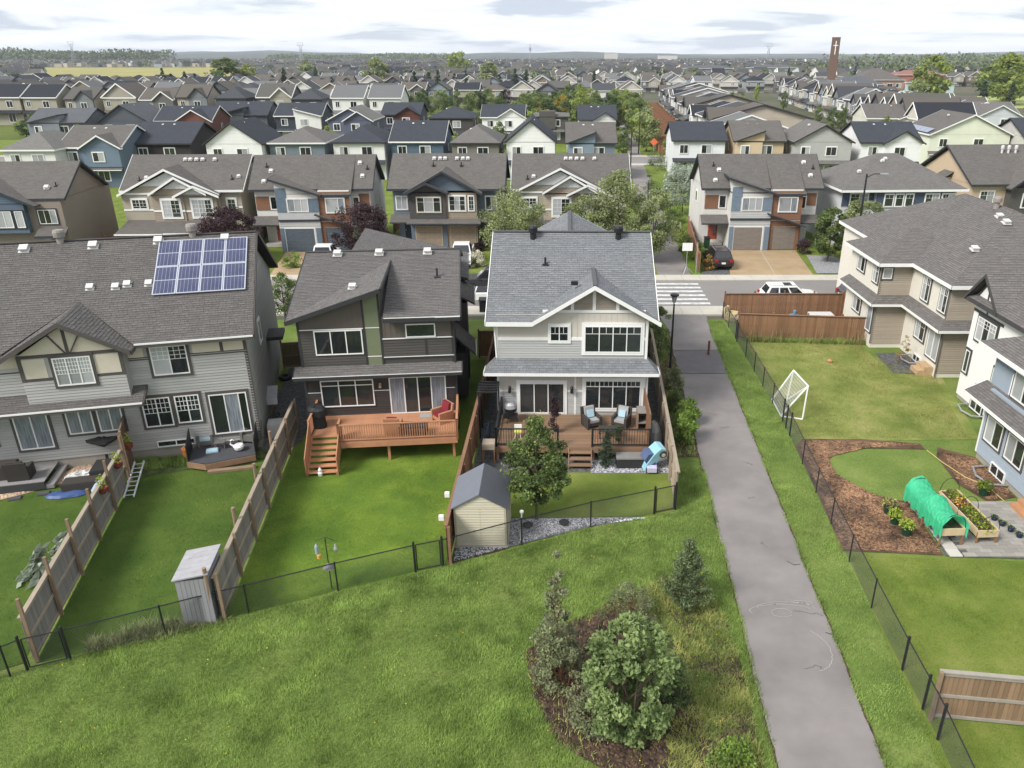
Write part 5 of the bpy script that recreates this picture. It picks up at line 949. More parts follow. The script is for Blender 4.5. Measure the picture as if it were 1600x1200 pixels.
R4 = [(45, 130, 197, 'gx', '6b7078', RFG, DARKTRIM, 'grey house with slanted dormer roof, far left of the row', 'shedL', '7e858c', 2.4), (155, 228, 190, 'gy', '565c66', RFG, DARKTRIM, 'slate grey house with a steep dark gable', None, None, 3.2), (243, 327, 189, 'gx', '6b3e33', RFB, WHITE, 'brick red house with white timbered front gable', 'gable', '7a4a3c', 2.6), (335, 415, 180, 'gx', '5b626a', RFB, DARKTRIM, 'charcoal house with long slanted roof edge', 'shedL', '50565c', 2.6), (430, 500, 181, 'gx', '3d4450', RFB, WHITE, 'navy house with white slanted front bay', 'shedR', 'eceae6', 2.4), (512, 580, 188, 'gy', '62687c', RFL, WHITE, 'blue violet house with white edged nested gables', 'gable', '5b6178', 2.4), (597, 655, 179, 'gx', '474c58', RFB, DARKTRIM, 'dark blue house with a rust brown front gable', 'gable', '6a3a2c', 2.3), (670, 738, 184, 'hip', '4a4744', RFB, DARKTRIM, 'dark brown house with black hip roof', None, None, 1.9), (753, 818, 183, 'gx', 'f2f2f0', RFB, WHITE, 'white house with nested white gables and black roof', 'gable', 'f2f2f0', 2.3), (834, 888, 182, 'flat', '57544f', RF2B, DARKTRIM, 'modern brown house with flat roof and tall grid window', None, None, 1.0), (905, 962, 187, 'gx', 'cfd2d4', RFB, DARKTRIM, 'house with blue black roof and black timbered gable by the path trees', 'gable', 'e8e8e6', 2.6)]
for i, (a, b, ye, rt, wc, rc, tr, lab, ft, fc, rs) in enumerate(R4):
    Yw = 166 + (i % 3) * 1.5; t0 = Yw / PX(870, ye, 5.7)[1]; x0, y0 = PX(a, ye, 5.7); x1, _ = PX(b, ye, 5.7); k = max(1.0, 160 / y0)
    hs('house', x0 * k, y0 * k, R(3 if a < 500 else 0), (x1 - x0) * k, 11.5, rt, wc, rc, tr, lab, G4, rise=rs, feat=ft, fc=fc)
# ------------------------------------------------------------------ fences
WOODG = m_('weathered_fence_wood', K('98928b', .6), var=.2, scale=2.2, rnd=.16, rough=.9, stretch=(6, 6, .5)); WOODT = m_('fence_rail_tan', K('b5a48e', .6), var=.14, scale=2, rnd=.1, rough=.9, stretch=(1, 6, 6)); WOODP = m_('fence_post_tan', K('9a8064', .66), var=.15, scale=3, rnd=.1, rough=.9)
STAIN = m_('stained_fence_wood', K('a0734e', .6), var=.18, scale=1.6, rnd=.18, rough=.85, stretch=(5, 5, .5)); STAINR = m_('stained_rail', K('9c7050', .6), var=.12, scale=2, rough=.85); ORANGE = m_('orange_fence_wood', K('aa7650', .62), var=.15, scale=1.6, rnd=.12, rough=.8, stretch=(5, 5, .5))
PALEW = m_('pale_fence_wood', K('c4ad92', .68), var=.12, scale=1.6, rnd=.12, rough=.85, stretch=(5, 5, .5)); DECKO = m_('orange_deck_stain', K('c98a5e', .66), var=.14, scale=1.5, rnd=.08, rough=.65); DECKB = m_('brown_deck_stain', K('a8896c', .62), var=.18, scale=1.2, rnd=.16, rough=.6, c2=K('98704e', .6))
def wood_fence(label, A, B, bm, rm, pm, h=1.8, bw=.14, gap=.008, sp=2.4, ph=1.9, side=-1, name='board_fence', z=0, cap=True, mid=True, taper=None):
    A = Vector(A); B = Vector(B); L = (B - A).length; rz = math.atan2(B.y - A.y, B.x - A.x)
    t = thing(name, label, 'fence', (A.x, A.y, z), rz)
    def mk():
        q = MB(); q.box(gap / 2, -.009, .06, bw - gap / 2, .009, h - .06); return q.mesh('board', bm)
    me = cached(('fb', h, bw, bm.name), mk); n = int(L / bw)
    for i in range(n): link('board', me, t, (i * bw, random.uniform(-.004, .004), random.uniform(-.008, .008)))
    def rail(z0, z1, y0, y1, nm='rail'):
        q = MB(); q.box(0, y0, z0, L, y1, z1); obj(nm, q, rm, t)
    s = side
    for z0 in ([.08, h / 2 - .05] if mid else [.08]) + [h - .16]:
        y0, y1 = sorted((s * .011, s * .05)); rail(z0, z0 + .1, y0, y1)
    if cap: rail(h - .055, h - .015, -.075, .075, 'cap_rail')
    k = max(1, round(L / sp))
    for i in range(k + 1):
        q = MB(); y0, y1 = sorted((s * .055, s * .155)); q.box(-.05, y0, 0, .05, y1, ph + (random.uniform(-.04, .04))); obj('post', q, pm, t, (i * L / k, 0, 0))
    return t
wood_fence('tall weathered grey board fence with posts above its top, second from the left edge', (-16.85, 19.25), (-19.55, 30.4), WOODG, WOODT, WOODP, ph=2.45)
wood_fence('tall brown privacy fence panel joining the grey duplex', (-19.6, 30.6), (-20.65, 33.2), m_('privacy_brown', K('8a6a50', .64), var=.15, scale=2, rnd=.1, stretch=(5, 5, .5)), WOODP, WOODP, h=2.5, ph=2.55, cap=False)
wood_fence('weathered board fence with tall posts between grey duplex yard and dark house', (-11.6, 21.25), (-13.45, 35.6), WOODG, WOODT, WOODP, ph=1.95, side=-1)
for y in (21.2, 24.9, 28.3, 31.3):   # leaning cedar posts beside that fence
    x = -11.6 - (y - 21.2) * .128; q = MB(); q.tube([(x - .22, y - .05, 0), (x - .16, y - .1, 2.3)], .07, 8); tag(obj('fence_post', q, WOODP), {21.2: 'thick round cedar post at the near end of the weathered fence', 24.9: 'loose cedar post, nearest to the lean-to shed after the end post', 28.3: 'loose cedar post halfway along the weathered fence', 31.3: 'loose cedar post nearest the dark deck of the grey duplex'}[y], 'post')
wood_fence('orange stained board fence between the dark house and the pale house', (-4.18, 24.4), (-3.95, 46), ORANGE, STAINR, STAINR, side=-1, ph=1.75)
wood_fence('pale board fence between the pale house and the footpath', (5.15, 28.4), (6.1, 47), PALEW, WOODT, WOODT, side=1, ph=1.85)
wood_fence('dark stained board fence with weeds along its foot, in front of the beige house', (12.5, 50.1), (21.6, 49.2), STAIN, STAINR, STAIN, sp=2.35, ph=1.9, side=1)
wood_fence('dark stained board fence along the sidewalk behind the raised beds', (12.5, 54.9), (21.3, 54.9), STAIN, STAINR, STAIN, sp=2.2, ph=1.95, side=1)
wood_fence('short stained fence panel beside the raised garden beds', (21.3, 54.9), (21.5, 53.0), STAIN, STAINR, STAIN, sp=2, ph=1.9)
wood_fence('brown weathered fence panel at the lower right corner', (11.0, 17.0), (16.5, 16.3), m_('brown_weathered', K('9b7c5c', .64), var=.22, scale=1.8, rnd=.2, stretch=(5, 5, .5)), m_('rail_grey', K('a89f92', .66), var=.1), WOODP, sp=2.4, ph=1.85, side=-1)
wood_fence('brown gate panel between the grey duplex and the dark house', (-17.0, 44.5), (-13.5, 45.2), m_('gate_brown', K('7b6044', .62), var=.15, rnd=.1), WOODP, WOODP, h=1.7)
wood_fence('stained fence panel closing the yard beside the pale house', (-5.0, 46.5), (-2.9, 46.5), STAIN, STAINR, STAIN, h=1.8)
q = MB(); q.tube([(9.9, 46.9, 0), (9.9, 46.9, .95)], .07, 8); tag(obj('bollard', q, m_('red_stain', K('8a4433', .6))), 'short red brown wooden post on the grass verge', 'post')
# black chain link fences
def wire_panel(L, h):
    v = []; f = []; s = .06; w = .0022
    def seg(a, b):
        i = len(v); v.extend([(a[0], -w, a[1] - w), (b[0], -w, b[1] - w), (b[0], w, b[1] + w), (a[0], w, a[1] + w)]); f.append((i, i + 1, i + 2, i + 3))
    x = -h
    while x < L:
        x0, z0, x1, z1 = x, 0, x + h, h
        if x0 < 0: z0 -= x0; x0 = 0
        if x1 > L: z1 -= x1 - L; x1 = L
        seg((x0, z0), (x1, z1)); seg((x0, h - z0), (x1, h - z1)); x += s * 1.2
    me = bpy.data.meshes.new('wire_mesh'); me.from_pydata([(a, b, c + .04) for a, b, c in v], [], f); me.materials.append(BLACK); return me
def link_fence(label, pts, h=1.2, heavy=(), gate=()):
    P = [Vector((x, y, 0)) for x, y in pts]; t = thing('chain_link_fence', label, 'fence', P[0])
    for i, p in enumerate(P):
        q = MB(); hv = i in heavy; q.tube([(0, 0, 0), (0, 0, h + (.12 if hv else .02))], .045 if hv else .03, 8); q.lathe([(.05 if hv else .034, 0), (.04, .03), (.01, .05)], 8, (0, 0, h + (.12 if hv else .02))); obj('post', q, BLACK, t, p - P[0])
    for i, (a, b) in enumerate(zip(P, P[1:])):
        L = (b - a).length; rz = math.atan2(b.y - a.y, b.x - a.x); g = i in gate; o0 = .08 if g else 0
        r = link('gate' if g else 'fence_panel', None, t, a - P[0], rz)
        q = MB(); q.tube([(o0, 0, h), (L - o0, 0, h)], .022, 6)
        if g: q.tube([(o0, 0, .08), (L - o0, 0, .08)], .022, 6); q.tube([(o0, 0, .08), (o0, 0, h)], .022, 6); q.tube([(L - o0, 0, .08), (L - o0, 0, h)], .022, 6)
        obj('rail', q, BLACK, r); w = link('wire_mesh', wire_panel(L, h - .04), r); w['kind'] = 'stuff'
link_fence('black chain link fence crossing the foot of the back lawns', [(-19.2, 17.9), (-17.2, 18.6), (-16.85, 18.9), (-15.75, 19.35), (-13.2, 20.5), (-10.8, 21.6), (-8.0, 22.85), (-5.35, 23.95), (-4.35, 24.3), (-1.4, 25.7), (1.4, 26.95), (4.15, 27.95), (5.1, 28.3)], heavy=(2, 3, 7, 8, 11, 12), gate=(2, 7, 11))
link_fence('black chain link fence along the right side of the footpath', [(12.35, 54.6), (12.35, 52.4), (12.35, 50.0), (12.3, 49.4), (12.25, 46.5), (12.2, 44.0), (12.15, 41.6), (12.1, 39.2), (12.05, 36.9), (12.0, 36.1), (11.95, 35.2), (11.75, 32.3), (11.6, 29.7), (11.45, 27.2), (11.3, 24.6), (11.15, 21.9), (11.0, 18.9), (10.95, 17.3), (10.9, 16.2), (10.6, 13)], heavy=(2, 3, 8, 9, 10, 16, 17, 18))
# orange lot fences receding beside the far path
FO = m_('far_orange_fence', K('a6724f', .62), var=.25, scale=.6, rough=.85)
for k in range(17):
    Y = 157 + k * 9.2; x0 = 20.2 + k * .5; t = thing('board_fence', ('nearest orange lot fence, by the orange diamond sign' if k == 0 else 'farthest orange lot fence beside the far footpath' if k == 16 else 'orange board fence of one narrow lot in the row beside the far footpath'), 'fence', (x0, Y, 0), R(-2), 'orange lot fences beside the far footpath')
    q = MB(); q.box(0, 0, 0, 9.5, .06, 1.7); obj('fence_panel', q, FO, t)
    q = MB(); q.box(-.03, .1, 0, .03, 6.4, 1.5); obj('fence_panel', q, FO, t)
    for j in range(4): q = MB(); q.box(j * 3 - .06, -.08, 0, j * 3 + .06, -.0, 1.9); obj('post', q, FO, t)
# back yard fences of the second row
for lab, A, B in (('orange fence panel between the two left craftsman yards', (-45.5, 82), (-43.0, 84)), ('orange fence left of the slate blue garages', (-31.5, 80), (-30.5, 88)), ('orange fence right of the slate blue garages', (-17.9, 84), (-16.8, 92)), ('red brown fence between the two middle duplexes', (-5.2, 83), (-4.4, 83)), ('red brown fence beside the silver leaved tree', (12.7, 67.5), (14.3, 84))): wood_fence(lab, A, B, ORANGE, STAINR, STAINR, bw=.3, sp=3)
wood_fence('orange fence behind the steel blue house', (-46, 92), (-40, 92), ORANGE, STAINR, STAINR, bw=.3, sp=3); wood_fence('low orange stained gate by the second row lawn', (-45.2, 76), (-42.6, 76), STAIN, STAINR, STAINR, bw=.3, sp=2.6, h=1.5)

# ------------------------------------------------------------------ decks
def railing(t, a, b, z, m, h=.9, bal=.1, name='railing', bm=None, br=.02, posts=True, sq=True):
    a = Vector((a[0], a[1], z)); b = Vector((b[0], b[1], z)); L = (b - a).length; rz = math.atan2(b.y - a.y, b.x - a.x); r = link(name, None, t, a, rz)
    q = MB(); q.box(0, -.05, h - .04, L, .05, h); obj('rail', q, m, r); q = MB(); q.box(0, -.02, .08, L, .02, .14); obj('rail', q, m, r)
    def mk(): q = MB(); q.box(-br, -br, .1, br, br, h - .04); return q.mesh('baluster', bm or m)
    me = cached(('bal', h, br, (bm or m).name), mk); n = int(L / bal)
    for i in range(1, n): link('baluster', me, r, (i * L / n, 0, 0))
    if posts:
        for k in (0, L): q = MB(); q.box(-.05, -.05, -.1, .05, .05, h + .03); obj('post', q, m, r, (k, 0, 0))
def deck_boards(t, x0, x1, y0, y1, z, m, bw=.14):
    def mk(): q = MB(); q.box(0, 0, -.03, x1 - x0, bw - .008, 0); return q.mesh('board', m)
    me = mk(); n = int(round((y1 - y0) / bw))
    for i in range(n): link('board', me, t, (x0, y0 + i * bw, z))
def stairs(t, x0, x1, y, z, n, m, run=.27, name='stair'):     # going down towards -y
    s = link(name, None, t, (x0, y, 0)); h = z / (n + 1)
    for k in range(n): q = MB(); q.box(0, 0, -.04, x1 - x0, run + .02, 0); obj('step', q, m, s, (0, -(k + 1) * run, z - (k + 1) * h))
    for x in (0.0, x1 - x0 - .04): q = MB(); q.extr([(x, 0, z - .02), (x, -n * run, max(0, z - n * h - .05)), (x, -n * run, 0), (x, -.05, z - .35)], (.04, 0, 0)); obj('stringer', q, m, s)
dk = thing('deck', 'brown wooden deck with black railings behind the pale house', 'deck', (-3.05, 32.65, 0), R(-.7))
deck_boards(dk, .1, 7.55, 0, 3.7, .75, DECKB)
q = MB(); q.box(.1, -.03, .45, 7.55, -.002, .73); obj('fascia_board', q, DECKB, dk)
for x in (.2, 2.5, 4.8, 7.4): q = MB(); q.box(x - .06, .02, 0, x + .06, .14, .7); obj('post', q, DECKB, dk)
railing(dk, (.15, .05), (3.1, .05), .75, BLACK, .95, .12, br=.01); railing(dk, (4.75, .05), (7.5, .05), .75, BLACK, .95, .12, br=.01); railing(dk, (.15, 3.6), (.15, .05), .75, BLACK, .95, .12, br=.01)
stairs(dk, 3.6, 4.72, -.0, .75, 3, DECKB, .28)
q = MB(); q.box(7.45, .2, .72, 7.52, 3.4, 2.4); o = obj('privacy_screen', q, m_('screen_wood', K('8d6747', .66), var=.15), dk)
dd = thing('deck', 'orange stained raised deck with stairs behind the dark house', 'deck', (-12.55, 35.15, 0), R(6)); DKZ = 1.15
deck_boards(dd, 2.0, 7.5, -3.05, -.02, DKZ, DECKO); deck_boards(dd, .55, 2.0, -2.4, -.02, DKZ, DECKO)
q = MB(); q.box(2.0, -3.1, .85, 7.5, -3.06, 1.12); obj('fascia_board', q, DECKO, dd)
for x in (4.2, 7.3): q = MB(); q.box(x - .06, -2.9, 0, x + .06, -2.78, 1.1); obj('post', q, DECKO, dd)
railing(dd, (1.95, -3.05), (7.5, -3.05), DKZ, DECKO, .9, .11, br=.018); railing(dd, (7.5, -3.05), (7.5, -.1), DKZ, DECKO, .9, .11, br=.018); railing(dd, (.5, -2.4), (.5, -.1), DKZ, DECKO, .9, .11, br=.018); railing(dd, (1.95, -2.4), (1.95, -3.05), DKZ, DECKO, .9, .11, br=.018)
stairs(dd, .55, 1.9, -2.4, DKZ, 6, DECKO, .29)
for x in (.5, 1.93): q = MB(); q.extr([(x, -2.35, DKZ + .9), (x, -4.2, .95), (x, -4.2, .02), (x, -2.35, DKZ - .1)], (.04, 0, 0)); obj('stair_side_panel', q, DECKO, dd)
ld = thing('deck', 'low dark charcoal deck with wood edge behind the grey duplex', 'deck', (-18.0, 33.15, 0), R(14)); DGR = m_('charcoal_deck', K('55565c', .62), var=.1, rnd=.1, rough=.7); deck_boards(ld, .3, 3.2, -1.5, .0, .42, DGR)
q = MB(); q.extr([(.3, -1.5, .4), (1.2, -1.95, .4), (3.3, -1.5, .4), (3.3, 0, .4)], (0, 0, .025)); obj('deck_corner', q, DGR, ld)
q = MB(); q.bar((.25, -1.5, .26), (1.15, -2.0, .26), .04, .28); q.bar((1.15, -2.0, .26), (3.3, -1.55, .26), .04, .28); obj('fascia_board', q, m_('bare_lumber', K('a57f5f', .66), var=.15, scale=3), ld); q = MB(); q.box(1.2, -2.2, .0, 3.3, -1.95, .12); obj('step', q, WOODP, ld)
for a, b in (((.25, -.1), (.3, -1.5)), ((3.3, -.1), (3.3, -1.5))): q = MB(); q.extr([(a[0], a[1], .42), (b[0], b[1], .42), (b[0], b[1], 1.2), (a[0], a[1], 1.5)], (.03, 0, 0)); obj('mesh_screen', q, BLACK, ld)
l2 = thing('deck', 'low grey deck with dark wicker seats at the left edge', 'deck', (-23.0, 29.95, 0), R(14)); G2 = m_('grey_composite_deck', K('9a9796', .66), var=.06, rnd=.08, rough=.7)
deck_boards(l2, -4.5, 0, 0, 3.1, .42, G2); q = MB(); q.box(-4.5, -.05, .05, .0, -.01, .4); q2 = obj('fascia_board', q, m_('dark_board', K('4a4a4c', .6)), l2); q = MB(); q.box(.02, -.02, .05, .35, 3.1, .22); obj('step', q, G2, l2)

# ------------------------------------------------------------------ small builders
def boxthing(name, label, cat, loc, size, m, rz=0, group=None):
    q = MB(); w, d, h = size; b = .03; q.box(-w / 2, -d / 2, 0, w / 2, d / 2, h - b); q.box(-w / 2 + b, -d / 2 + b, h - b, w / 2 - b, d / 2 - b, h)
    return tag(obj(name, q, m, None, loc, rz), label, cat, group)
WICK = m_('dark_wicker', K('4c4641', .62), var=.3, scale=30, bump=.4); CUSHG = m_('cushion_grey', K('a9aaa8', .7), var=.06); CUSHB = m_('cushion_light_blue', K('a8cbdc', .72), var=.05); REDC = m_('cushion_red', K('8e1f30', .66), var=.12)
def armchair(label, loc, rz, fr, cu, pil=None, w=.8):
    t = thing('armchair', label, 'chair', loc, rz)
    q = MB(); q.box(-w / 2 + .1, -.35, .12, w / 2 - .1, .3, .3); obj('seat', q, fr, t)
    for s in (-1, 1): q = MB(); q.box(min(s * w / 2, s * (w / 2 - .12)), -.38, .0, max(s * w / 2, s * (w / 2 - .12)), .32, .58); obj('armrest', q, fr, t)
    q = MB(); q.extr([(-w / 2, .26, .0), (-w / 2, .36, .0), (-w / 2, .5, .92), (-w / 2, .4, .92)], (w, 0, 0)); obj('backrest', q, fr, t)
    q = MB(); q.box(-w / 2 + .13, -.34, .3, w / 2 - .13, .24, .43); obj('cushion', q, cu, t); q = MB(); q.extr([(-w / 2 + .14, .14, .44), (-w / 2 + .14, .26, .44), (-w / 2 + .14, .4, .94), (-w / 2 + .14, .27, .94)], (w - .28, 0, 0)); obj('cushion', q, cu, t)
    if pil: q = MB(); q.extr([(-.17, .02, .48), (-.17, .1, .45), (-.17, .24, .78), (-.17, .15, .8)], (.34, 0, 0)); tag(obj('pillow', q, pil, None, loc, rz), 'light blue pillow on the ' + ('left' if loc[0] < 2 else 'right') + ' wicker armchair of the brown deck', 'pillow')
    return t
armchair('wicker armchair with grey cushions left of the other on the brown deck', (1.75, 34.9, .76), R(25), WICK, CUSHG, CUSHB); armchair('wicker armchair with grey cushions beside the wooden cupboard on the brown deck', (3.25, 34.9, .76), R(-25), WICK, CUSHG, CUSHB)
def table(name, label, loc, w, d, h, m, rz=0, lm=None):
    t = thing(name, label, 'table', loc, rz); q = MB(); q.box(-w / 2, -d / 2, h - .05, w / 2, d / 2, h); obj('tabletop', q, m, t)
    def mk(): q = MB(); q.box(-.025, -.025, 0, .025, .025, h - .05); return q.mesh('leg', lm or m)
    me = mk()
    for sx in (-1, 1):
        for sy in (-1, 1): link('leg', me, t, (sx * (w / 2 - .05), sy * (d / 2 - .05), 0))
    return t
table('coffee_table', 'low dark wicker table in front of the two armchairs', (2.6, 33.7, .76), 1.1, .6, .45, WICK)
t = thing('storage_box', 'long dark storage box with grey lid on the gravel before the brown deck', 'storage box', (3.55, 32.1, .01)); q = MB(); q.box(-.72, -.3, 0, .72, .3, .5); obj('body', q, m_('resin_dark', K('3c3c3e', .6)), t); q = MB(); q.box(-.75, -.33, .5, .75, .33, .57); obj('lid', q, m_('resin_grey', K('8b8986', .66)), t)
def pram(label, loc, body, base, rz=0):
    pass
def toy_car(label, loc, m, m2, rz, tilt=0, s=1.0):
    t = thing('toy_car', label, 'toy car', loc, rz); t.scale = (s, s, s); t.rotation_euler = (R(tilt), 0, rz)
    q = MB(); pts = [(-.6, .12), (-.6, .42), (-.25, .5), (.2, .48), (.55, .38), (.62, .15)]; q.extr([(x, -.3, z) for x, z in pts], (0, .6, 0)); obj('body', q, m, t)
    q = MB(); q.extr([(x, -.24, z) for x, z in [(-.3, .5), (-.2, .68), (.1, .68), (.22, .5)]], (0, .48, 0)); obj('windscreen', q, m2, t)
    def mk(): q = MB(); q.lathe([(.04, -.05), (.14, -.05), (.15, -.03), (.15, .03), (.14, .05), (.04, .05)], 12, M=Matrix.Rotation(R(90), 4, 'X')); return q.mesh('wheel', BLACK)
    me = cached('toywheel', mk)
    for x in (-.38, .38):
        for y in (-.32, .32): w = link('wheel', me, t, (x, y, .15)); q = MB(); q.lathe([(.02, -.058), (.09, -.058), (.09, .058), (.02, .058)], 10, M=Matrix.Rotation(R(90), 4, 'X')); obj('hub_cap', q, VENT, w)
toy_car('pale blue ride-on toy car tipped up against the pale fence', (4.75, 32.0, .35), m_('toy_blue', K('8fcbe0', .74), rough=.3), m_('toy_blue_dark', K('5a6f9a', .6)), R(80), 38, 1.15)
bpy.data.objects['toy_car'].rotation_euler = (R(12), R(-58), R(8)); bpy.data.objects['toy_car'].location = (4.75, 32.0, .45)
toy_car('white and lavender ride-on toy car beside the storage box', (4.45, 31.75, 0), m_('toy_lavender', K('c4c2e6', .76), rough=.35), m_('toy_navy', K('34407a', .6)), R(88), 0, .75)
toy_car('red ride-on toy behind the blue toy car', (4.5, 33.0, 0), m_('toy_red', K('a51c32', .66), rough=.35), m_('toy_dark', K('2b2b30', .6)), R(70), 0, .6)
def cover(name, label, cat, loc, prof, m, sx=1, sy=1, rz=0, seed=0, n=14):   # draped lumpy cover / soft heap
    rn = random.Random(seed); q = MB(); q.lathe(prof, n); q.v = [(x * sx * (1 + rn.uniform(-.07, .07)), y * sy * (1 + rn.uniform(-.07, .07)), z * (1 + rn.uniform(-.03, .03))) for x, y, z in q.v]
    return tag(obj(name, q, m, None, loc, rz), label, cat)
cover('covered_bicycle', 'crumpled grey plastic cover over something beside the pale fence', 'cover', (4.9, 34.6, 0), [(.5, 0), (.48, .4), (.36, .8), (.16, 1.05), (.02, 1.1)], m_('grey_tarp', K('a5a7a9', .7), rough=.4, bump=.5), .8, 1.8, 0, 3)
t = thing('cupboard', 'narrow weathered wooden cupboard at the right end of the brown deck', 'cupboard', (4.3, 34.6, .76)); q = MB(); q.box(-.3, -.4, 0, .3, .4, .06); q.box(-.3, -.4, .06, -.26, .4, 1.0); q.box(.26, -.4, .06, .3, .4, 1.0); q.box(-.26, .36, .06, .26, .4, 1.0); obj('body', q, WOODP, t)
for z in (.45, 1.0): q = MB(); q.box(-.3, -.42, z, .3, .42, z + .04); obj('shelf', q, WOODG, t)
t = thing('barbecue', 'round black kettle barbecue with chrome lid beside the patio door', 'barbecue', (-2.35, 35.4, .76)); q = MB(); q.lathe([(.1, .5), (.3, .6), (.34, .78), (.34, .8)], 14); obj('bowl', q, BLACK, t); q = MB(); q.lathe([(.34, .8), (.3, .98), (.16, 1.08), (.02, 1.1)], 14); obj('lid', q, METAL, t); q = MB(); q.box(-.35, -.3, .3, .35, .3, .34); obj('shelf', q, BLACK, t)
for k in range(3): a = k * 2.09; q = MB(); q.tube([(.1 * math.cos(a), .1 * math.sin(a), .55), (.35 * math.cos(a), .35 * math.sin(a), 0)], .02); obj('leg', q, BLACK, t)
t = thing('pergola', 'small black slatted pergola at the left corner of the pale house', 'pergola', (-3.5, 35.5, 0)); 
for k in range(5): q = MB(); q.box(-.5, -.6 + k * .32, 2.55, .55, -.52 + k * .32, 2.62); obj('slat', q, BLACK, t)
for p in ((-.4, -.5), (-.4, .7), (.5, -.5), (.5, .7)): q = MB(); q.box(p[0] - .04, p[1] - .04, 0, p[0] + .04, p[1] + .04, 2.55); obj('post', q, BLACK, t)
t = thing('planter_box', 'tall wooden planter at the left end of the brown deck', 'planter', (-3.25, 32.6, 0)); q = MB(); q.box(-.3, -.3, .75, .3, .3, 1.05); obj('box', q, WOODT, t)
for sx in (-1, 1):
    for sy in (-1, 1): q = MB(); q.box(sx * .27 - .03, sy * .27 - .03, 0, sx * .27 + .03, sy * .27 + .03, .75); obj('leg', q, STAIN, t)
t = thing('high_chair', 'small white and yellow child seat on the brown deck', 'chair', (-1.9, 33.6, .76)); q = MB(); q.box(-.18, -.18, .3, .18, .18, .36); obj('seat', q, m_('toy_yellow', K('c8cc3a', .7)), t); q = MB(); q.box(-.18, .15, .36, .18, .2, .62); obj('backrest', q, WHITE, t)
for k in range(4): a = k * 1.57 + .78; q = MB(); q.tube([(.14 * math.cos(a), .14 * math.sin(a), .3), (.22 * math.cos(a), .22 * math.sin(a), 0)], .015); obj('leg', q, WHITE, t)
boxthing('water_table', 'turquoise and blue plastic water table behind the garden shed', 'play table', (-3.4, 29.5, 0), (.75, .9, .55), m_('plastic_blue', K('2c7fb8', .66), rough=.35)); boxthing('play_tray', 'pale green plastic tray lying on the blue water table', 'tray', (-3.4, 29.5, .55), (.7, .85, .12), m_('plastic_mint', K('a9cfa9', .72), rough=.35)); boxthing('toy_bin', 'blue plastic tub right of the water table', 'tub', (-2.65, 29.6, 0), (.5, .5, .4), m_('plastic_blue', (0, 0, 0))); boxthing('toy_house', 'pink and red plastic toy against the orange fence', 'toy', (-3.5, 28.7, 0), (.5, .4, .5), m_('plastic_pink', K('e2566c', .7), rough=.35))
t = thing('bicycle', 'bicycle parked in the narrow passage left of the brown deck', 'bicycle', (-3.5, 34.5, 0), R(85))
for x in (-.5, .5): q = MB(); q.tube([(x + .33 * math.cos(a * .5236), 0, .34 + .33 * math.sin(a * .5236)) for a in range(13)], .02, 5, False); obj('wheel', q, BLACK, t)
q = MB(); fb = m_('bike_blue', K('4a6ea8', .66)); q.tube([(-.5, 0, .34), (-.1, 0, .3), (.4, 0, .8), (-.2, 0, .78), (-.5, 0, .34)], .02, 6); q.tube([(.5, 0, .34), (.4, 0, .95)], .02, 6); obj('frame', q, fb, t); q = MB(); q.tube([(.4, -.25, 1.0), (.4, .25, 1.0)], .015); obj('handlebar', q, BLACK, t); q = MB(); q.box(-.32, -.06, .9, -.08, .06, .95); obj('saddle', q, BLACK, t)
# dark house deck furniture
cover('covered_barbecue', 'barbecue under a black cover on the orange deck', 'barbecue', (-11.75, 34.0, 1.16), [(.42, 0), (.42, .55), (.5, .62), (.48, .95), (.32, 1.12), (.05, 1.16)], m_('black_cover', K('26282b', .6), rough=.6, bump=.4), 1, .75, R(-10), 5)
armchair('red cushioned chair in the right corner of the orange deck', (-5.75, 34.7, 1.16), R(-50), DECKO, REDC, None, .85); armchair('red cushioned chair behind the front railing of the orange deck', (-7.9, 33.4, 1.16), R(180), DECKO, REDC, None, .75)
table('patio_table', 'dark slatted table behind the orange railing', (-6.9, 33.2, 1.16), 1.3, .7, .5, DARKTRIM)
boxthing('door_mat', 'grey door mat before the patio door on the orange deck', 'mat', (-6.5, 35.2, 1.155), (.9, .5, .05), CUSHG, R(6))
cover('garden_gnome', 'small white and red garden ornament on the bright lawn', 'ornament', (-11.0, 31.2, 0), [(.1, 0), (.12, .15), (.07, .22), (.09, .3), (.02, .42)], WHITE, 1, 1, 0, 1)
# grey duplex decks
W14 = R(14)
armchair('grey slatted chair with blue cushion on the charcoal deck', (-17.2, 33.6, .43), W14, m_('grey_slats', K('77746f', .64), var=.1), CUSHB, None, .75); armchair('grey slatted lounge chair by the right screen of the charcoal deck', (-15.1, 33.9, .43), R(-10), m_('grey_slats', (0, 0, 0)), m_('grey_slats', (0, 0, 0)), None, .75)
table('patio_table', 'small dark glass topped table on the charcoal deck', (-16.1, 33.9, .43), .8, .6, .55, m_('smoked_glass', (.03, .045, .05), rough=.1), W14, BLACK); table('side_table', 'low slatted stool on the charcoal deck', (-16.35, 33.15, .43), .5, .4, .35, m_('grey_slats', (0, 0, 0)), W14)
boxthing('cushion', 'pale blue cushion lying on the charcoal deck', 'cushion', (-16.6, 32.75, .44), (.55, .4, .1), CUSHB, R(20))
def swan(loc):
    t = thing('swan_planter', 'white swan shaped planter with yellow flowers on the charcoal deck', 'planter', loc, R(10)); q = MB(); q.lathe([(.08, 0), (.22, .08), (.26, .22), (.2, .3)], 12); obj('body', q, WHITE, t); q = MB(); q.tube([(-.2, 0, .2), (-.36, 0, .34), (-.34, 0, .52), (-.24, 0, .58), (-.18, 0, .5)], [.06, .045, .035, .04, .02], 8); obj('neck', q, WHITE, t)
    return t
swan((-15.35, 32.9, .44))
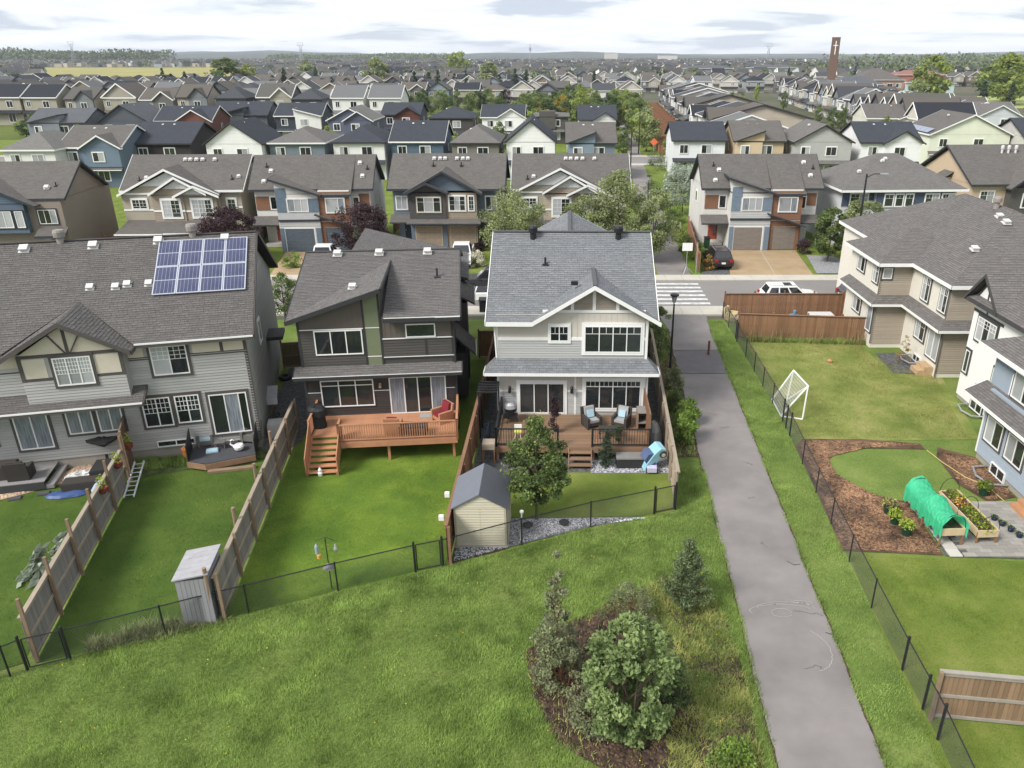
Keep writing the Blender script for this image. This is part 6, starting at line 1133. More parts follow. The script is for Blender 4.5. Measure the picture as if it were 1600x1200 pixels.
ORP = m_('orange_plastic', K('f08a1e', .74), rough=.35); t = thing('bucket', 'bright orange bucket beside the charcoal deck', 'bucket', (-17.95, 32.9, 0)); q = MB(); q.lathe([(.15, 0), (.2, .5), (.22, .52), (.18, .5)], 14); obj('body', q, ORP, t); q = MB(); q.tube([(-.2, 0, .5), (0, 0, .68), (.2, 0, .5)], .012); obj('handle', q, WHITE, t)
boxthing('sofa', 'dark wicker sofa on the low grey deck', 'sofa', (-25.3, 30.3, .43), (1.7, .8, .65), WICK, W14); armchair('dark wicker armchair on the low grey deck', (-24.2, 30.3, .43), R(194), WICK, WICK, None, .9); boxthing('footstool', 'dark wicker footstool on the low grey deck', 'stool', (-23.6, 32.2, .43), (.85, .7, .38), WICK, W14)
boxthing('patio_table', 'dark covered table against the tall grey fence', 'table', (-20.8, 31.0, 0), (1.0, 1.2, .7), m_('dark_cover', K('3b3a3c', .6)), W14); boxthing('bench', 'dark resin bench beside the stepping stones', 'bench', (-21.3, 30.0, 0), (1.6, .7, .5), WICK, W14)
cover('parasol', 'closed dark round table umbrella by the privacy fence', 'umbrella', (-21.5, 32.4, .0), [(.1, 0), (.1, .9), (.75, 1.35), (.72, 1.42), (.05, 1.5)], m_('dark_cover', (0, 0, 0)), 1, 1, 0, 2)
cover('folded_tarp', 'pale blue folded sheet beside the tall grey fence', 'sheet', (-20.0, 29.4, 0), [(.5, 0), (.5, .5), (.3, .75), (.02, .78)], m_('pale_blue_sheet', K('9fb7cc', .72)), 1.1, .7, R(60), 4)
boxthing('hose_box', 'teal plastic bin by the wall of the grey duplex', 'bin', (-21.9, 32.9, 0), (.9, .5, .35), m_('teal_plastic', K('2b6068', .6)), W14)
cover('paddling_pool', 'crumpled blue plastic sheet beside the grey deck', 'sheet', (-21.8, 29.5, .02), [(.75, 0), (.6, .1), (.3, .16), (.02, .12)], m_('blue_sheet', K('4a68a8', .55), rough=.4), 1.2, .5, W14, 6)
cover('crumpled_sheet', 'black and white crumpled sheet on the pebbles', 'sheet', (-22.0, 31.0, .02), [(.8, 0), (.7, .08), (.3, .14), (.02, .1)], m_('mottled_sheet', (.06, .06, .06), var=.6, scale=6, c2=(.6, .6, .6)), 1, .8, 0, 9)
for i in range(5): a = 28.9 + i * .35; boxthing('stepping_stone', 'dark square stepping stone in the row on the pebble bed', 'stone', (-24.9 + i * 1.0, 28.75 + i * .42, .0), (.5, .32, .05), m_('dark_slab', K('5b5c60', .6)), R(20), 'dark stepping stones on the pebbles')
POTR = m_('terracotta_red', K('8c3a30', .66)); LEAFY = mat('lime_leaves', (.3, .38, .05), var=.2, scale=4, tint=.4, trans=.3)
def tuft(parent, n, r, h, m, ls=.07, name='leaves', z=0, seed=0):
    rg = np.random.default_rng(seed + 5); a = rg.uniform(0, 6.28, n); rr = r * np.sqrt(rg.random(n)); c = np.c_[rr * np.cos(a), rr * np.sin(a), z + h * rg.random(n) * (1 - .5 * rr / r)]
    return leafmesh(name, c, ls, m, parent, rg)
def leafmesh(name, c, ls, m, parent=None, rg=RNG, tint=None, link_=True, asp=.55, nrm=None):
    n = len(c); d = rg.normal(size=(n, 3)); d /= np.linalg.norm(d, axis=1)[:, None]; e = rg.normal(size=(n, 3)); e -= (e * d).sum(1)[:, None] * d; e /= np.linalg.norm(e, axis=1)[:, None]
    L = ls * rg.uniform(.6, 1.35, n)[:, None]; v = np.stack([c - d * L / 2, c + e * L * asp / 2, c + d * L / 2, c - e * L * asp / 2], 1).reshape(-1, 3); f = np.arange(n * 4).reshape(-1, 4); t = tint if tint is not None else rg.random(n)
    if link_: return npmesh(name, v, f, m, t, None, parent)
    me_o = npmesh(name, v, f, m, t, None, parent); me = me_o.data; bpy.data.objects.remove(me_o); return me
for i, (y, h) in enumerate(((27.4, 1), (29.5, 2), (31.2, 3))):
    x = -16.85 - (y - 19.25) * .243 - .0; t = thing('hanging_basket', ['dark red hanging basket nearest the camera on the tall grey fence', 'dark red hanging basket, the middle of three on the tall grey fence', 'dark red hanging basket nearest the duplex on the tall grey fence'][i], 'flower basket', (x + .12, y, 1.35)); q = MB(); q.lathe([(.06, 0), (.2, .12), (.22, .3), (.18, .3)], 12); obj('pot', q, POTR, t); tuft(t, 90, .2, .75, LEAFY, .1, z=.25, seed=i)
t = thing('ladder', 'white aluminium ladder leaning against the tall grey fence', 'ladder', (-18.9, 29.2, 0), R(104))
for y in (-.2, .2): q = MB(); q.bar((0, y, .05), (2.4, y, .55), .05, .08); obj('side_rail', q, m_('ladder_white', (.62, .63, .65), rough=.4), t)
for k in range(8): q = MB(); q.bar((.15 + k * .3, -.2, .08 + k * .0625), (.15 + k * .3, .2, .08 + k * .0625), .03); obj('rung', q, MT['ladder_white'], t)
# side passage things
t = thing('wheelbarrow', 'grey wheelbarrow standing on end beside the grey duplex', 'wheelbarrow', (-15.3, 37.6, 0), R(10)); q = MB(); q.extr([(-.35, -.5, .9), (.35, -.5, .9), (.28, .5, 1.2), (-.28, .5, 1.2)], (0, .1, .35)); obj('tray', q, METAL, t)
for s in (-1, 1): q = MB(); q.tube([(.3 * s, -.3, 0), (-.15 * s, .1, .6), (.25 * s, .3, 1.1)], .03); obj('handle', q, WOODP, t)
q = MB(); q.lathe([(.05, -.05), (.2, -.05), (.2, .05), (.05, .05)], 12, (0, 0, .2), Matrix.Rotation(R(90), 4, 'Y')); obj('wheel', q, BLACK, t)
t = thing('tyre', 'black tyre lying by the gate of the side passage', 'tyre', (-16.4, 42.8, 0)); q = MB(); q.lathe([(.2, 0), (.34, 0), (.4, .06), (.4, .16), (.34, .22), (.2, .22), (.2, .02)], 16); obj('tread', q, BLACK, t)
boxthing('air_conditioner', 'white air conditioner unit beside the grey duplex', 'air conditioner', (-14.4, 35.4, 0), (.8, .8, .75), m_('ac_white', K('c9c9c6', .74)), W14); boxthing('air_conditioner', 'grey air conditioner unit at the corner of the dark house passage', 'air conditioner', (-14.9, 44.2, 0), (.8, .8, .8), METAL)
# garden sheds
SHEDW = m_('shed_beige_vinyl', K('cfc7ad', .74), var=.03, tint=.05, rough=.6); SHEDR = m_('shed_roof_plastic', K('5c6068', .62), var=.05, rough=.45)
t = thing('garden_shed', 'beige vinyl garden shed with dark gabled roof against the orange fence', 'shed', (-4.02, 25.55, 0)); w, d, h = 2.05, 2.25, 1.85
q = MB(); q.box(0, 0, .06, w, d, h); q.extr([(0, .0, h), (w, .0, h), (w / 2, .0, h + .55)], (0, d, 0)); obj('wall', q, SHEDW, t); q = MB(); q.box(-.04, -.04, 0, w + .04, d + .04, .06); obj('floor', q, CONC, t)
siding(t, 'S', 0, rect(.08, w - .08, .1, h - .02), SHEDW, lap=.12); siding(t, 'S', 0, [(.1, h), (w - .1, h), (w / 2, h + .48)], SHEDW, lap=.12); siding(t, 'E', w, rect(.05, d - .05, .1, h), SHEDW, lap=.12)
q = MB(); q.box(w / 2 - .015, -.03, .1, w / 2 + .015, -.0, h); q.box(.0, -.03, .06, .08, 0, h); q.box(w - .08, -.03, .06, w, 0, h); obj('corner_trim', q, m_('shed_trim', K('b5ad94', .72)), t)
for nm, P in (('roof_panel', [(-.1, -.12, h - .05), (w / 2, -.12, h + .6), (w / 2, d + .1, h + .6), (-.1, d + .1, h - .05)]), ('roof_panel', [(w / 2, -.12, h + .6), (w + .1, -.12, h - .05), (w + .1, d + .1, h - .05), (w / 2, d + .1, h + .6)])): q = MB(); q.extr(P, (0, 0, .05)); obj(nm, q, SHEDR if P[0][0] > 0 else m_('shed_roof_lit_slope', K('7d838e', .64), var=.05, rough=.4), t)  # left slope takes a paler copy of the roof, sunlight put into the colour
GSH = m_('shed_grey_vinyl', K('9c9ba0', .7), var=.03, rough=.55, rnd=.04)
t = thing('garden_shed', 'small grey lean-to shed with ribbed panels against the weathered fence', 'shed', (-12.75, 20.95, 0), R(8)); q = MB(); q.box(.02, .02, 0, 1.03, 1.58, 1.85); obj('wall', q, GSH, t)
def mk(): q = MB(); q.box(.006, -.03, 0, .144, -.0, 1.86); return q.mesh('panel', GSH)
me = mk()
for k in range(7): link('panel', me, t, (.01 + k * .148, 0.01, 0))
for k in range(10): o = link('panel', me, t, (0.01, 1.57 - k * .155, 0)); o.rotation_euler = (0, 0, R(-90))
for k in range(6): q = MB(); q.extr([(-.08, -.06 + k * .29, 1.88), (1.1, -.06 + k * .29, 2.05), (1.1, .22 + k * .29, 2.05), (-.08, .22 + k * .29, 1.88)], (0, 0, .05)); obj('roof_panel', q, m_('shed_grey_roof', K('a9a7ab', .72), rough=.5), t)
# bird feeder pole
t = thing('bird_feeder_pole', 'black bird feeder pole with hanging feeders by the mesh fence', 'bird feeder', (-8.25, 22.95, 0)); q = MB(); q.tube([(0, 0, 0), (0, 0, 2.2)], .02, 6); q.tube([(-.35, 0, 2.1), (0, 0, 2.25), (.35, 0, 2.1)], .012, 5); obj('pole', q, BLACK, t)
q = MB(); q.lathe([(.22, .95), (.03, 1.12), (.02, 1.15)], 12); obj('baffle', q, m_('baffle_grey', K('8a8a8c', .6)), t); q = MB(); q.lathe([(.07, 1.55), (.07, 1.85), (.02, 1.95)], 10, (-.35, 0, 0)); obj('feeder', q, m_('clear_tube', K('9fb0b8', .7), rough=.2), t); q = MB(); q.lathe([(.08, 1.35), (.08, 1.5), (.02, 1.55)], 10, (-.3, 0, 0)); obj('feeder', q, m_('yellow_red_feeder', K('d8a21c', .7)), t); q = MB(); q.lathe([(.03, 1.6), (.08, 1.75), (.02, 1.95)], 8, (.33, 0, 0)); obj('feeder', q, METAL, t)
for i, (x, y) in enumerate(((-4.45, 26.9), (-4.45, 25.2))): boxthing('fence_lamp', ['small white solar lamp on the orange fence, farther from the camera', 'small white solar lamp on the orange fence, nearer the mesh gate'][i], 'lamp', (x, y, 1.5), (.2, .15, .22), WHITE)
q = MB(); q.tube([(-1.45, 25.95, 0), (-1.4, 26.1, 1.25)], .03, 6); q.lathe([(.08, 0), (.08, .08)], 8, (-1.4, 26.1, 1.25)); tag(obj('stake', q, WHITE), 'white stake leaning in the gravel beside the beige shed', 'stake')
for i, (x, y) in enumerate(((-1.2, 26.9), (.3, 27.1))): cover('planter_bowl', ['black bowl on the gravel left of the maple trunk', 'black bowl on the gravel right of the maple trunk'][i], 'bowl', (x, y, .02), [(.1, 0), (.2, .1), (.22, .14), (.1, .1)], BLACK, 1, 1, 0, i)
# soccer goal: folding frame, white tubes and net
t = thing('football_goal', 'white portable football goal standing against the mesh fence', 'goal', (12.15, 37.3, 0)); TP = [(0, .3, 0), (1.05, -.1, 0), (1.15, .0, 1.9), (1.0, 2.2, 1.9), (.1, 2.5, 0), (.9, 2.4, 0)]
for a, b in ((0, 1), (1, 2), (2, 3), (3, 4), (0, 4), (0, 2), (3, 5), (2, 5)): q = MB(); q.tube([TP[a], TP[b]], .045, 8); obj('bar', q, WHITE, t)
q = MB()
for k in range(1, 16):
    f = k / 16; a = Vector(TP[0]).lerp(Vector(TP[4]), f); b = Vector(TP[2]).lerp(Vector(TP[3]), f); q.tube([a, b], .008, 3, False)
for k in range(1, 14): f = k / 14; q.tube([Vector(TP[0]).lerp(Vector(TP[2]), f), Vector(TP[4]).lerp(Vector(TP[3]), f)], .008, 3, False)
o = obj('net', q, WHITE, t); o['kind'] = 'stuff'
q = MB(); q.lathe([(.02, 0), (.09, .04), (.12, .12), (.09, .2), (.02, .24)], 12); tag(obj('football', q, m_('ball', K('c9b9a5', .7)), None, (12.5, 38.0, 0)), 'small pale ball lying in the goal', 'ball')
cover('toy_ball', 'small orange toy on the patchy lawn', 'toy', (17.4, 45.6, 0), [(.15, 0), (.18, .1), (.05, .2)], m_('faded_orange', K('c9875a', .7)), 1, 1, 0, 2)
# raised beds, patio, pots
PAV = m_('paver_grey', K('a8a39b', .66), var=.08, scale=2, rnd=.16, rough=.9); PAVL = m_('paver_pale', K('cfcac0', .7), var=.05, scale=2, rnd=.06, rough=.9)
pat = tag(link('patio', None, None, (0, 0, 0)), 'patio of grey concrete pavers beside the blue house', None, None, 'structure')
q = MB(); q.poly([(15.2, 24.95, .012), (20.4, 24.6, .012), (20.4, 28.85, .012), (15.5, 28.85, .012)]); obj('patio_base', q, DARKGRAV, pat)
def mk2(w, d, m): q = MB(); q.box(.006, .006, 0, w - .006, d - .006, .05); return q.mesh('paver', m)
pa, pb, pc = mk2(.5, .25, PAV), mk2(.25, .25, PAV), mk2(.5, .5, PAVL)
for j in range(16):
    x = 15.9 + (.25 if j % 2 else 0)
    while x < 20.1: link('paver', pa, pat, (x, 24.85 + j * .25, .012)); x += .5
for j in range(8): link('paver', pc, pat, (15.33 + .03 * (j % 2), 24.85 + j * .5, .016))
def planter(label, loc, rz, L, w, h, legs, veg):
    t = thing('raised_planter', label, 'planter', loc, rz); LW = m_('light_planter_wood', K('d9bd92', .74), var=.1, scale=3)
    for nm, b in (('side_board', (-w / 2, 0, h - .32, -w / 2 + .04, L, h)), ('side_board', (w / 2 - .04, 0, h - .32, w / 2, L, h)), ('end_board', (-w / 2 + .04, 0, h - .32, w / 2 - .04, .04, h)), ('end_board', (-w / 2 + .04, L - .04, h - .32, w / 2 - .04, L, h))): q = MB(); q.box(*b); obj(nm, q, LW, t)
    q = MB(); q.box(-w / 2 + .04, .04, h - .3, w / 2 - .04, L - .04, h - .06); obj('soil', q, SOIL, t)
    for sx in (-1, 1):
        for y in (.05, L / 2, L - .05): q = MB(); q.box(sx * (w / 2 - .03) - .035, y - .035, 0, sx * (w / 2 - .03) + .035, y + .035, h - .1); obj('leg', q, m_('planter_leg', K('a0754a', .66)), t)
    if veg:
        for k in range(8): tuft(t, 90, w * .42, .28, [LEAFY, GBL, m_('marigold', K('e09a28', .7), tint=.3)][k % 3 if k > 3 else k % 2], .11, 'plant', h - .08, k).location = (random.uniform(-.05, .05), .25 + k * (L - .5) / 7, 0)
    for y in (.05, L / 2, L - .05):
        q = MB(); q.tube([(-w / 2 * math.cos(a), y, h + .62 * math.sin(a)) for a in [k * math.pi / 10 for k in range(11)]], .014, 5); obj('hoop', q, BLACK, t)
    return t
pl1 = planter('raised wooden planter covered by bright green netting', (15.65, 25.55, .05), R(3), 2.95, .95, .8, 1, False)
planter('raised wooden planter full of lettuce and orange flowers beside the netted one', (17.15, 25.7, .05), R(3), 3.1, .85, .62, 1, True)
GN = m_('green_netting', K('2ad69c', .95), var=.12, scale=2, rough=.45, trans=.5, bump=.5, bscale=9); q = MB(); rows = []
for j in range(25):
    y = -.08 + j * 3.1 / 24; sag = 1 - .42 * abs(math.sin(j / 24 * math.pi * 2)); rows.append([(-.53 * math.cos(a) * (1.0 + .05 * math.sin(j * 2.1 + a * 5) - .1 * (1 - sag)), y, (.8 + .66 * math.sin(a) * sag + .03 * math.sin(j * 1.9 + a * 7)) if 0 < a < math.pi else (.38 + .14 * math.sin(j * 1.3))) for a in [-.001] + [k * math.pi / 12 for k in range(1, 12)] + [math.pi + .001]])
for a, b in zip(rows, rows[1:]):
    for k in range(len(a) - 1): q.poly([a[k], a[k + 1], b[k + 1], b[k]])
tag(obj('garden_netting', q, GN, None, (15.65, 25.55, .05), R(3)), 'bright green netting draped over the hoops of the left planter', 'netting')
POTG = m_('dark_green_pot', K('1f4a35', .62), rough=.4)
def pot(label, loc, r=.2, h=.38, m=POTG, n=160, lm=None, lh=.45, ls=.13, sd=0, cat='potted plant', group=None):
    t = thing('potted_plant', label, cat, loc, 0, group); q = MB(); q.lathe([(r * .75, 0), (r, h), (r * 1.08, h), (r * 1.08, h + .03), (r * .85, h)], 14); obj('pot', q, m, t); tuft(t, n, r * 1.35, lh, lm or LEAFY, ls, z=h - .05, seed=sd); return t
pot('potted plant on the mulch, farthest of the three green pots', (14.15, 28.0, 0), .24, .42, lm=mat('ochre_leaves', (.3, .27, .1), var=.3, tint=.4, trans=.2), n=200); pot('potted plant on the mulch, middle one of the three green pots', (14.1, 27.2, 0), .22, .4, sd=2); pot('potted plant on the mulch, nearest of the three green pots', (14.25, 26.4, 0), .24, .42, sd=3); pot('bushy plant in a dark pot beside the blue house', (19.0, 29.5, 0), .26, .4, lm=GBL, sd=4, n=240)
for i in range(5): pot('small plant in a dark blue tray pot along the patio edge', (18.55 + .12 * i - .2, 27.4 - i * .42, .06), .13, .16, m_('navy_pot', K('25375c', .6)), 40, GBL, .18, .08, i, 'potted plant', 'small potted plants in the blue tray')
q = MB(); q.tube([(18.0, 28.4, .04), (18.8, 28.8, .04), (19.6, 28.9, .04), (19.5, 30.2, .04), (18.9, 31.0, .04), (18.5, 32.4, .04), (18.3, 33.6, .04)], .02, 6); tag(obj('garden_hose', q, m_('yellow_hose', K('d0bb66', .7), rough=.4)), 'yellow garden hose snaking across the mulch to the planters', 'hose')
t = thing('back_stairs', 'orange wooden steps at the back door of the blue house', 'steps', (19.6, 27.2, .05))
for k in range(3): q = MB(); q.box(.0 + k * .28, 0, 0, .82, 1.3, .18 + k * .18); obj('step', q, m_('step_orange', K('c98f5e', .7), var=.12, scale=3), t, (0, 0, 0))
# garden behind the first stained fence
for i, (x, y, w, d) in enumerate(((14.0, 53.9, 6.5, .7),)): boxthing('garden_bed', 'long low timber bed in front of the sidewalk fence', 'garden bed', (16.5, 53.9, 0), (7.5, .7, .3), WOODT)
boxthing('cold_frame', 'white framed greenhouse box between the two stained fences', 'cold frame', (19.2, 53.3, 0), (1.7, .9, .75), m_('frame_white', K('d6d8d4', .76), rough=.3)); boxthing('garden_bed', 'wooden planter box in the vegetable garden', 'planter', (16.0, 53.2, 0), (1.3, .7, .35), WOODT); cover('water_barrel', 'blue plastic barrel with an ornament in the vegetable garden', 'barrel', (17.3, 53.4, 0), [(.35, 0), (.4, .3), (.35, .6), (.1, .65), (.12, .9), (.03, 1.0)], m_('barrel_blue', K('5f93b8', .68)), 1, 1, 0, 3)
armchair('pale yellow garden chair at the corner of the mesh fence', (12.9, 54.2, 0), R(60), m_('pale_yellow_wood', K('d8c48f', .74)), m_('pale_yellow_wood', (0, 0, 0)), None, .8)
blades('vegetable_plants', [(13, 50.8), (21, 50.4), (21, 53.2), (13, 53.4)], 9000, .3, .05, GB, clump=.5, seed=61, label='overgrown vegetable patch between the stained fences', lean=.9)

# ------------------------------------------------------------------ lamps, signs, bins
def path_lamp(label, loc, h=4.9, sc=1):
    t = thing('street_lamp', label, 'street lamp', loc); q = MB(); q.tube([(0, 0, 0), (0, 0, .5), (0, 0, h - .65)], [.1, .075, .05], 10); obj('pole', q, BLACK, t)
    q = MB(); 
    for k in range(4): a = k * 1.571 + .4; q.tube([(.05 * math.cos(a), .05 * math.sin(a), h - .62), (.22 * math.cos(a), .22 * math.sin(a), h - .12)], .014, 5)
    obj('bracket', q, BLACK, t); q = MB(); q.lathe([(.1, h - .55), (.17, h - .2), (.02, h - .14)], 10); obj('globe', q, m_('lamp_glass', K('b9bcbe', .7), rough=.2), t); q = MB(); q.lathe([(.27, h - .12), (.27, h - .04), (.08, h)], 14); obj('cap', q, BLACK, t); return t
path_lamp('black path lamp beside the footpath, right of the pale house', (7.05, 44.3, 0)); path_lamp('black path lamp behind the pale house roof, left of the green trees', (-4.9, 72.5, 0), 6.5); path_lamp('black path lamp on the footpath beyond the crossing', (10.9, 93, 0), 5)
def tall_lamp(label, loc, h=8.6, rz=0):
    t = thing('street_lamp', label, 'street lamp', loc, rz); q = MB(); q.tube([(0, 0, 0), (0, 0, h)], [.12, .07], 10); obj('pole', q, BLACK, t); q = MB(); q.tube([(0, 0, h - .3), (.6, 0, h), (1.4, 0, h + .02)], .04, 6); obj('arm', q, BLACK, t); q = MB(); q.box(1.1, -.12, h - .04, 1.8, .12, h + .06); obj('lamp_head', q, METAL, t)
tall_lamp('tall black street lamp with a side arm right of the wide driveway', (26.4, 67.1, 0), 8.7); tall_lamp('tall black street lamp at the far street beside the footpath', (10.9, 117, 0), 8.5, R(180)); tall_lamp('thin dark street lamp by the tree lined far path', (16.2, 158, 0), 8)
boxthing('utility_box', 'grey utility box at the foot of the tall street lamp', 'utility box', (26.0, 67.0, .02), (.6, .5, .9), m_('box_grey', K('8b9196', .66)))
t = thing('lawn_sign', 'blank white sign on a folding stand by the footpath', 'sign', (11.6, 67.4, 0)); q = MB(); q.box(-.45, -.03, 2.0, .45, .03, 2.7); obj('board', q, WHITE, t); q = MB(); q.tube([(0, 0, .5), (0, 0, 2.0)], .03)
for a in (0, 2.09, 4.19): q.tube([(0, 0, .6), (.6 * math.cos(a), .6 * math.sin(a), 0)], .025)
obj('stand', q, METAL, t)
q = MB(); q.tube([(0, 0, 0), (0, 0, 2.9)], .04); t = thing('sign_post', 'thin grey sign post on the verge beside the blank sign', 'post', (12.4, 66.9, 0)); obj('post', q, METAL, t)
t = thing('road_sign', 'orange diamond road sign at the start of the far footpath', 'sign', (19.0, 156.5, 0)); q = MB(); q.tube([(0, 0, 0), (0, 0, 2.2)], .05); obj('post', q, METAL, t); q = MB(); q.extr([(0, 0, 1.6), (.75, 0, 2.35), (0, 0, 3.1), (-.75, 0, 2.35)], (0, .05, 0)); obj('sign_face', q, m_('orange_sign', K('f06a1c', .75)), t)
def bin_(label, loc, m, rz=0):
    t = thing('wheeled_bin', label, 'bin', loc, rz); q = MB(); q.extr([(-.25, -.3, .08), (.25, -.3, .08), (.25, .3, .08), (-.25, .3, .08)], (0, 0, .9)); obj('body', q, m, t); q = MB(); q.extr([(-.3, -.36, .98), (.3, -.36, .98), (.3, .34, 1.05), (-.3, .34, 1.05)], (0, 0, .06)); obj('lid', q, BLACK, t)
    for s in (-1, 1): q = MB(); q.lathe([(.02, -.03), (.1, -.03), (.1, .03), (.02, .03)], 10, (s * .27, .3, .1), Matrix.Rotation(R(90), 4, 'Y')); 
    return t
bin_('dark green wheeled bin beside the orange front door', (15.2, 77.2, 0), POTG); bin_('black wheeled bin at the kerb beside the pale house', (-5.6, 55.9, .0), BLACK)
# ------------------------------------------------------------------ cars
def car(label, loc, rz, body, kind='suv', cat='car'):
    name = 'pickup_truck' if kind == 'pickup' else 'parked_car'
    t = thing(name, label, cat, loc, rz); L, W = (4.7, 1.86) if kind == 'suv' else (5.5, 1.95); H = 1.7 if kind == 'suv' else 1.85; h = W / 2
    bm = m_(body[0], body[1], var=.02, rough=.22, spec=.7); q = MB()
    if kind == 'suv': prof = [(-2.3, .38), (-2.32, .62), (-2.24, .95), (-2.1, 1.02), (1.15, 1.0), (1.9, .92), (2.25, .78), (2.34, .55), (2.3, .34)]
    else: prof = [(-2.7, .5), (-2.72, 1.05), (-.6, 1.08), (1.3, 1.1), (2.4, 1.02), (2.68, .85), (2.7, .45)]
    # shell lofted across the width so sides bulge and tuck in
    st = [(-h, .0), (-h * 1.0, .03), (-h * .93, .1), (h * .93, .1), (h, .03), (h, 0)]
    rings = []
    for yy, lift, sc in ((-h * .9, .0, .985), (-h, 0, 1), (-h * .97, .0, 1.0), (h * .97, 0, 1.0), (h, 0, 1), (h * .9, 0, .985)): rings.append([(x * sc, yy, z if i not in (0, len(prof) - 1) else z) for i, (x, z) in enumerate(prof)])
    rings[1] = [(x, y, z - (.07 if z > .9 else 0)) for x, y, z in rings[1]]; rings[4] = [(x, y, z - (.07 if z > .9 else 0)) for x, y, z in rings[4]]; rings = rings[1:5]
    for a, b in zip(rings, rings[1:]):
        for i in range(len(prof)): j = (i + 1) % len(prof); q.poly([a[i], a[j], b[j], b[i]])
    q.poly(list(reversed(rings[0]))); q.poly(rings[-1]); obj('body', q, bm, t)
    if kind == 'suv': lo, hi = [(-2.12, 1.0), (1.1, 1.0)], [(-1.75, H - .04), (.3, H)]
    else: lo, hi = [(-.75, 1.06), (1.35, 1.08)], [(-.55, H), (.55, H)]
    b0, b1, t0, t1 = lo[0], lo[1], hi[0], hi[1]; wi, wt = h * .95, h * .74
    V = [(b0[0], -wi, b0[1]), (b1[0], -wi, b1[1]), (b1[0], wi, b1[1]), (b0[0], wi, b0[1]), (t0[0], -wt, t0[1]), (t1[0], -wt, t1[1]), (t1[0], wt, t1[1]), (t0[0], wt, t0[1])]
    q = MB(); 
    for f in ((4, 5, 6, 7), (0, 1, 5, 4), (1, 2, 6, 5), (2, 3, 7, 6), (3, 0, 4, 7)): q.poly([V[i] for i in f])
    obj('cabin', q, bm, t); gl = m_('car_glass', (.015, .018, .022), rough=.05, spec=.9)
    def gp(i, j, k, l, u0, u1, v0=.12, v1=.86, nm='window'):
        A, B, C_, D = [Vector(V[n]) for n in (i, j, k, l)]; nrm = (B - A).cross(D - A).normalized() * .012
        P = lambda u, v: (A.lerp(B, u)).lerp(D.lerp(C_, u), v) + nrm
        q = MB(); q.poly([P(u0, v0), P(u1, v0), P(u1, v1), P(u0, v1)]); obj(nm, q, gl, t)
    gp(1, 2, 6, 5, .06, .94, nm='windscreen'); gp(3, 0, 4, 7, .08, .92, nm='rear_window')
    for i, j, k, l in ((0, 1, 5, 4), (2, 3, 7, 6)):
        for u0, u1 in (((.05, .3), (.34, .6), (.64, .93)) if kind == 'suv' else ((.06, .46), (.52, .92))): gp(i, j, k, l, u0, u1)
    if kind == 'suv': gp(4, 5, 6, 7, .55, .85, .2, .8, 'sunroof'); q = MB(); q.bar((t0[0] + .1, -wt + .05, H + .03), (t1[0] - .1, -wt + .05, H + .05), .03); obj('roof_rail', q, METAL, t); q = MB(); q.bar((t0[0] + .1, wt - .05, H + .03), (t1[0] - .1, wt - .05, H + .05), .03); obj('roof_rail', q, METAL, t)
    else: q = MB(); q.box(-2.6, -h * .82, 1.06, -.85, h * .82, 1.1); obj('cargo_bed', q, BLACK, t)
    def wk(): q = MB(); q.lathe([(.2, -.11), (.34, -.11), (.37, -.07), (.37, .07), (.34, .11), (.2, .11)], 18, M=Matrix.Rotation(R(90), 4, 'X')); return q.mesh('wheel', m_('tyre_rubber', (.02, .02, .02), rough=.9))
    def rk(): q = MB(); q.lathe([(.02, -.125), (.08, -.125), (.22, -.1), (.22, .1), (.08, .125), (.02, .125)], 10, M=Matrix.Rotation(R(90), 4, 'X')); return q.mesh('rim', m_('alloy', (.5, .5, .52), rough=.3, metal=.8))
    for x in (-L * .3, L * .31):
        for y in (-h + .07, h - .07): w = link('wheel', cached('wheel', wk), t, (x, y, .37)); link('rim', cached('rim', rk), w)
    for y in (-h * .72, h * .72):
        q = MB(); q.box(-L / 2 - .03, y - .14, .78, -L / 2 + .12, y + .14, .98); obj('taillight', q, m_('tail_red', (.35, .01, .01), rough=.2), t); q = MB(); q.box(L / 2 - .2, y - .18, .62, L / 2 - .02, y + .18, .76); obj('headlight', q, m_('lamp_glass', (0, 0, 0)), t)
        q = MB(); s = 1 if y > 0 else -1; q.box(.75, min(s * h, s * (h + .16)), 1.0, .9, max(s * h, s * (h + .16)), 1.14); obj('mirror', q, bm, t)
    q = MB(); q.box(-L / 2 - .02, -.18, .6, -L / 2 + .05, .18, .74); obj('licence_plate', q, WHITE, t); q = MB(); q.box(L / 2 - .08, -.5, .45, L / 2 + .0, .5, .62); obj('grille', q, BLACK, t)
    return t
car('dark maroon suv parked on the left of the wide tan driveway', (15.0, 70.4, .02), R(92), ('paint_maroon_black', (.018, .012, .014))); car('white suv parked on the street behind the stained fence', (18.3, 58.2, 0), R(0), ('paint_white', (.72, .72, .72))).scale = (1, 1, .93); car('dark blue grey wagon parked behind the white suv, by the beige house', (24.6, 58.5, 0), R(0), ('paint_slate', (.03, .035, .045)))
car('dark grey suv parked on the street left of the pale house', (-5.6, 62.6, 0), R(180), ('paint_graphite', (.03, .03, .035))); car('white pickup truck parked on the driveway before the tan garage doors', (-8.9, 71.3, .02), R(-88), ('paint_white', (0, 0, 0)), 'pickup', 'truck'); car('white pickup truck behind the roof of the dark house', (-21.6, 70.4, .02), R(92), ('paint_white', (0, 0, 0)), 'pickup', 'truck'); car('white pickup with red tail light at the near kerb beside the pale house', (-3.7, 58.4, 0), R(0), ('paint_white', (0, 0, 0)), 'pickup', 'truck')
car('dark car parked far away on the side street', (56, 170, 0), R(85), ('paint_graphite', (0, 0, 0))); car('blue grey car parked at the far side street bend', (60, 205, 0), R(85), ('paint_slate', (0, 0, 0)))
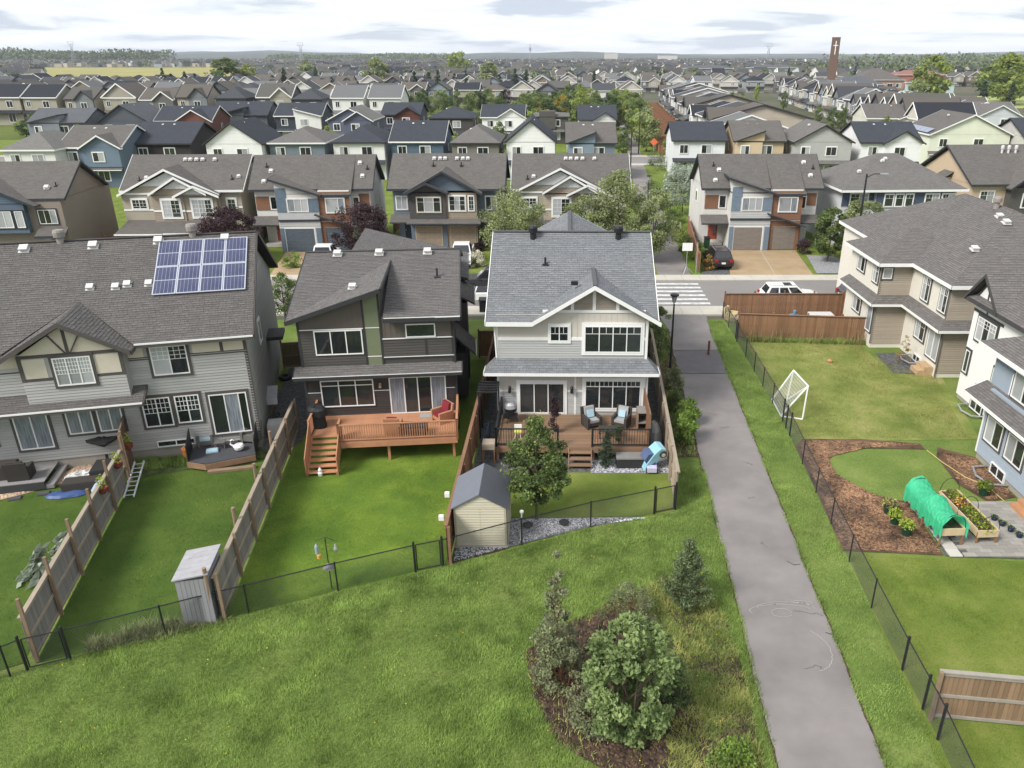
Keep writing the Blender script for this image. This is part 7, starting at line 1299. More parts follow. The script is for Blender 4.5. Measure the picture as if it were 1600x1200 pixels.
# ------------------------------------------------------------------ trees and shrubs
def leafmat(name, c, c2=None, tr=.3, tint=.45, rnd=.12): return cached(('lm', name), lambda: mat(name, c, var=.15, scale=.9, rough=.6, c2=c2 or tuple(x * 1.25 for x in c), tint=tint, trans=tr, spec=.25, rnd=rnd))
LM = {'elm': leafmat('leaves_pale_green', (.19, .23, .09), (.3, .34, .16)), 'maple': leafmat('leaves_mid_green', (.09, .135, .045), (.18, .23, .075)), 'acer': leafmat('leaves_acer', (.075, .115, .04), (.14, .19, .06)), 'dark': leafmat('leaves_dark_green', (.06, .095, .04), (.11, .15, .06)), 'rowan': leafmat('leaves_fresh_green', (.125, .185, .065), (.24, .305, .12), tint=.4),
      'grey': leafmat('leaves_grey_green', (.17, .2, .1), (.27, .29, .16)), 'silver': leafmat('leaves_silver', (.24, .29, .22), (.36, .4, .32)), 'purple': leafmat('leaves_purple', (.05, .028, .035), (.09, .05, .055)), 'lime': leafmat('leaves_yellow_green', (.2, .26, .06), (.31, .36, .1)), 'needle': leafmat('needles', (.035, .06, .038), (.065, .095, .055), tr=.1), 'pine': leafmat('pine_needles', (.085, .12, .055), (.16, .2, .09), tr=.15), 'autumn': leafmat('leaves_yellowing', (.26, .21, .04), (.36, .28, .05)), 'cream': leafmat('cream_flowers', (.6, .58, .45), (.75, .72, .6)), 'gold': leafmat('golden_grass', (.3, .2, .05), (.4, .28, .08)), 'spirea': leafmat('leaves_bright_shrub', (.12, .2, .035), (.2, .28, .06))}
def crown_pts(rg, n, r, z0, z1, shape, ncl, rc, hollow=.4):
    H_ = z1 - z0; cl = []; 
    def env(s):
        if shape == 'round': return math.sqrt(max(0, 1 - (2 * s - 1) ** 2))
        if shape == 'oval': return math.sqrt(max(0, 1 - (2 * s - 1) ** 2)) * (1.15 - .3 * s)
        if shape == 'vase': return math.sqrt(max(0, 1 - (1.55 * s - .85) ** 2)) if s < 1 else 0
        if shape == 'cone': return (1 - s) ** .85 * (1 if s > .06 else s / .06)
        if shape == 'column': return (1 - s ** 3) * (.6 + .4 * math.sin(min(1, s * 4) * 1.57))
        if shape == 'flame': return max(0, math.sin(math.pi * min(1, s ** .68))) * (1.08 - .2 * s)
        if shape == 'dome': return math.sqrt(max(0, 1 - s ** 2))
    for i in range(ncl):
        for _ in range(20):
            s = rg.random(); e = env(s)
            if rg.random() < e ** .8 + .05: break
        a = rg.random() * 6.283; q = e * r * (hollow + (1 - hollow) * math.sqrt(rg.random())); q = max(0, q - rc * .4) * rg.uniform(.8, 1.12); cl.append((q * math.cos(a), q * math.sin(a), z0 + s * H_, rc * rg.uniform(.6, 1.4), rg.random()))
    cl = np.array(cl); k = rg.integers(0, ncl, n); d = rg.normal(size=(n, 3)); d /= np.linalg.norm(d, axis=1)[:, None]; d[:, 2] *= .75
    p = cl[k, :3] + d * (cl[k, 3] * rg.random(n) ** .4)[:, None]; p[:, 2] = np.maximum(p[:, 2], .04)
    return p, np.clip(cl[k, 4] * .55 + rg.random(n) * .45, 0, 1), cl
def tree(name, label, cat, loc, h, r, kind, shape='round', n=2500, ls=.2, z0=None, ncl=40, rc=None, stems=1, seed=0, group=None, tr=.1, limbs=7, tm=None, extra=None, hollow=.4):
    rg = np.random.default_rng(seed + 100); z0 = h * .3 if z0 is None else z0; t = thing(name, label, cat, loc, random.random() * 0, group)
    p, ti, cl = crown_pts(rg, n, r, z0, h, shape, ncl, rc or r * .3, hollow); leafmesh('crown', p, ls, LM[kind], t, rg, ti)
    if extra: k2, n2 = extra; p2, t2, _ = crown_pts(rg, n2, r * 1.02, z0, h, shape, ncl, r * .3); leafmesh('blossom' if k2 == 'cream' else 'foliage', p2, ls, LM[k2], t, rg, t2)
    q = MB()
    for s in range(stems):
        a = s * 6.283 / stems + .4; bx, by = (.12 * stems * .3 * math.cos(a), .12 * stems * .3 * math.sin(a)) if stems > 1 else (0, 0); top = (bx * 3 + rg.uniform(-.05, .05), by * 3, z0 + (h - z0) * .75)
        q.tube([(bx, by, -.05), (bx * 1.5, by * 1.5, z0 * .6), top], [tr, tr * .75, tr * .15], 7)
    zs = sorted(range(len(cl)), key=lambda i: -cl[i][3])[:limbs]
    for i in zs: c = cl[i]; zz = max(.05, min(z0 + (h - z0) * .3, c[2] - .3 * r)); q.tube([(0, 0, zz), (c[0] * .5, c[1] * .5, (zz + c[2]) / 2), (c[0], c[1], c[2])], [tr * .45, tr * .3, tr * .08], 5)
    obj('trunk', q, tm or TRUNK, t); return t
RBARK = m_('red_brown_stem', (.16, .07, .04), var=.2)
tree('rowan_shrub', 'big bushy fresh green rowan in the foreground soil bed', 'tree', (2.05, 16.5, 0), 3.9, 1.42, 'rowan', 'oval', 17000, .15, .05, 130, .26, 4, 1, hollow=.55, tr=.06)
tree('young_tree', 'tall sparse young tree with red brown stem left of the big rowan', 'tree', (.0, 18.9, 0), 4.75, .85, 'grey', 'cone', 4200, .1, .5, 44, .2, 1, 2, tr=.05, tm=RBARK, limbs=20, hollow=.3)
tree('shrub', 'grey green sprawling shrub at the foot of the tall sparse tree', 'shrub', (.15, 18.3, 0), 1.7, .95, 'grey', 'dome', 4200, .09, .05, 50, .2, 5, 3, tr=.025, tm=RBARK, limbs=16)
tree('shrub', 'dusky green low shrub at the left foot of the big rowan', 'shrub', (.95, 16.7, 0), 1.2, .7, 'grey', 'dome', 4000, .085, .05, 40, .22, 5, 4, tr=.025, tm=RBARK, limbs=12)
tree('shrub', 'dark blue green shrub behind the big rowan on its right', 'shrub', (3.4, 17.6, 0), 1.5, .62, 'dark', 'dome', 4500, .09, .05, 40, .24, 4, 5, tr=.03)
tree('shrub', 'thin brownish scrub between the sparse tree and the pine', 'shrub', (2.55, 21.3, 0), 1.35, 1.1, 'grey', 'dome', 2200, .075, .1, 45, .2, 6, 6, tr=.02, tm=RBARK, limbs=26)
tree('shrub', 'yellowing weedy bush at the bottom edge of the soil bed', 'shrub', (4.9, 15.3, 0), .7, .8, 'spirea', 'dome', 1500, .1, .03, 24, .22, 4, 7, tr=.02)
def conifer(name, label, loc, h, r, kind, n, ls, seed=0, group=None, link_=True):
    rg = np.random.default_rng(seed + 300); t = thing(name, label, 'tree', loc, 0, group); pts = []; ti = []; nb = int(h / .16 * 5.5) if h < 5 else 70
    q = MB(); q.tube([(0, 0, 0), (0, 0, h * .97)], [max(.03, h * .018), .01], 6)
    for b in range(nb):
        s = rg.random() ** 1.25 * .97; L = r * (1 - s) ** .8 * rg.uniform(.7, 1.12); a = rg.random() * 6.283; z = .08 * h + s * h * .9; up = .25 if kind == 'pine' else -.12; m = max(5, int(n / nb * (1.6 - s))); u = rg.random(m) ** .7; tb = rg.random()
        pts.append(np.c_[np.cos(a) * L * u + rg.normal(0, .07 * r, m), np.sin(a) * L * u + rg.normal(0, .07 * r, m), z + L * u * up + u ** 2 * L * .25 + rg.normal(0, .045 * r, m)]); ti.append(np.clip(tb * .5 + rg.random(m) * .5, 0, 1)); q.tube([(0, 0, z), (math.cos(a) * L * .8, math.sin(a) * L * .8, z + L * .8 * up)], [.012 * r + .003, .003], 3, False)
    leafmesh('crown', np.vstack(pts), ls, LM[kind], t, rg, np.concatenate(ti), asp=.3); obj('trunk', q, TRUNK, t); return t
conifer('pine_tree', 'small bushy pine at the top of the foreground soil bed', (4.55, 21.9, 0), 2.9, .95, 'pine', 9000, .12, 1)
tree('maple_tree', 'green maple in front of the brown deck with yellow tinted tips', 'tree', (-.85, 27.5, 0), 4.9, 1.45, 'acer', 'flame', 13500, .125, 1.0, 100, .27, 1, 8, tr=.07, extra=('lime', 900), hollow=.5)
tree('beech_shrub', 'dark purple columnar shrub behind the maple on the brown deck', 'shrub', (-.15, 34.2, .76), 1.9, .28, 'purple', 'column', 1600, .1, .1, 20, .16, 2, 9, tr=.02)
conifer('spruce_tree', 'narrow dark blue green spruce before the right deck railing', (2.35, 32.1, 0), 2.1, .5, 'needle', 3800, .09, 3); tree('shrub', 'dark potted bush on the right part of the brown deck', 'shrub', (3.0, 32.95, .76), .9, .3, 'dark', 'round', 900, .08, .15, 14, .14, 1, 10, tr=.02)
for i, (x, y, h, r, k, lab) in enumerate(((6.6, 34.6, 1.7, .8, 'spirea', 'bright green shrub in the soil strip, nearest to the lawn'), (6.9, 36.6, 1.5, .7, 'spirea', 'bright green shrub in the soil strip, second from the near end'), (6.5, 38.4, 1.1, .6, 'maple', 'mid green shrub in the soil strip, third from the near end'), (6.9, 41.4, 1.4, .6, 'grey', 'pale shrub in the soil strip below the path lamp'), (6.6, 47.0, 2.0, 1.0, 'maple', 'leafy shrub in the soil strip beyond the path lamp'), (6.9, 50.5, 2.2, 1.1, 'maple', 'large leafy shrub at the far end of the soil strip'))): tree('shrub', lab, 'shrub', (x, y, 0), h, r, k, 'dome', 3000, .12, .05, 28, .26, 3, 20 + i, tr=.025)
for i, (x, y, h, r, k, sh, lab) in enumerate(((-4.0, 71.6, 6.6, 3.3, 'elm', 'round', 'pale green street tree left of the pale house roof peak'), (2.9, 71.2, 6.2, 2.6, 'elm', 'round', 'pale green street tree just right of the pale house roof peak'), (5.9, 72.2, 8.0, 2.9, 'elm', 'oval', 'tallest pale green street tree, right of the roof peak'), (8.9, 71.0, 6.6, 2.5, 'elm', 'round', 'pale green street tree overhanging the footpath'), (-30.8, 71.8, 4.7, 2.7, 'purple', 'round', 'purple leaved tree left of the slate blue garages'), (-18.6, 72.2, 5.1, 2.7, 'purple', 'round', 'purple leaved tree right of the slate blue garages'), (25.6, 71.4, 4.9, 1.7, 'maple', 'oval', 'dense egg shaped tree right of the wide driveway'), (29.3, 73.2, 5.0, 2.1, 'elm', 'vase', 'loose green tree behind the tall street lamp'), (15.4, 95, 6.0, 2.6, 'silver', 'round', 'silver leaved tree beside the far footpath'), (-19.6, 52.9, 3.9, 1.25, 'maple', 'oval', 'young upright tree between the grey duplex and the dark house'))): tree('street_tree', lab, 'tree', (x, y, 0), h, r, k, sh, 11000 if y > 60 else 5000, .2 if y > 60 else .13, h * .18, 60, r * .26, 1, 40 + i, tr=.1, hollow=.55)
for i, (x, y, h, r, k, lab) in enumerate(((-7.3, 69.5, 1.5, .9, 'cream', 'cream flowering bush beside the white pickup driveway'), (13.4, 72, 1.7, .9, 'spirea', 'bright green bush between footpath and stained fence, nearest the road'), (13.0, 76, 1.6, 1.0, 'maple', 'green bush between footpath and stained fence, middle'), (12.8, 80, 1.5, 1.0, 'lime', 'yellow green bush by the bend of the stained fence'), (13.0, 86, 2.2, 1.4, 'dark', 'dark green bush left of the silver tree'), (14.0, 90, 2.0, 1.3, 'spirea', 'bright bush beyond the dark green one along the footpath'), (13.6, 104, 2.2, 1.6, 'dark', 'round bush along the footpath near the far crossing'), (13.4, 110, 2.0, 1.5, 'maple', 'round bush at the far crossing'), (14.0, 68.6, 1.3, .7, 'gold', 'golden ornamental grass beside the blank sign'), (-24.4, 69.5, 1.3, 1.0, 'spirea', 'bright bush at the near corner of the left driveway'), (-27.8, 71, 1.5, .9, 'lime', 'pale leafy bush on the left of the tan driveway'), (-7.7, 75.9, 1.0, .6, 'purple', 'small dark purple bush by the tan garage'), (24.4, 75, 1.3, .9, 'purple', 'dark red bush between driveway and egg shaped tree'), (17.8, 134.5, 2.6, 1.8, 'maple', 'bush beneath the orange diamond sign'), (17.0, 140, 2.4, 1.6, 'dark', 'bush at the corner of the orange lot fences'))): tree('shrub', lab, 'shrub', (x, y, 0), h, r, k, 'dome', 1500, .14, .05, 22, r * .35, 3, 60 + i, tr=.03)
tree('hosta_bed', 'large leaved pale green plants against the tall grey fence', 'plant', (-19.6, 24.6, 0), .65, .75, 'silver', 'dome', 260, .3, .03, 18, .22, 3, 90, tr=.01).scale = (.8, 2.2, 1)
tree('rose_bush', 'small bush with red and white flowers at the bottom edge of the meadow', 'shrub', (-3.7, 14.75, 0), .75, .3, 'silver', 'dome', 260, .07, .03, 10, .12, 3, 91, tr=.01)
tree('young_sapling', 'dry brown sapling on the dark gravel behind the beige house', 'plant', (21.9, 45.3, 0), 1.9, .5, 'gold', 'column', 500, .08, .1, 16, .16, 3, 92, tr=.015)
# shared prototypes for trees farther off
def proto(key, fn): return cached(('tp', key), fn)
def far_proto(kind, shape, n, ls, seed):
    rg = np.random.default_rng(seed)
    if shape == 'conifer':
        nb = 60; pts = []
        for b in range(nb): s = rg.random() ** 1.2 * .97; L = (1 - s) ** .85 * rg.uniform(.75, 1.1); a = rg.random() * 6.283; m = max(3, int(n / nb * (1.6 - s))); u = rg.random(m) ** .6; pts.append(np.c_[np.cos(a) * L * u * .26 + rg.normal(0, .02, m), np.sin(a) * L * u * .26 + rg.normal(0, .02, m), .06 + s * .93 - L * u * .03 + rg.normal(0, .012, m)])
        return leafmesh('crown', np.vstack(pts), ls, LM[kind], None, rg, None, False, .5)
    p, ti, cl = crown_pts(rg, n, .42, .1, 1.0, shape, 34, .13, .55); return leafmesh('crown', p, ls, LM[kind], None, rg, ti, False)
def trunk_proto():
    q = MB(); q.tube([(0, 0, -.02), (0, 0, .5)], [.025, .012], 6); q.tube([(0, 0, .25), (.15, .05, .55)], [.01, .004], 4); q.tube([(0, 0, .25), (-.12, -.1, .6)], [.01, .004], 4); return q.mesh('trunk', TRUNK)
def far_tree(kind, shape, x, y, h, w, label, group, seed=0, hi=True):
    n, ls = (2800, .062) if hi else (1500, .1)
    me = proto((kind, shape, seed % 3, hi), lambda: far_proto(kind, shape, n, ls, seed % 3 + 7)); t = thing('spruce_tree' if shape == 'conifer' else 'broadleaf_tree', label, 'tree', (x, y, 0), random.random() * 6.28, group); t.scale = (w, w, h)
    link('crown', me, t); link('trunk', proto('trunk', trunk_proto), t); return t
# ------------------------------------------------------------------ the suburb beyond
TREEC = {'lime': 'yellow green', 'maple': 'mid green', 'dark': 'dark green', 'elm': 'pale green', 'autumn': 'yellowing', 'purple': 'purple leaved', 'needle': 'dark'}
rt = random.Random(11)
def ftree(kind, shape, x, y, h, w, where, group): far_tree(kind, shape, x, y, h, w, f"{'spruce' if shape == 'conifer' else TREEC[kind] + ' tree'} {where}", group, rt.randrange(3), y < 330)
for k in range(13): ftree(rt.choice(('maple', 'elm', 'lime')), 'oval', 17.8 + k * .5 + rt.uniform(-.5, .5), 162 + k * 11, rt.uniform(6.5, 8.5), rt.uniform(5.5, 7.5), 'in the line of trees left of the far footpath', 'trees lining the far footpath')
for k in range(34): y = rt.uniform(205, 312); ftree(rt.choice(('maple', 'dark', 'elm', 'lime', 'autumn' if k % 4 == 0 else 'maple')), 'round', rt.uniform(-12, 20) + (y - 200) * .05, y, rt.uniform(5, 9), rt.uniform(6, 9), 'in the grove behind the modern flat roofed house', 'grove behind the fourth row')
for k in range(46): ftree(rt.choice(('lime', 'maple', 'lime', 'dark')), 'round', rt.uniform(-150, 8), rt.uniform(186, 220), rt.uniform(3, 5.5), rt.uniform(3.5, 5.5), 'in the back yards of the fourth row', 'back yard trees of the fourth row')
for k in range(40): ftree(rt.choice(('maple', 'dark', 'elm', 'purple' if k % 9 == 0 else 'maple')), 'round', rt.uniform(-60, 5), rt.uniform(262, 308), rt.uniform(4.5, 7), rt.uniform(4, 6.5), 'before the houses across the park', 'trees across the park')
for k in range(16): ftree(rt.choice(('lime', 'maple')), 'oval', -95 + k * 8.3 + rt.uniform(-2, 2), rt.uniform(155.5, 158), rt.uniform(4, 6), rt.uniform(3.5, 5), 'along the street between third and fourth rows', 'street trees of the third row')
for (x, y, h, w, kd, wh) in ((150, 330, 17, 19, 'lime', 'with a huge crown, left of the pair near the sports field'), (176, 322, 18, 26, 'lime', 'with the widest crown near the sports field'), (188, 345, 15, 18, 'maple', 'with a big crown at the right edge of the sports field'), (140, 318, 9, 11, 'elm', 'low and bushy beside the huge left crown'), (212, 400, 13, 22, 'maple', 'at the far right edge behind the field'), (245, 410, 12, 22, 'dark', 'in the right hand wood edge'), (-178, 445, 16, 22, 'maple', 'broad crown by the golden field'), (-168, 452, 13, 14, 'lime', 'lower crown by the golden field'), (-97, 445, 16, 17, 'elm', 'round crown above the dark roofs'), (-36, 440, 14, 15, 'elm', 'round crown in the middle distance'), (-83, 700, 20, 24, 'lime', 'on the skyline left of centre'), (-170, 560, 14, 14, 'elm', 'lone crown beyond the spruces')): ftree(kd, 'round', x, y, h, w, wh, None)
for x, y in [(-196, 420), (-191, 425), (-183, 418), (-202, 424), (-132, 400), (-62, 400), (-57, 396), (-50, 404), (-44, 398), (-28, 402), (-20, 398), (5, 410), (18, 398), (-68, 395), (-118, 405), (-15, 405)] + [(150 + k * 9.5 + rt.uniform(-2, 2), 292 + rt.uniform(-5, 5)) for k in range(12)] + [(145 + k * 13 + rt.uniform(-4, 4), 520 + rt.uniform(-20, 20)) for k in range(16)]: ftree('needle', 'conifer', x, y, rt.uniform(9, 13) if y > 380 else rt.uniform(7, 10), rt.uniform(8, 11), ('left of the golden field trees' if x < -170 else 'left of centre, beyond the park' if x < -80 else 'near the centre, beyond the park' if x < 30 else 'bordering the sports field' if y < 330 else 'beyond the church'), 'middle distance spruces')
# house prototypes, copied along the streets
PALW = ['b9ad99', 'cdc6b8', '9fa3a3', '7d8288', 'd9d8d2', '6c6a66', '8a97a3', 'c4b59a', 'a7a18f', '5a5f68', 'e4e3df', '8f7f6c']; WN = ['tan', 'cream', 'grey', 'slate grey', 'off white', 'charcoal brown', 'blue grey', 'sandy', 'olive grey', 'dark slate', 'white', 'brown']
RFN = roofmat('shingles_light_brown', K('8b827a', .62)); RFS = roofmat('shingles_silver', K('9a9b9c', .6))
def fproto(i, low):
    wc = PALW[i % 12]; rc = (RFN, RFL, RFS, RFG, RFN, RFB)[(i * 5 + i // 12) % 6]; rn = {RFN: 'brown', RFL: 'light grey', RFS: 'silver grey', RFG: 'grey', RFB: 'black'}[rc]; rtp = ('gx', 'gy', 'gx', 'gy', 'hip')[i % 5]; ft = (('gable', None, 'gable', None, None, 'shedL', None)[i % 7]) if rtp == 'gx' else None
    W, D = 8.0 + (i % 3) * .6, 11.5; wm = SD(wc); parts = []
    def add(name, me, parent=None, loc=(0, 0, 0), rz=0): parts.append((name, me, parent, loc, rz)); return len(parts) - 1
    q = MB(); q.box(0, 0, 0, W, D, 5.7); rise = 2.5; o = .35
    if rtp == 'gx': P, fe = gable_x(-o, W + o, -o, D + o, 5.7, rise); q.extr([(0, 0, 5.65), (0, D, 5.65), (0, D / 2, 5.7 + rise - .3)], (W, 0, 0))
    elif rtp == 'gy': P, fe = gable_y(-o, W + o, -o, D + o, 5.7, rise + .4); q.extr([(0, 0, 5.65), (W, 0, 5.65), (W / 2, 0, 5.7 + rise + .1)], (0, D, 0))
    else: P, fe = hip(-o, W + o, -o, D + o, 5.7, .5)
    if ft: 
        h = 1.9; a, b = W * .4, W + .2; mx = (a + b) / 2; yb = -o + h / (rise / (D / 2 + o)); P += [[(a - .2, -.8, 5.6), (a - .2, -o, 5.6), (mx, yb, 5.7 + h), (mx, -.8, 5.7 + h)], [(b + .3, -o, 5.6), (b + .3, -.8, 5.6), (mx, -.8, 5.7 + h), (mx, yb, 5.7 + h)]]
        w2 = MB(); w2.box(a, -.5, 2.8, b, .1, 5.65); w2.extr([(a, -.5, 5.6), (b, -.5, 5.6), (mx, -.5, 5.6 + h - .2)], (0, .5, 0)); add('front_bay', w2.mesh('front_bay', SD(PALW[(i + 3) % 12])))
    add('wall', q.mesh('wall', wm)); sl = MB()
    for pts in P: pts = [Vector(p) for p in pts]; sl.extr([p for p in pts], (0, 0, -.22))
    add('roof', sl.mesh('roof', rc)); lr = MB(); lr.extr([(-.1, -1.1, 2.5), (W + .1, -1.1, 2.5), (W + .1, 0, 3.1), (-.1, 0, 3.1)], (0, 0, -.15)); add('porch_roof', lr.mesh('porch_roof', rc))
    f = MB(); f.box(-o, -o - .06, 5.5, W + o, -o - .01, 5.72); fm = WHITE if i % 3 else DARKTRIM; add('gutter', f.mesh('gutter', fm)); f = MB()
    if rtp == 'gx':
        for xx in (-o - .06, W + o + .06):
            for ys in (-o, D + o): f.bar((xx, ys, 5.62), (xx, D / 2, 5.62 + rise), .1, .26)
    if rtp == 'gy':
        for ys in (-o - .06, D + o + .06):
            for xx in (-o, W + o): f.bar((xx, ys, 5.62), (W / 2, ys, 5.62 + rise + .4), .1, .26)
    if ft: f.bar((a - .2, -.9, 5.55), (mx, -.9, 5.65 + h), .1, .26); f.bar((b + .3, -.9, 5.55), (mx, -.9, 5.65 + h), .1, .26)
    for isl in islands(f): add('fascia', isl.mesh('fascia', fm))
    def fwin(face, off, u0, w, z, h):
        M = face_M(face, off); u = sgn(face, u0) if face not in 'NW' else -(u0 + w); fr = cached(('fw', w, h), lambda: (lambda q: (q.box(0, -.09, 0, w, -.0, .1), q.box(0, -.09, h - .1, w, -.0, h), q.box(0, -.09, .1, .1, -.0, h - .1), q.box(w - .1, -.09, .1, w, -.0, h - .1), q.box(w / 2 - .04, -.088, .1, w / 2 + .04, 0, h - .1), q.mesh('window', WHITE))[-1])(MB()))
        j = add('window', fr, None, tuple(M @ Vector((u, 0, z))), M.to_euler().z); add('pane', cached(('fp', w, h, i % 2), lambda: (lambda q: (q.box(.1, -.05, .1, w - .1, -.001, h - .1), q.mesh('pane', PANE[i % 2]))[-1])(MB())), j)
    fo = -.5 if ft else 0
    fwin('S', 0, .8, 1.2, 3.7, 1.3); fwin('S', fo, W * .58, 1.8, 3.6, 1.4)
    fwin('S', 0, .8, 1.5, .8, 1.5); fwin('S', 0, W * .55, 2.0, .6, 1.8)
    if not low: fwin('W', 0, 4, .9, 3.8, 1.1); fwin('E', W, 6, .9, 3.8, 1.1)
    return parts, f"{WN[i % 12]} house with {rn} roof", W
def fhouse(i, x, y, rz, where, group, low=False, sc=(1, 1, 1)):
    parts, lab, W = cached(('fh', i, low), lambda: fproto(i, low)); t = thing('house', f"{lab} {where}", 'house', (x, y, 0), rz, group); t.scale = sc; L = []
    for nm, me, par, loc, r in parts: L.append(link(nm, me, L[par] if par is not None else t, loc, r))
ri = random.Random(5)
def row(Y, x0, x1, where, group, step=10.6, low=False, slope=0, back=False, tall=1):
    x = x0
    while x < x1: fhouse(ri.randrange(24), x + ri.uniform(-.4, .4) + (9 if back else 0), Y + slope * (x - x0) + ri.uniform(-1, 1), math.pi * back + R(ri.uniform(-2, 2)) + math.atan(slope), where + (', left end', ', left middle', ', right middle', ', right end')[min(3, int(4 * (x - x0) / (x1 - x0)))], group, low, (1, 1, tall * ri.uniform(.95, 1.06))); x += step
row(226, -168, -50, 'backing on the fourth row yards', 'tall walkout houses beyond the fourth row', 10.6, tall=1.22); row(264, -190, -66, 'behind the tall walkout houses', 'houses behind the tall walkout houses', 11, back=True); row(312, -226, 26, 'facing the park', 'houses facing the park', 10.4); row(352, -250, 22, 'in the second row past the park', 'second street beyond the park', 11.2, back=True); row(398, -275, 20, 'in the third row past the park', 'third street beyond the park', 12, low=True)
row(440, -310, 30, 'in the fourth row past the park', 'fourth street beyond the park', 13.5, low=True)
for k in range(17): fhouse((10, 0, 22, 7, 2, 12, 20)[k % 7], 29.5 + k * .7 + (k * 5 % 3) * .8, 161 + k * 10.6, R(-90), ('in the left column backing on the orange fences' if k else 'nearest of the column backing on the orange fences'), 'houses backing on the orange fences', k > 9, (1.05, 1.2 + .16 * (k * 3 % 4), .94 + .05 * (k * 7 % 4)))
for k in range(26): fhouse((k * 5 + 1) % 24, 74 + k * .9, 172 + k * 7.4, R(-90), 'in the tight row along the side street', 'tight row along the side street', k > 12, (.76, 1, 1.05 + .06 * (k % 3)))
for k in range(20): fhouse((k * 11 + 2) % 24, 103 + k * .9, 185 + k * 10, R(90), 'behind the tight right hand row', 'houses behind the tight row', k > 8, (1, 1, 1))
for k in range(22): ftree(rt.choice(('maple', 'elm', 'lime')), 'oval', rt.choice((51.5, 69)) + k * .8, 162 + k * 9, rt.uniform(4, 6.5), rt.uniform(3, 4.5), 'beside the right hand side street', 'trees along the side street')
for k in range(16): q = MB(); x = 50 + k * .45; q.poly([(x, 164 + k * 10.6, .02), (x + 3.2, 164 + k * 10.6, .02), (x + 3.2, 169 + k * 10.6, .02), (x, 169 + k * 10.6, .02)]); struct('driveway', q, CONC)
for (x, y, w, d, wc, rc, lab) in ((66, 172, 17, 11, 'd6d3c4', RF2, 'long brown roofed house with many white windows, right hand estate'), (88, 180, 14, 12, 'cbd0d4', RF2B, 'wide brown roofed house with a white A shaped gable frame'), (108, 170, 16, 12, 'a9a69e', RFB, 'black roofed house at the right edge of the third row'), (92, 205, 15, 12, 'dfe6ee', RF2, 'house with long brown roof and pale blue gable')): hs('house', x, y, R(-4), w, d, 'gx', wc, rc, WHITE, lab, None, feat='gable', low=True, wins=3)
ri2 = random.Random(9); idx = 0
for Y in (420, 465, 510):
    for x in np.arange(30 + (Y - 420) * .1, 30 + Y * .62, 13.5):
        if 120 < x < 330 and Y < 480: continue
        fhouse(ri2.randrange(24), float(x), Y + ri2.uniform(-4, 4), R(ri2.uniform(-12, 12)), 'in the right hand distance', 'houses in the right hand distance', True); idx += 1
for Y in (490, 535):
    for x in np.arange(-Y * .34, 30, 13): fhouse(ri2.randrange(24), float(x), Y + ri2.uniform(-4, 4), R(ri2.uniform(-12, 12)), 'in the left hand distance', 'houses in the left hand distance', True)
# everything smaller: one mass
q = MB(); rs = random.Random(3); SUBM = [SD('b9ad99'), SD('9fa3a3'), SD('6c6a66'), SD('d9d8d2'), RF2, RFG, RFL, RFB]
def blk(q, x, y, a, w, d, h, rise, wi, ri_):
    c, s = math.cos(a), math.sin(a); f = lambda px_, py_, z: (x + px_ * c - py_ * s, y + px_ * s + py_ * c, z)
    q.mi = wi; A = [f(0, 0, 0), f(w, 0, 0), f(w, d, 0), f(0, d, 0)]; B = [f(0, 0, h), f(w, 0, h), f(w, d, h), f(0, d, h)]
    for i in range(4): q.poly([A[i], A[(i + 1) % 4], B[(i + 1) % 4], B[i]])
    r0, r1 = f(0 if rs.random() < .6 else w * .3, d / 2, h + rise), f(w if rs.random() < .6 else w * .7, d / 2, h + rise)
    q.poly([B[1], B[2], r1]); q.poly([B[3], B[0], r0]); q.mi = ri_; o = .4; C0, C1, C2, C3 = f(-o, -o, h - .1), f(w + o, -o, h - .1), f(w + o, d + o, h - .1), f(-o, d + o, h - .1); q.poly([C0, C1, r1, r0]); q.poly([C2, C3, r0, r1])
    q.mi = 0
Y = 575
while Y < 2300:
    x = -Y * .78
    while x < Y * .66:
        field = -Y * .64 < x < -Y * .38 and Y < 1310
        if not field and rs.random() < (.9 if Y < 1300 else .6): blk(q, x + rs.uniform(-2, 2), Y + rs.uniform(-9, 9), rs.uniform(-.6, .6), rs.uniform(8, 13), rs.uniform(9, 12), rs.uniform(5, 6.5), rs.uniform(2.2, 3.8), rs.choice((0, 1, 2, 3, 3, 0)), 4 + rs.choice((0, 1, 1, 2, 2, 3)))
        x += rs.uniform(12, 18) * (1 if Y < 1200 else 1.4)
    Y += 34 if Y < 1300 else 60
tag(obj('far_suburb', q, SUBM), 'mass of far rooftops reaching to the horizon', None, None, 'stuff')
rg = np.random.default_rng(77); n = 3800; yy = 520 + 2600 * rg.random(n) ** 1.3; xx = rg.uniform(-.8, .68, n) * yy
keep = ~((xx > -.64 * yy) & (xx < -.38 * yy) & (yy < 1310)); xx, yy = xx[keep], yy[keep]; n = len(xx); hh = rg.uniform(4, 11, n); k = 34
c = np.repeat(np.c_[xx, yy, hh * .55], k, 0); d = rg.normal(size=(n * k, 3)); d /= np.linalg.norm(d, axis=1)[:, None]; c = c + d * np.repeat(np.c_[hh * .42, hh * .42, hh * .42], k, 0) * rg.random((n * k, 1)) ** .4; c[:, 2] = np.maximum(c[:, 2], .5)
o = leafmesh('far_trees', c, 2.4, leafmat('far_foliage', (.07, .105, .04), (.13, .165, .06), tr=.15), None, rg, np.repeat(rg.random(n), k)); o['kind'] = 'stuff'; o['label'] = 'scattered trees among the far rooftops'
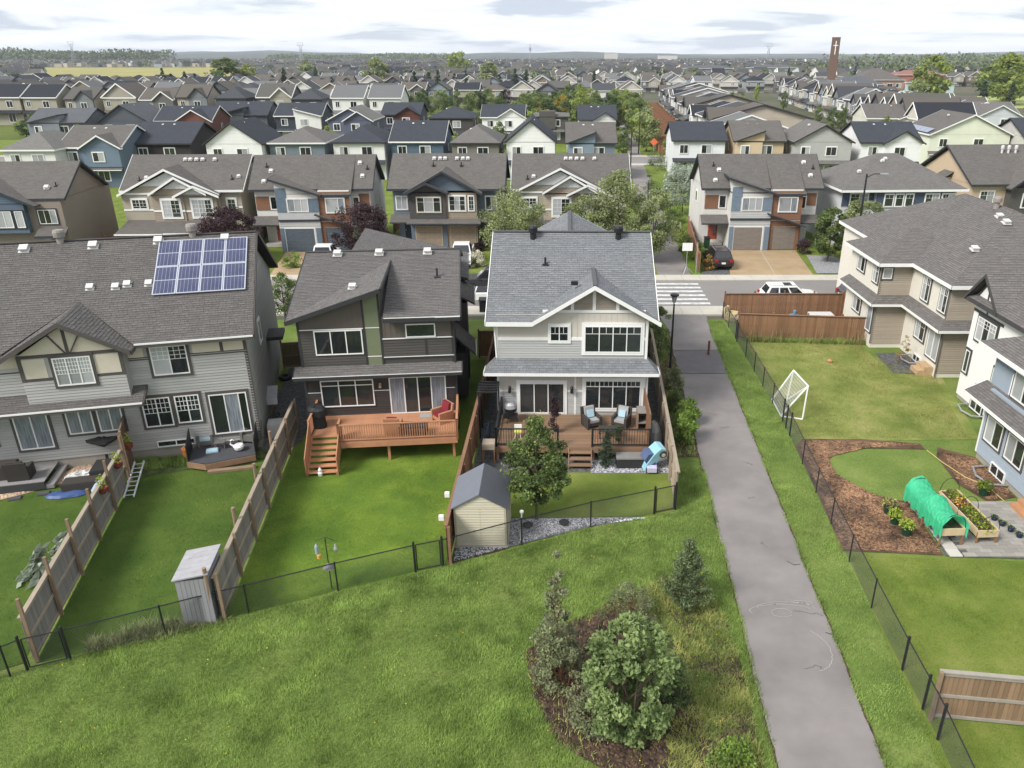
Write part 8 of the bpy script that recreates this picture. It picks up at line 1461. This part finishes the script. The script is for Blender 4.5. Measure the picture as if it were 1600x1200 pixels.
# dense wood bands near the skyline and at the right
def band(name, x0, x1, y0, y1, h, n, label, s=3.5):
    x = rg.uniform(x0, x1, n); y = rg.uniform(y0, y1, n); z = h * rg.random(n) * (.55 + .45 * vnoise(x + 9000, y + 9000, .012, 4)); o = leafmesh(name, np.c_[x, y, z + .5], s, leafmat('far_foliage', (0, 0, 0)), None, rg); o['kind'] = 'stuff'; o['label'] = label
band('far_wood', -1560, -930, 1900, 2050, 34, 9000, 'dark wood on the left skyline', 7); band('far_wood', -880, -300, 2500, 2650, 24, 7000, 'low wood on the left skyline', 7); band('far_wood', 240, 900, 640, 900, 13, 15000, 'dense wood at the right of the skyline', 3.5); band('far_wood', 600, 1900, 1500, 1900, 22, 9000, 'wood on the right skyline', 7); band('hedge', 128, 168, 404, 416, 4, 2500, 'hedge in front of the church hall', 1.3)
band('far_wood', 215, 330, 360, 430, 9, 5000, 'bushy wood edge behind the sports field', 1.6)
# low hills closing the view
q = MB(); rows_ = []
for r, (Y, hh_) in enumerate(((4300, 3), (5200, 34), (6400, 44), (8200, 26))): rows_.append([(x, Y + 200 * math.sin(x * .0011 + r), hh_ * (.55 + .35 * math.sin(x * .0009 + r * 2) + .2 * math.sin(x * .0031 + r) + .1 * math.sin(x * .011))) for x in range(-7800, 7801, 120)])
for a, b in zip(rows_, rows_[1:]):
    for i in range(len(a) - 1): q.poly([a[i], a[i + 1], b[i + 1], b[i]])
struct('hills', q, m_('hill_woods', (.035, .05, .04), var=.4, scale=.01, rough=.95))
# church tower with cross, church roofs, other large buildings
BRK = m_('tower_brick', K('7d6152', .66), var=.1, scale=1.2, rough=.9, bump=.2)
t = thing('church_tower', 'tall slender brick church tower carrying a white cross', 'tower', (134.5, 405, 0), R(-14)); q = MB(); q.extr([(-1.85, -1.6, 0), (1.85, -1.6, 0), (1.85, 1.6, 0), (-1.85, 1.6, 0)], (0, 0, 25.6)); obj('shaft', q, BRK, t)
q = MB(); q.box(-2.3, -1.7, 25.5, 2.3, 1.7, 25.9); q.box(-.25, -1.75, 17.6, .25, -1.61, 24.2); cap = None; obj('cross', (lambda m: (m.box(-.2, -1.9, 18.2, .2, -1.65, 24.2), m.box(-1.05, -1.9, 22.0, -.2, -1.65, 22.4), m.box(.2, -1.9, 22.0, 1.05, -1.65, 22.4), m)[-1])(MB()), WHITE, t); obj('coping', (lambda m: (m.box(-1.95, -1.7, 25.6, 1.95, 1.7, 25.85), m)[-1])(MB()), BRK, t)
def hall(label, x, y, w, d, h, rise, wc, rc, rz=0, name='church_hall'):
    t = thing(name, label, 'building', (x, y, 0), rz); walls(t, [(0, 0, 0, w, d, h)], SD(wc)); P, fe = hip(-.6, w + .6, -.6, d + .6, h, rise / (min(w, d) / 2 + .6)); roof(t, P, rc, False, WHITE, fedges=fe)
    for k in range(int(w / 5)): window(t, 'S', 0, 1.5 + k * 5, 4.5 + k * 5, 1.0, 3.0, 2, None, None, WHITE, .1)
hall('low church hall with dark roof right of the brick tower', 143, 425, 26, 18, 4, 4, 'b9a58c', RFG); hall('church with pointed brown roof beyond the tower', 172, 470, 26, 22, 5, 6, 'b08d75', RF2); hall('reddish flat pitched church wing', 205, 500, 30, 18, 7, 2.5, 'b5705a', m_('red_roof', K('9c6a58', .66))); hall('pale green and white hall in front of the church', 168, 385, 18, 12, 6, 1.2, 'b9cdd0', RFL)
hall('long dark apartment block with white balconies on the right skyline', 95, 610, 34, 16, 9, 2, '8d9094', RFG, 0, 'apartment_block'); hall('second dark apartment block left of the tower', 150, 640, 36, 16, 9, 2, 'a5a8aa', RFG, 0, 'apartment_block'); hall('cluster of dark brick warehouses at the left edge of the skyline', -620, 820, 60, 20, 9, 1, '7d5a4a', RFG, 0, 'warehouse'); hall('long white warehouse near the golden field', -560, 640, 70, 30, 6, 1, 'd9dde0', RFL, 0, 'warehouse'); hall('pale block on the far centre skyline', 150, 2600, 40, 30, 24, 1, 'c9c6c0', RFL, 0, 'apartment_block'); hall('far white block right of the centre skyline', 330, 2700, 60, 30, 17, 1, 'd0cdc8', RFL, 0, 'apartment_block')
STL = m_('pylon_steel', (.3, .31, .33), rough=.6)
def pylon(x, Y, h, label, group='power pylons on the skyline'):
    t = thing('power_pylon', label, 'pylon', (x, Y, 0), 0, group); q = MB(); w = .55
    for s in (-1, 1):
        for s2 in (-1, 1): q.bar((s * 5, s2 * 3, 0), (s * 1.3, s2 * 1.3, h * .7), w)
    for k in range(6): z = h * .7 * k / 6; z2 = h * .7 * (k + 1) / 6; a = 5 - 3.7 * k / 6; b = 5 - 3.7 * (k + 1) / 6; q.bar((-a, -2, z), (b, -2, z2), w * .7); q.bar((a, -2, z), (-b, -2, z2), w * .7)
    q.bar((-1.3, 0, h * .7), (-7, 0, h * .98), w); q.bar((1.3, 0, h * .7), (7, 0, h * .98), w); q.bar((-1.3, 0, h * .7), (-1.3, 0, h * .9), w); q.bar((1.3, 0, h * .7), (1.3, 0, h * .9), w); obj('tower', q, STL, t); q = MB(); q.bar((-9, 0, h * .86), (9, 0, h * .86), w); q.bar((-7, 0, h * .98), (7, 0, h * .98), w); obj('crossarm', q, STL, t)
pylon(-1100, 1900, 47, 'steel power pylon on the left skyline'); pylon(-581, 1900, 44, 'steel power pylon left of centre on the skyline'); pylon(481, 1900, 42, 'steel power pylon right of centre on the skyline')
t = thing('radio_mast', 'slim radio mast in the centre of the skyline', 'mast', (-59, 1850, 0)); q = MB(); q.tube([(0, 0, 0), (0, 0, 40)], [1.2, .5], 8); obj('mast', q, STL, t); q = MB(); q.lathe([(2.6, 27), (2.6, 33), (.6, 34)], 10); obj('antenna_ring', q, STL, t)
t = thing('floodlight_pole', 'thin mast right of the church tower', 'mast', (168, 500, 0)); q = MB(); q.tube([(0, 0, 0), (0, 0, 26)], [.25, .12], 6); obj('pole', q, STL, t)
# haze over the far houses
q = MB(); q.box(-8900, -150, -1.5, 8900, 8900, 80); hz = obj('haze', q, (lambda m: m)(bpy.data.materials.new('haze'))); hz['kind'] = 'stuff'
hm = bpy.data.materials['haze']; hm.use_nodes = True; hm.node_tree.nodes.clear(); on = hm.node_tree.nodes.new('ShaderNodeOutputMaterial'); pv = hm.node_tree.nodes.new('ShaderNodeVolumePrincipled'); pv.inputs['Color'].default_value = (.86, .91, 1, 1); pv.inputs['Density'].default_value = .00009; hm.node_tree.links.new(pv.outputs[0], on.inputs['Volume'])
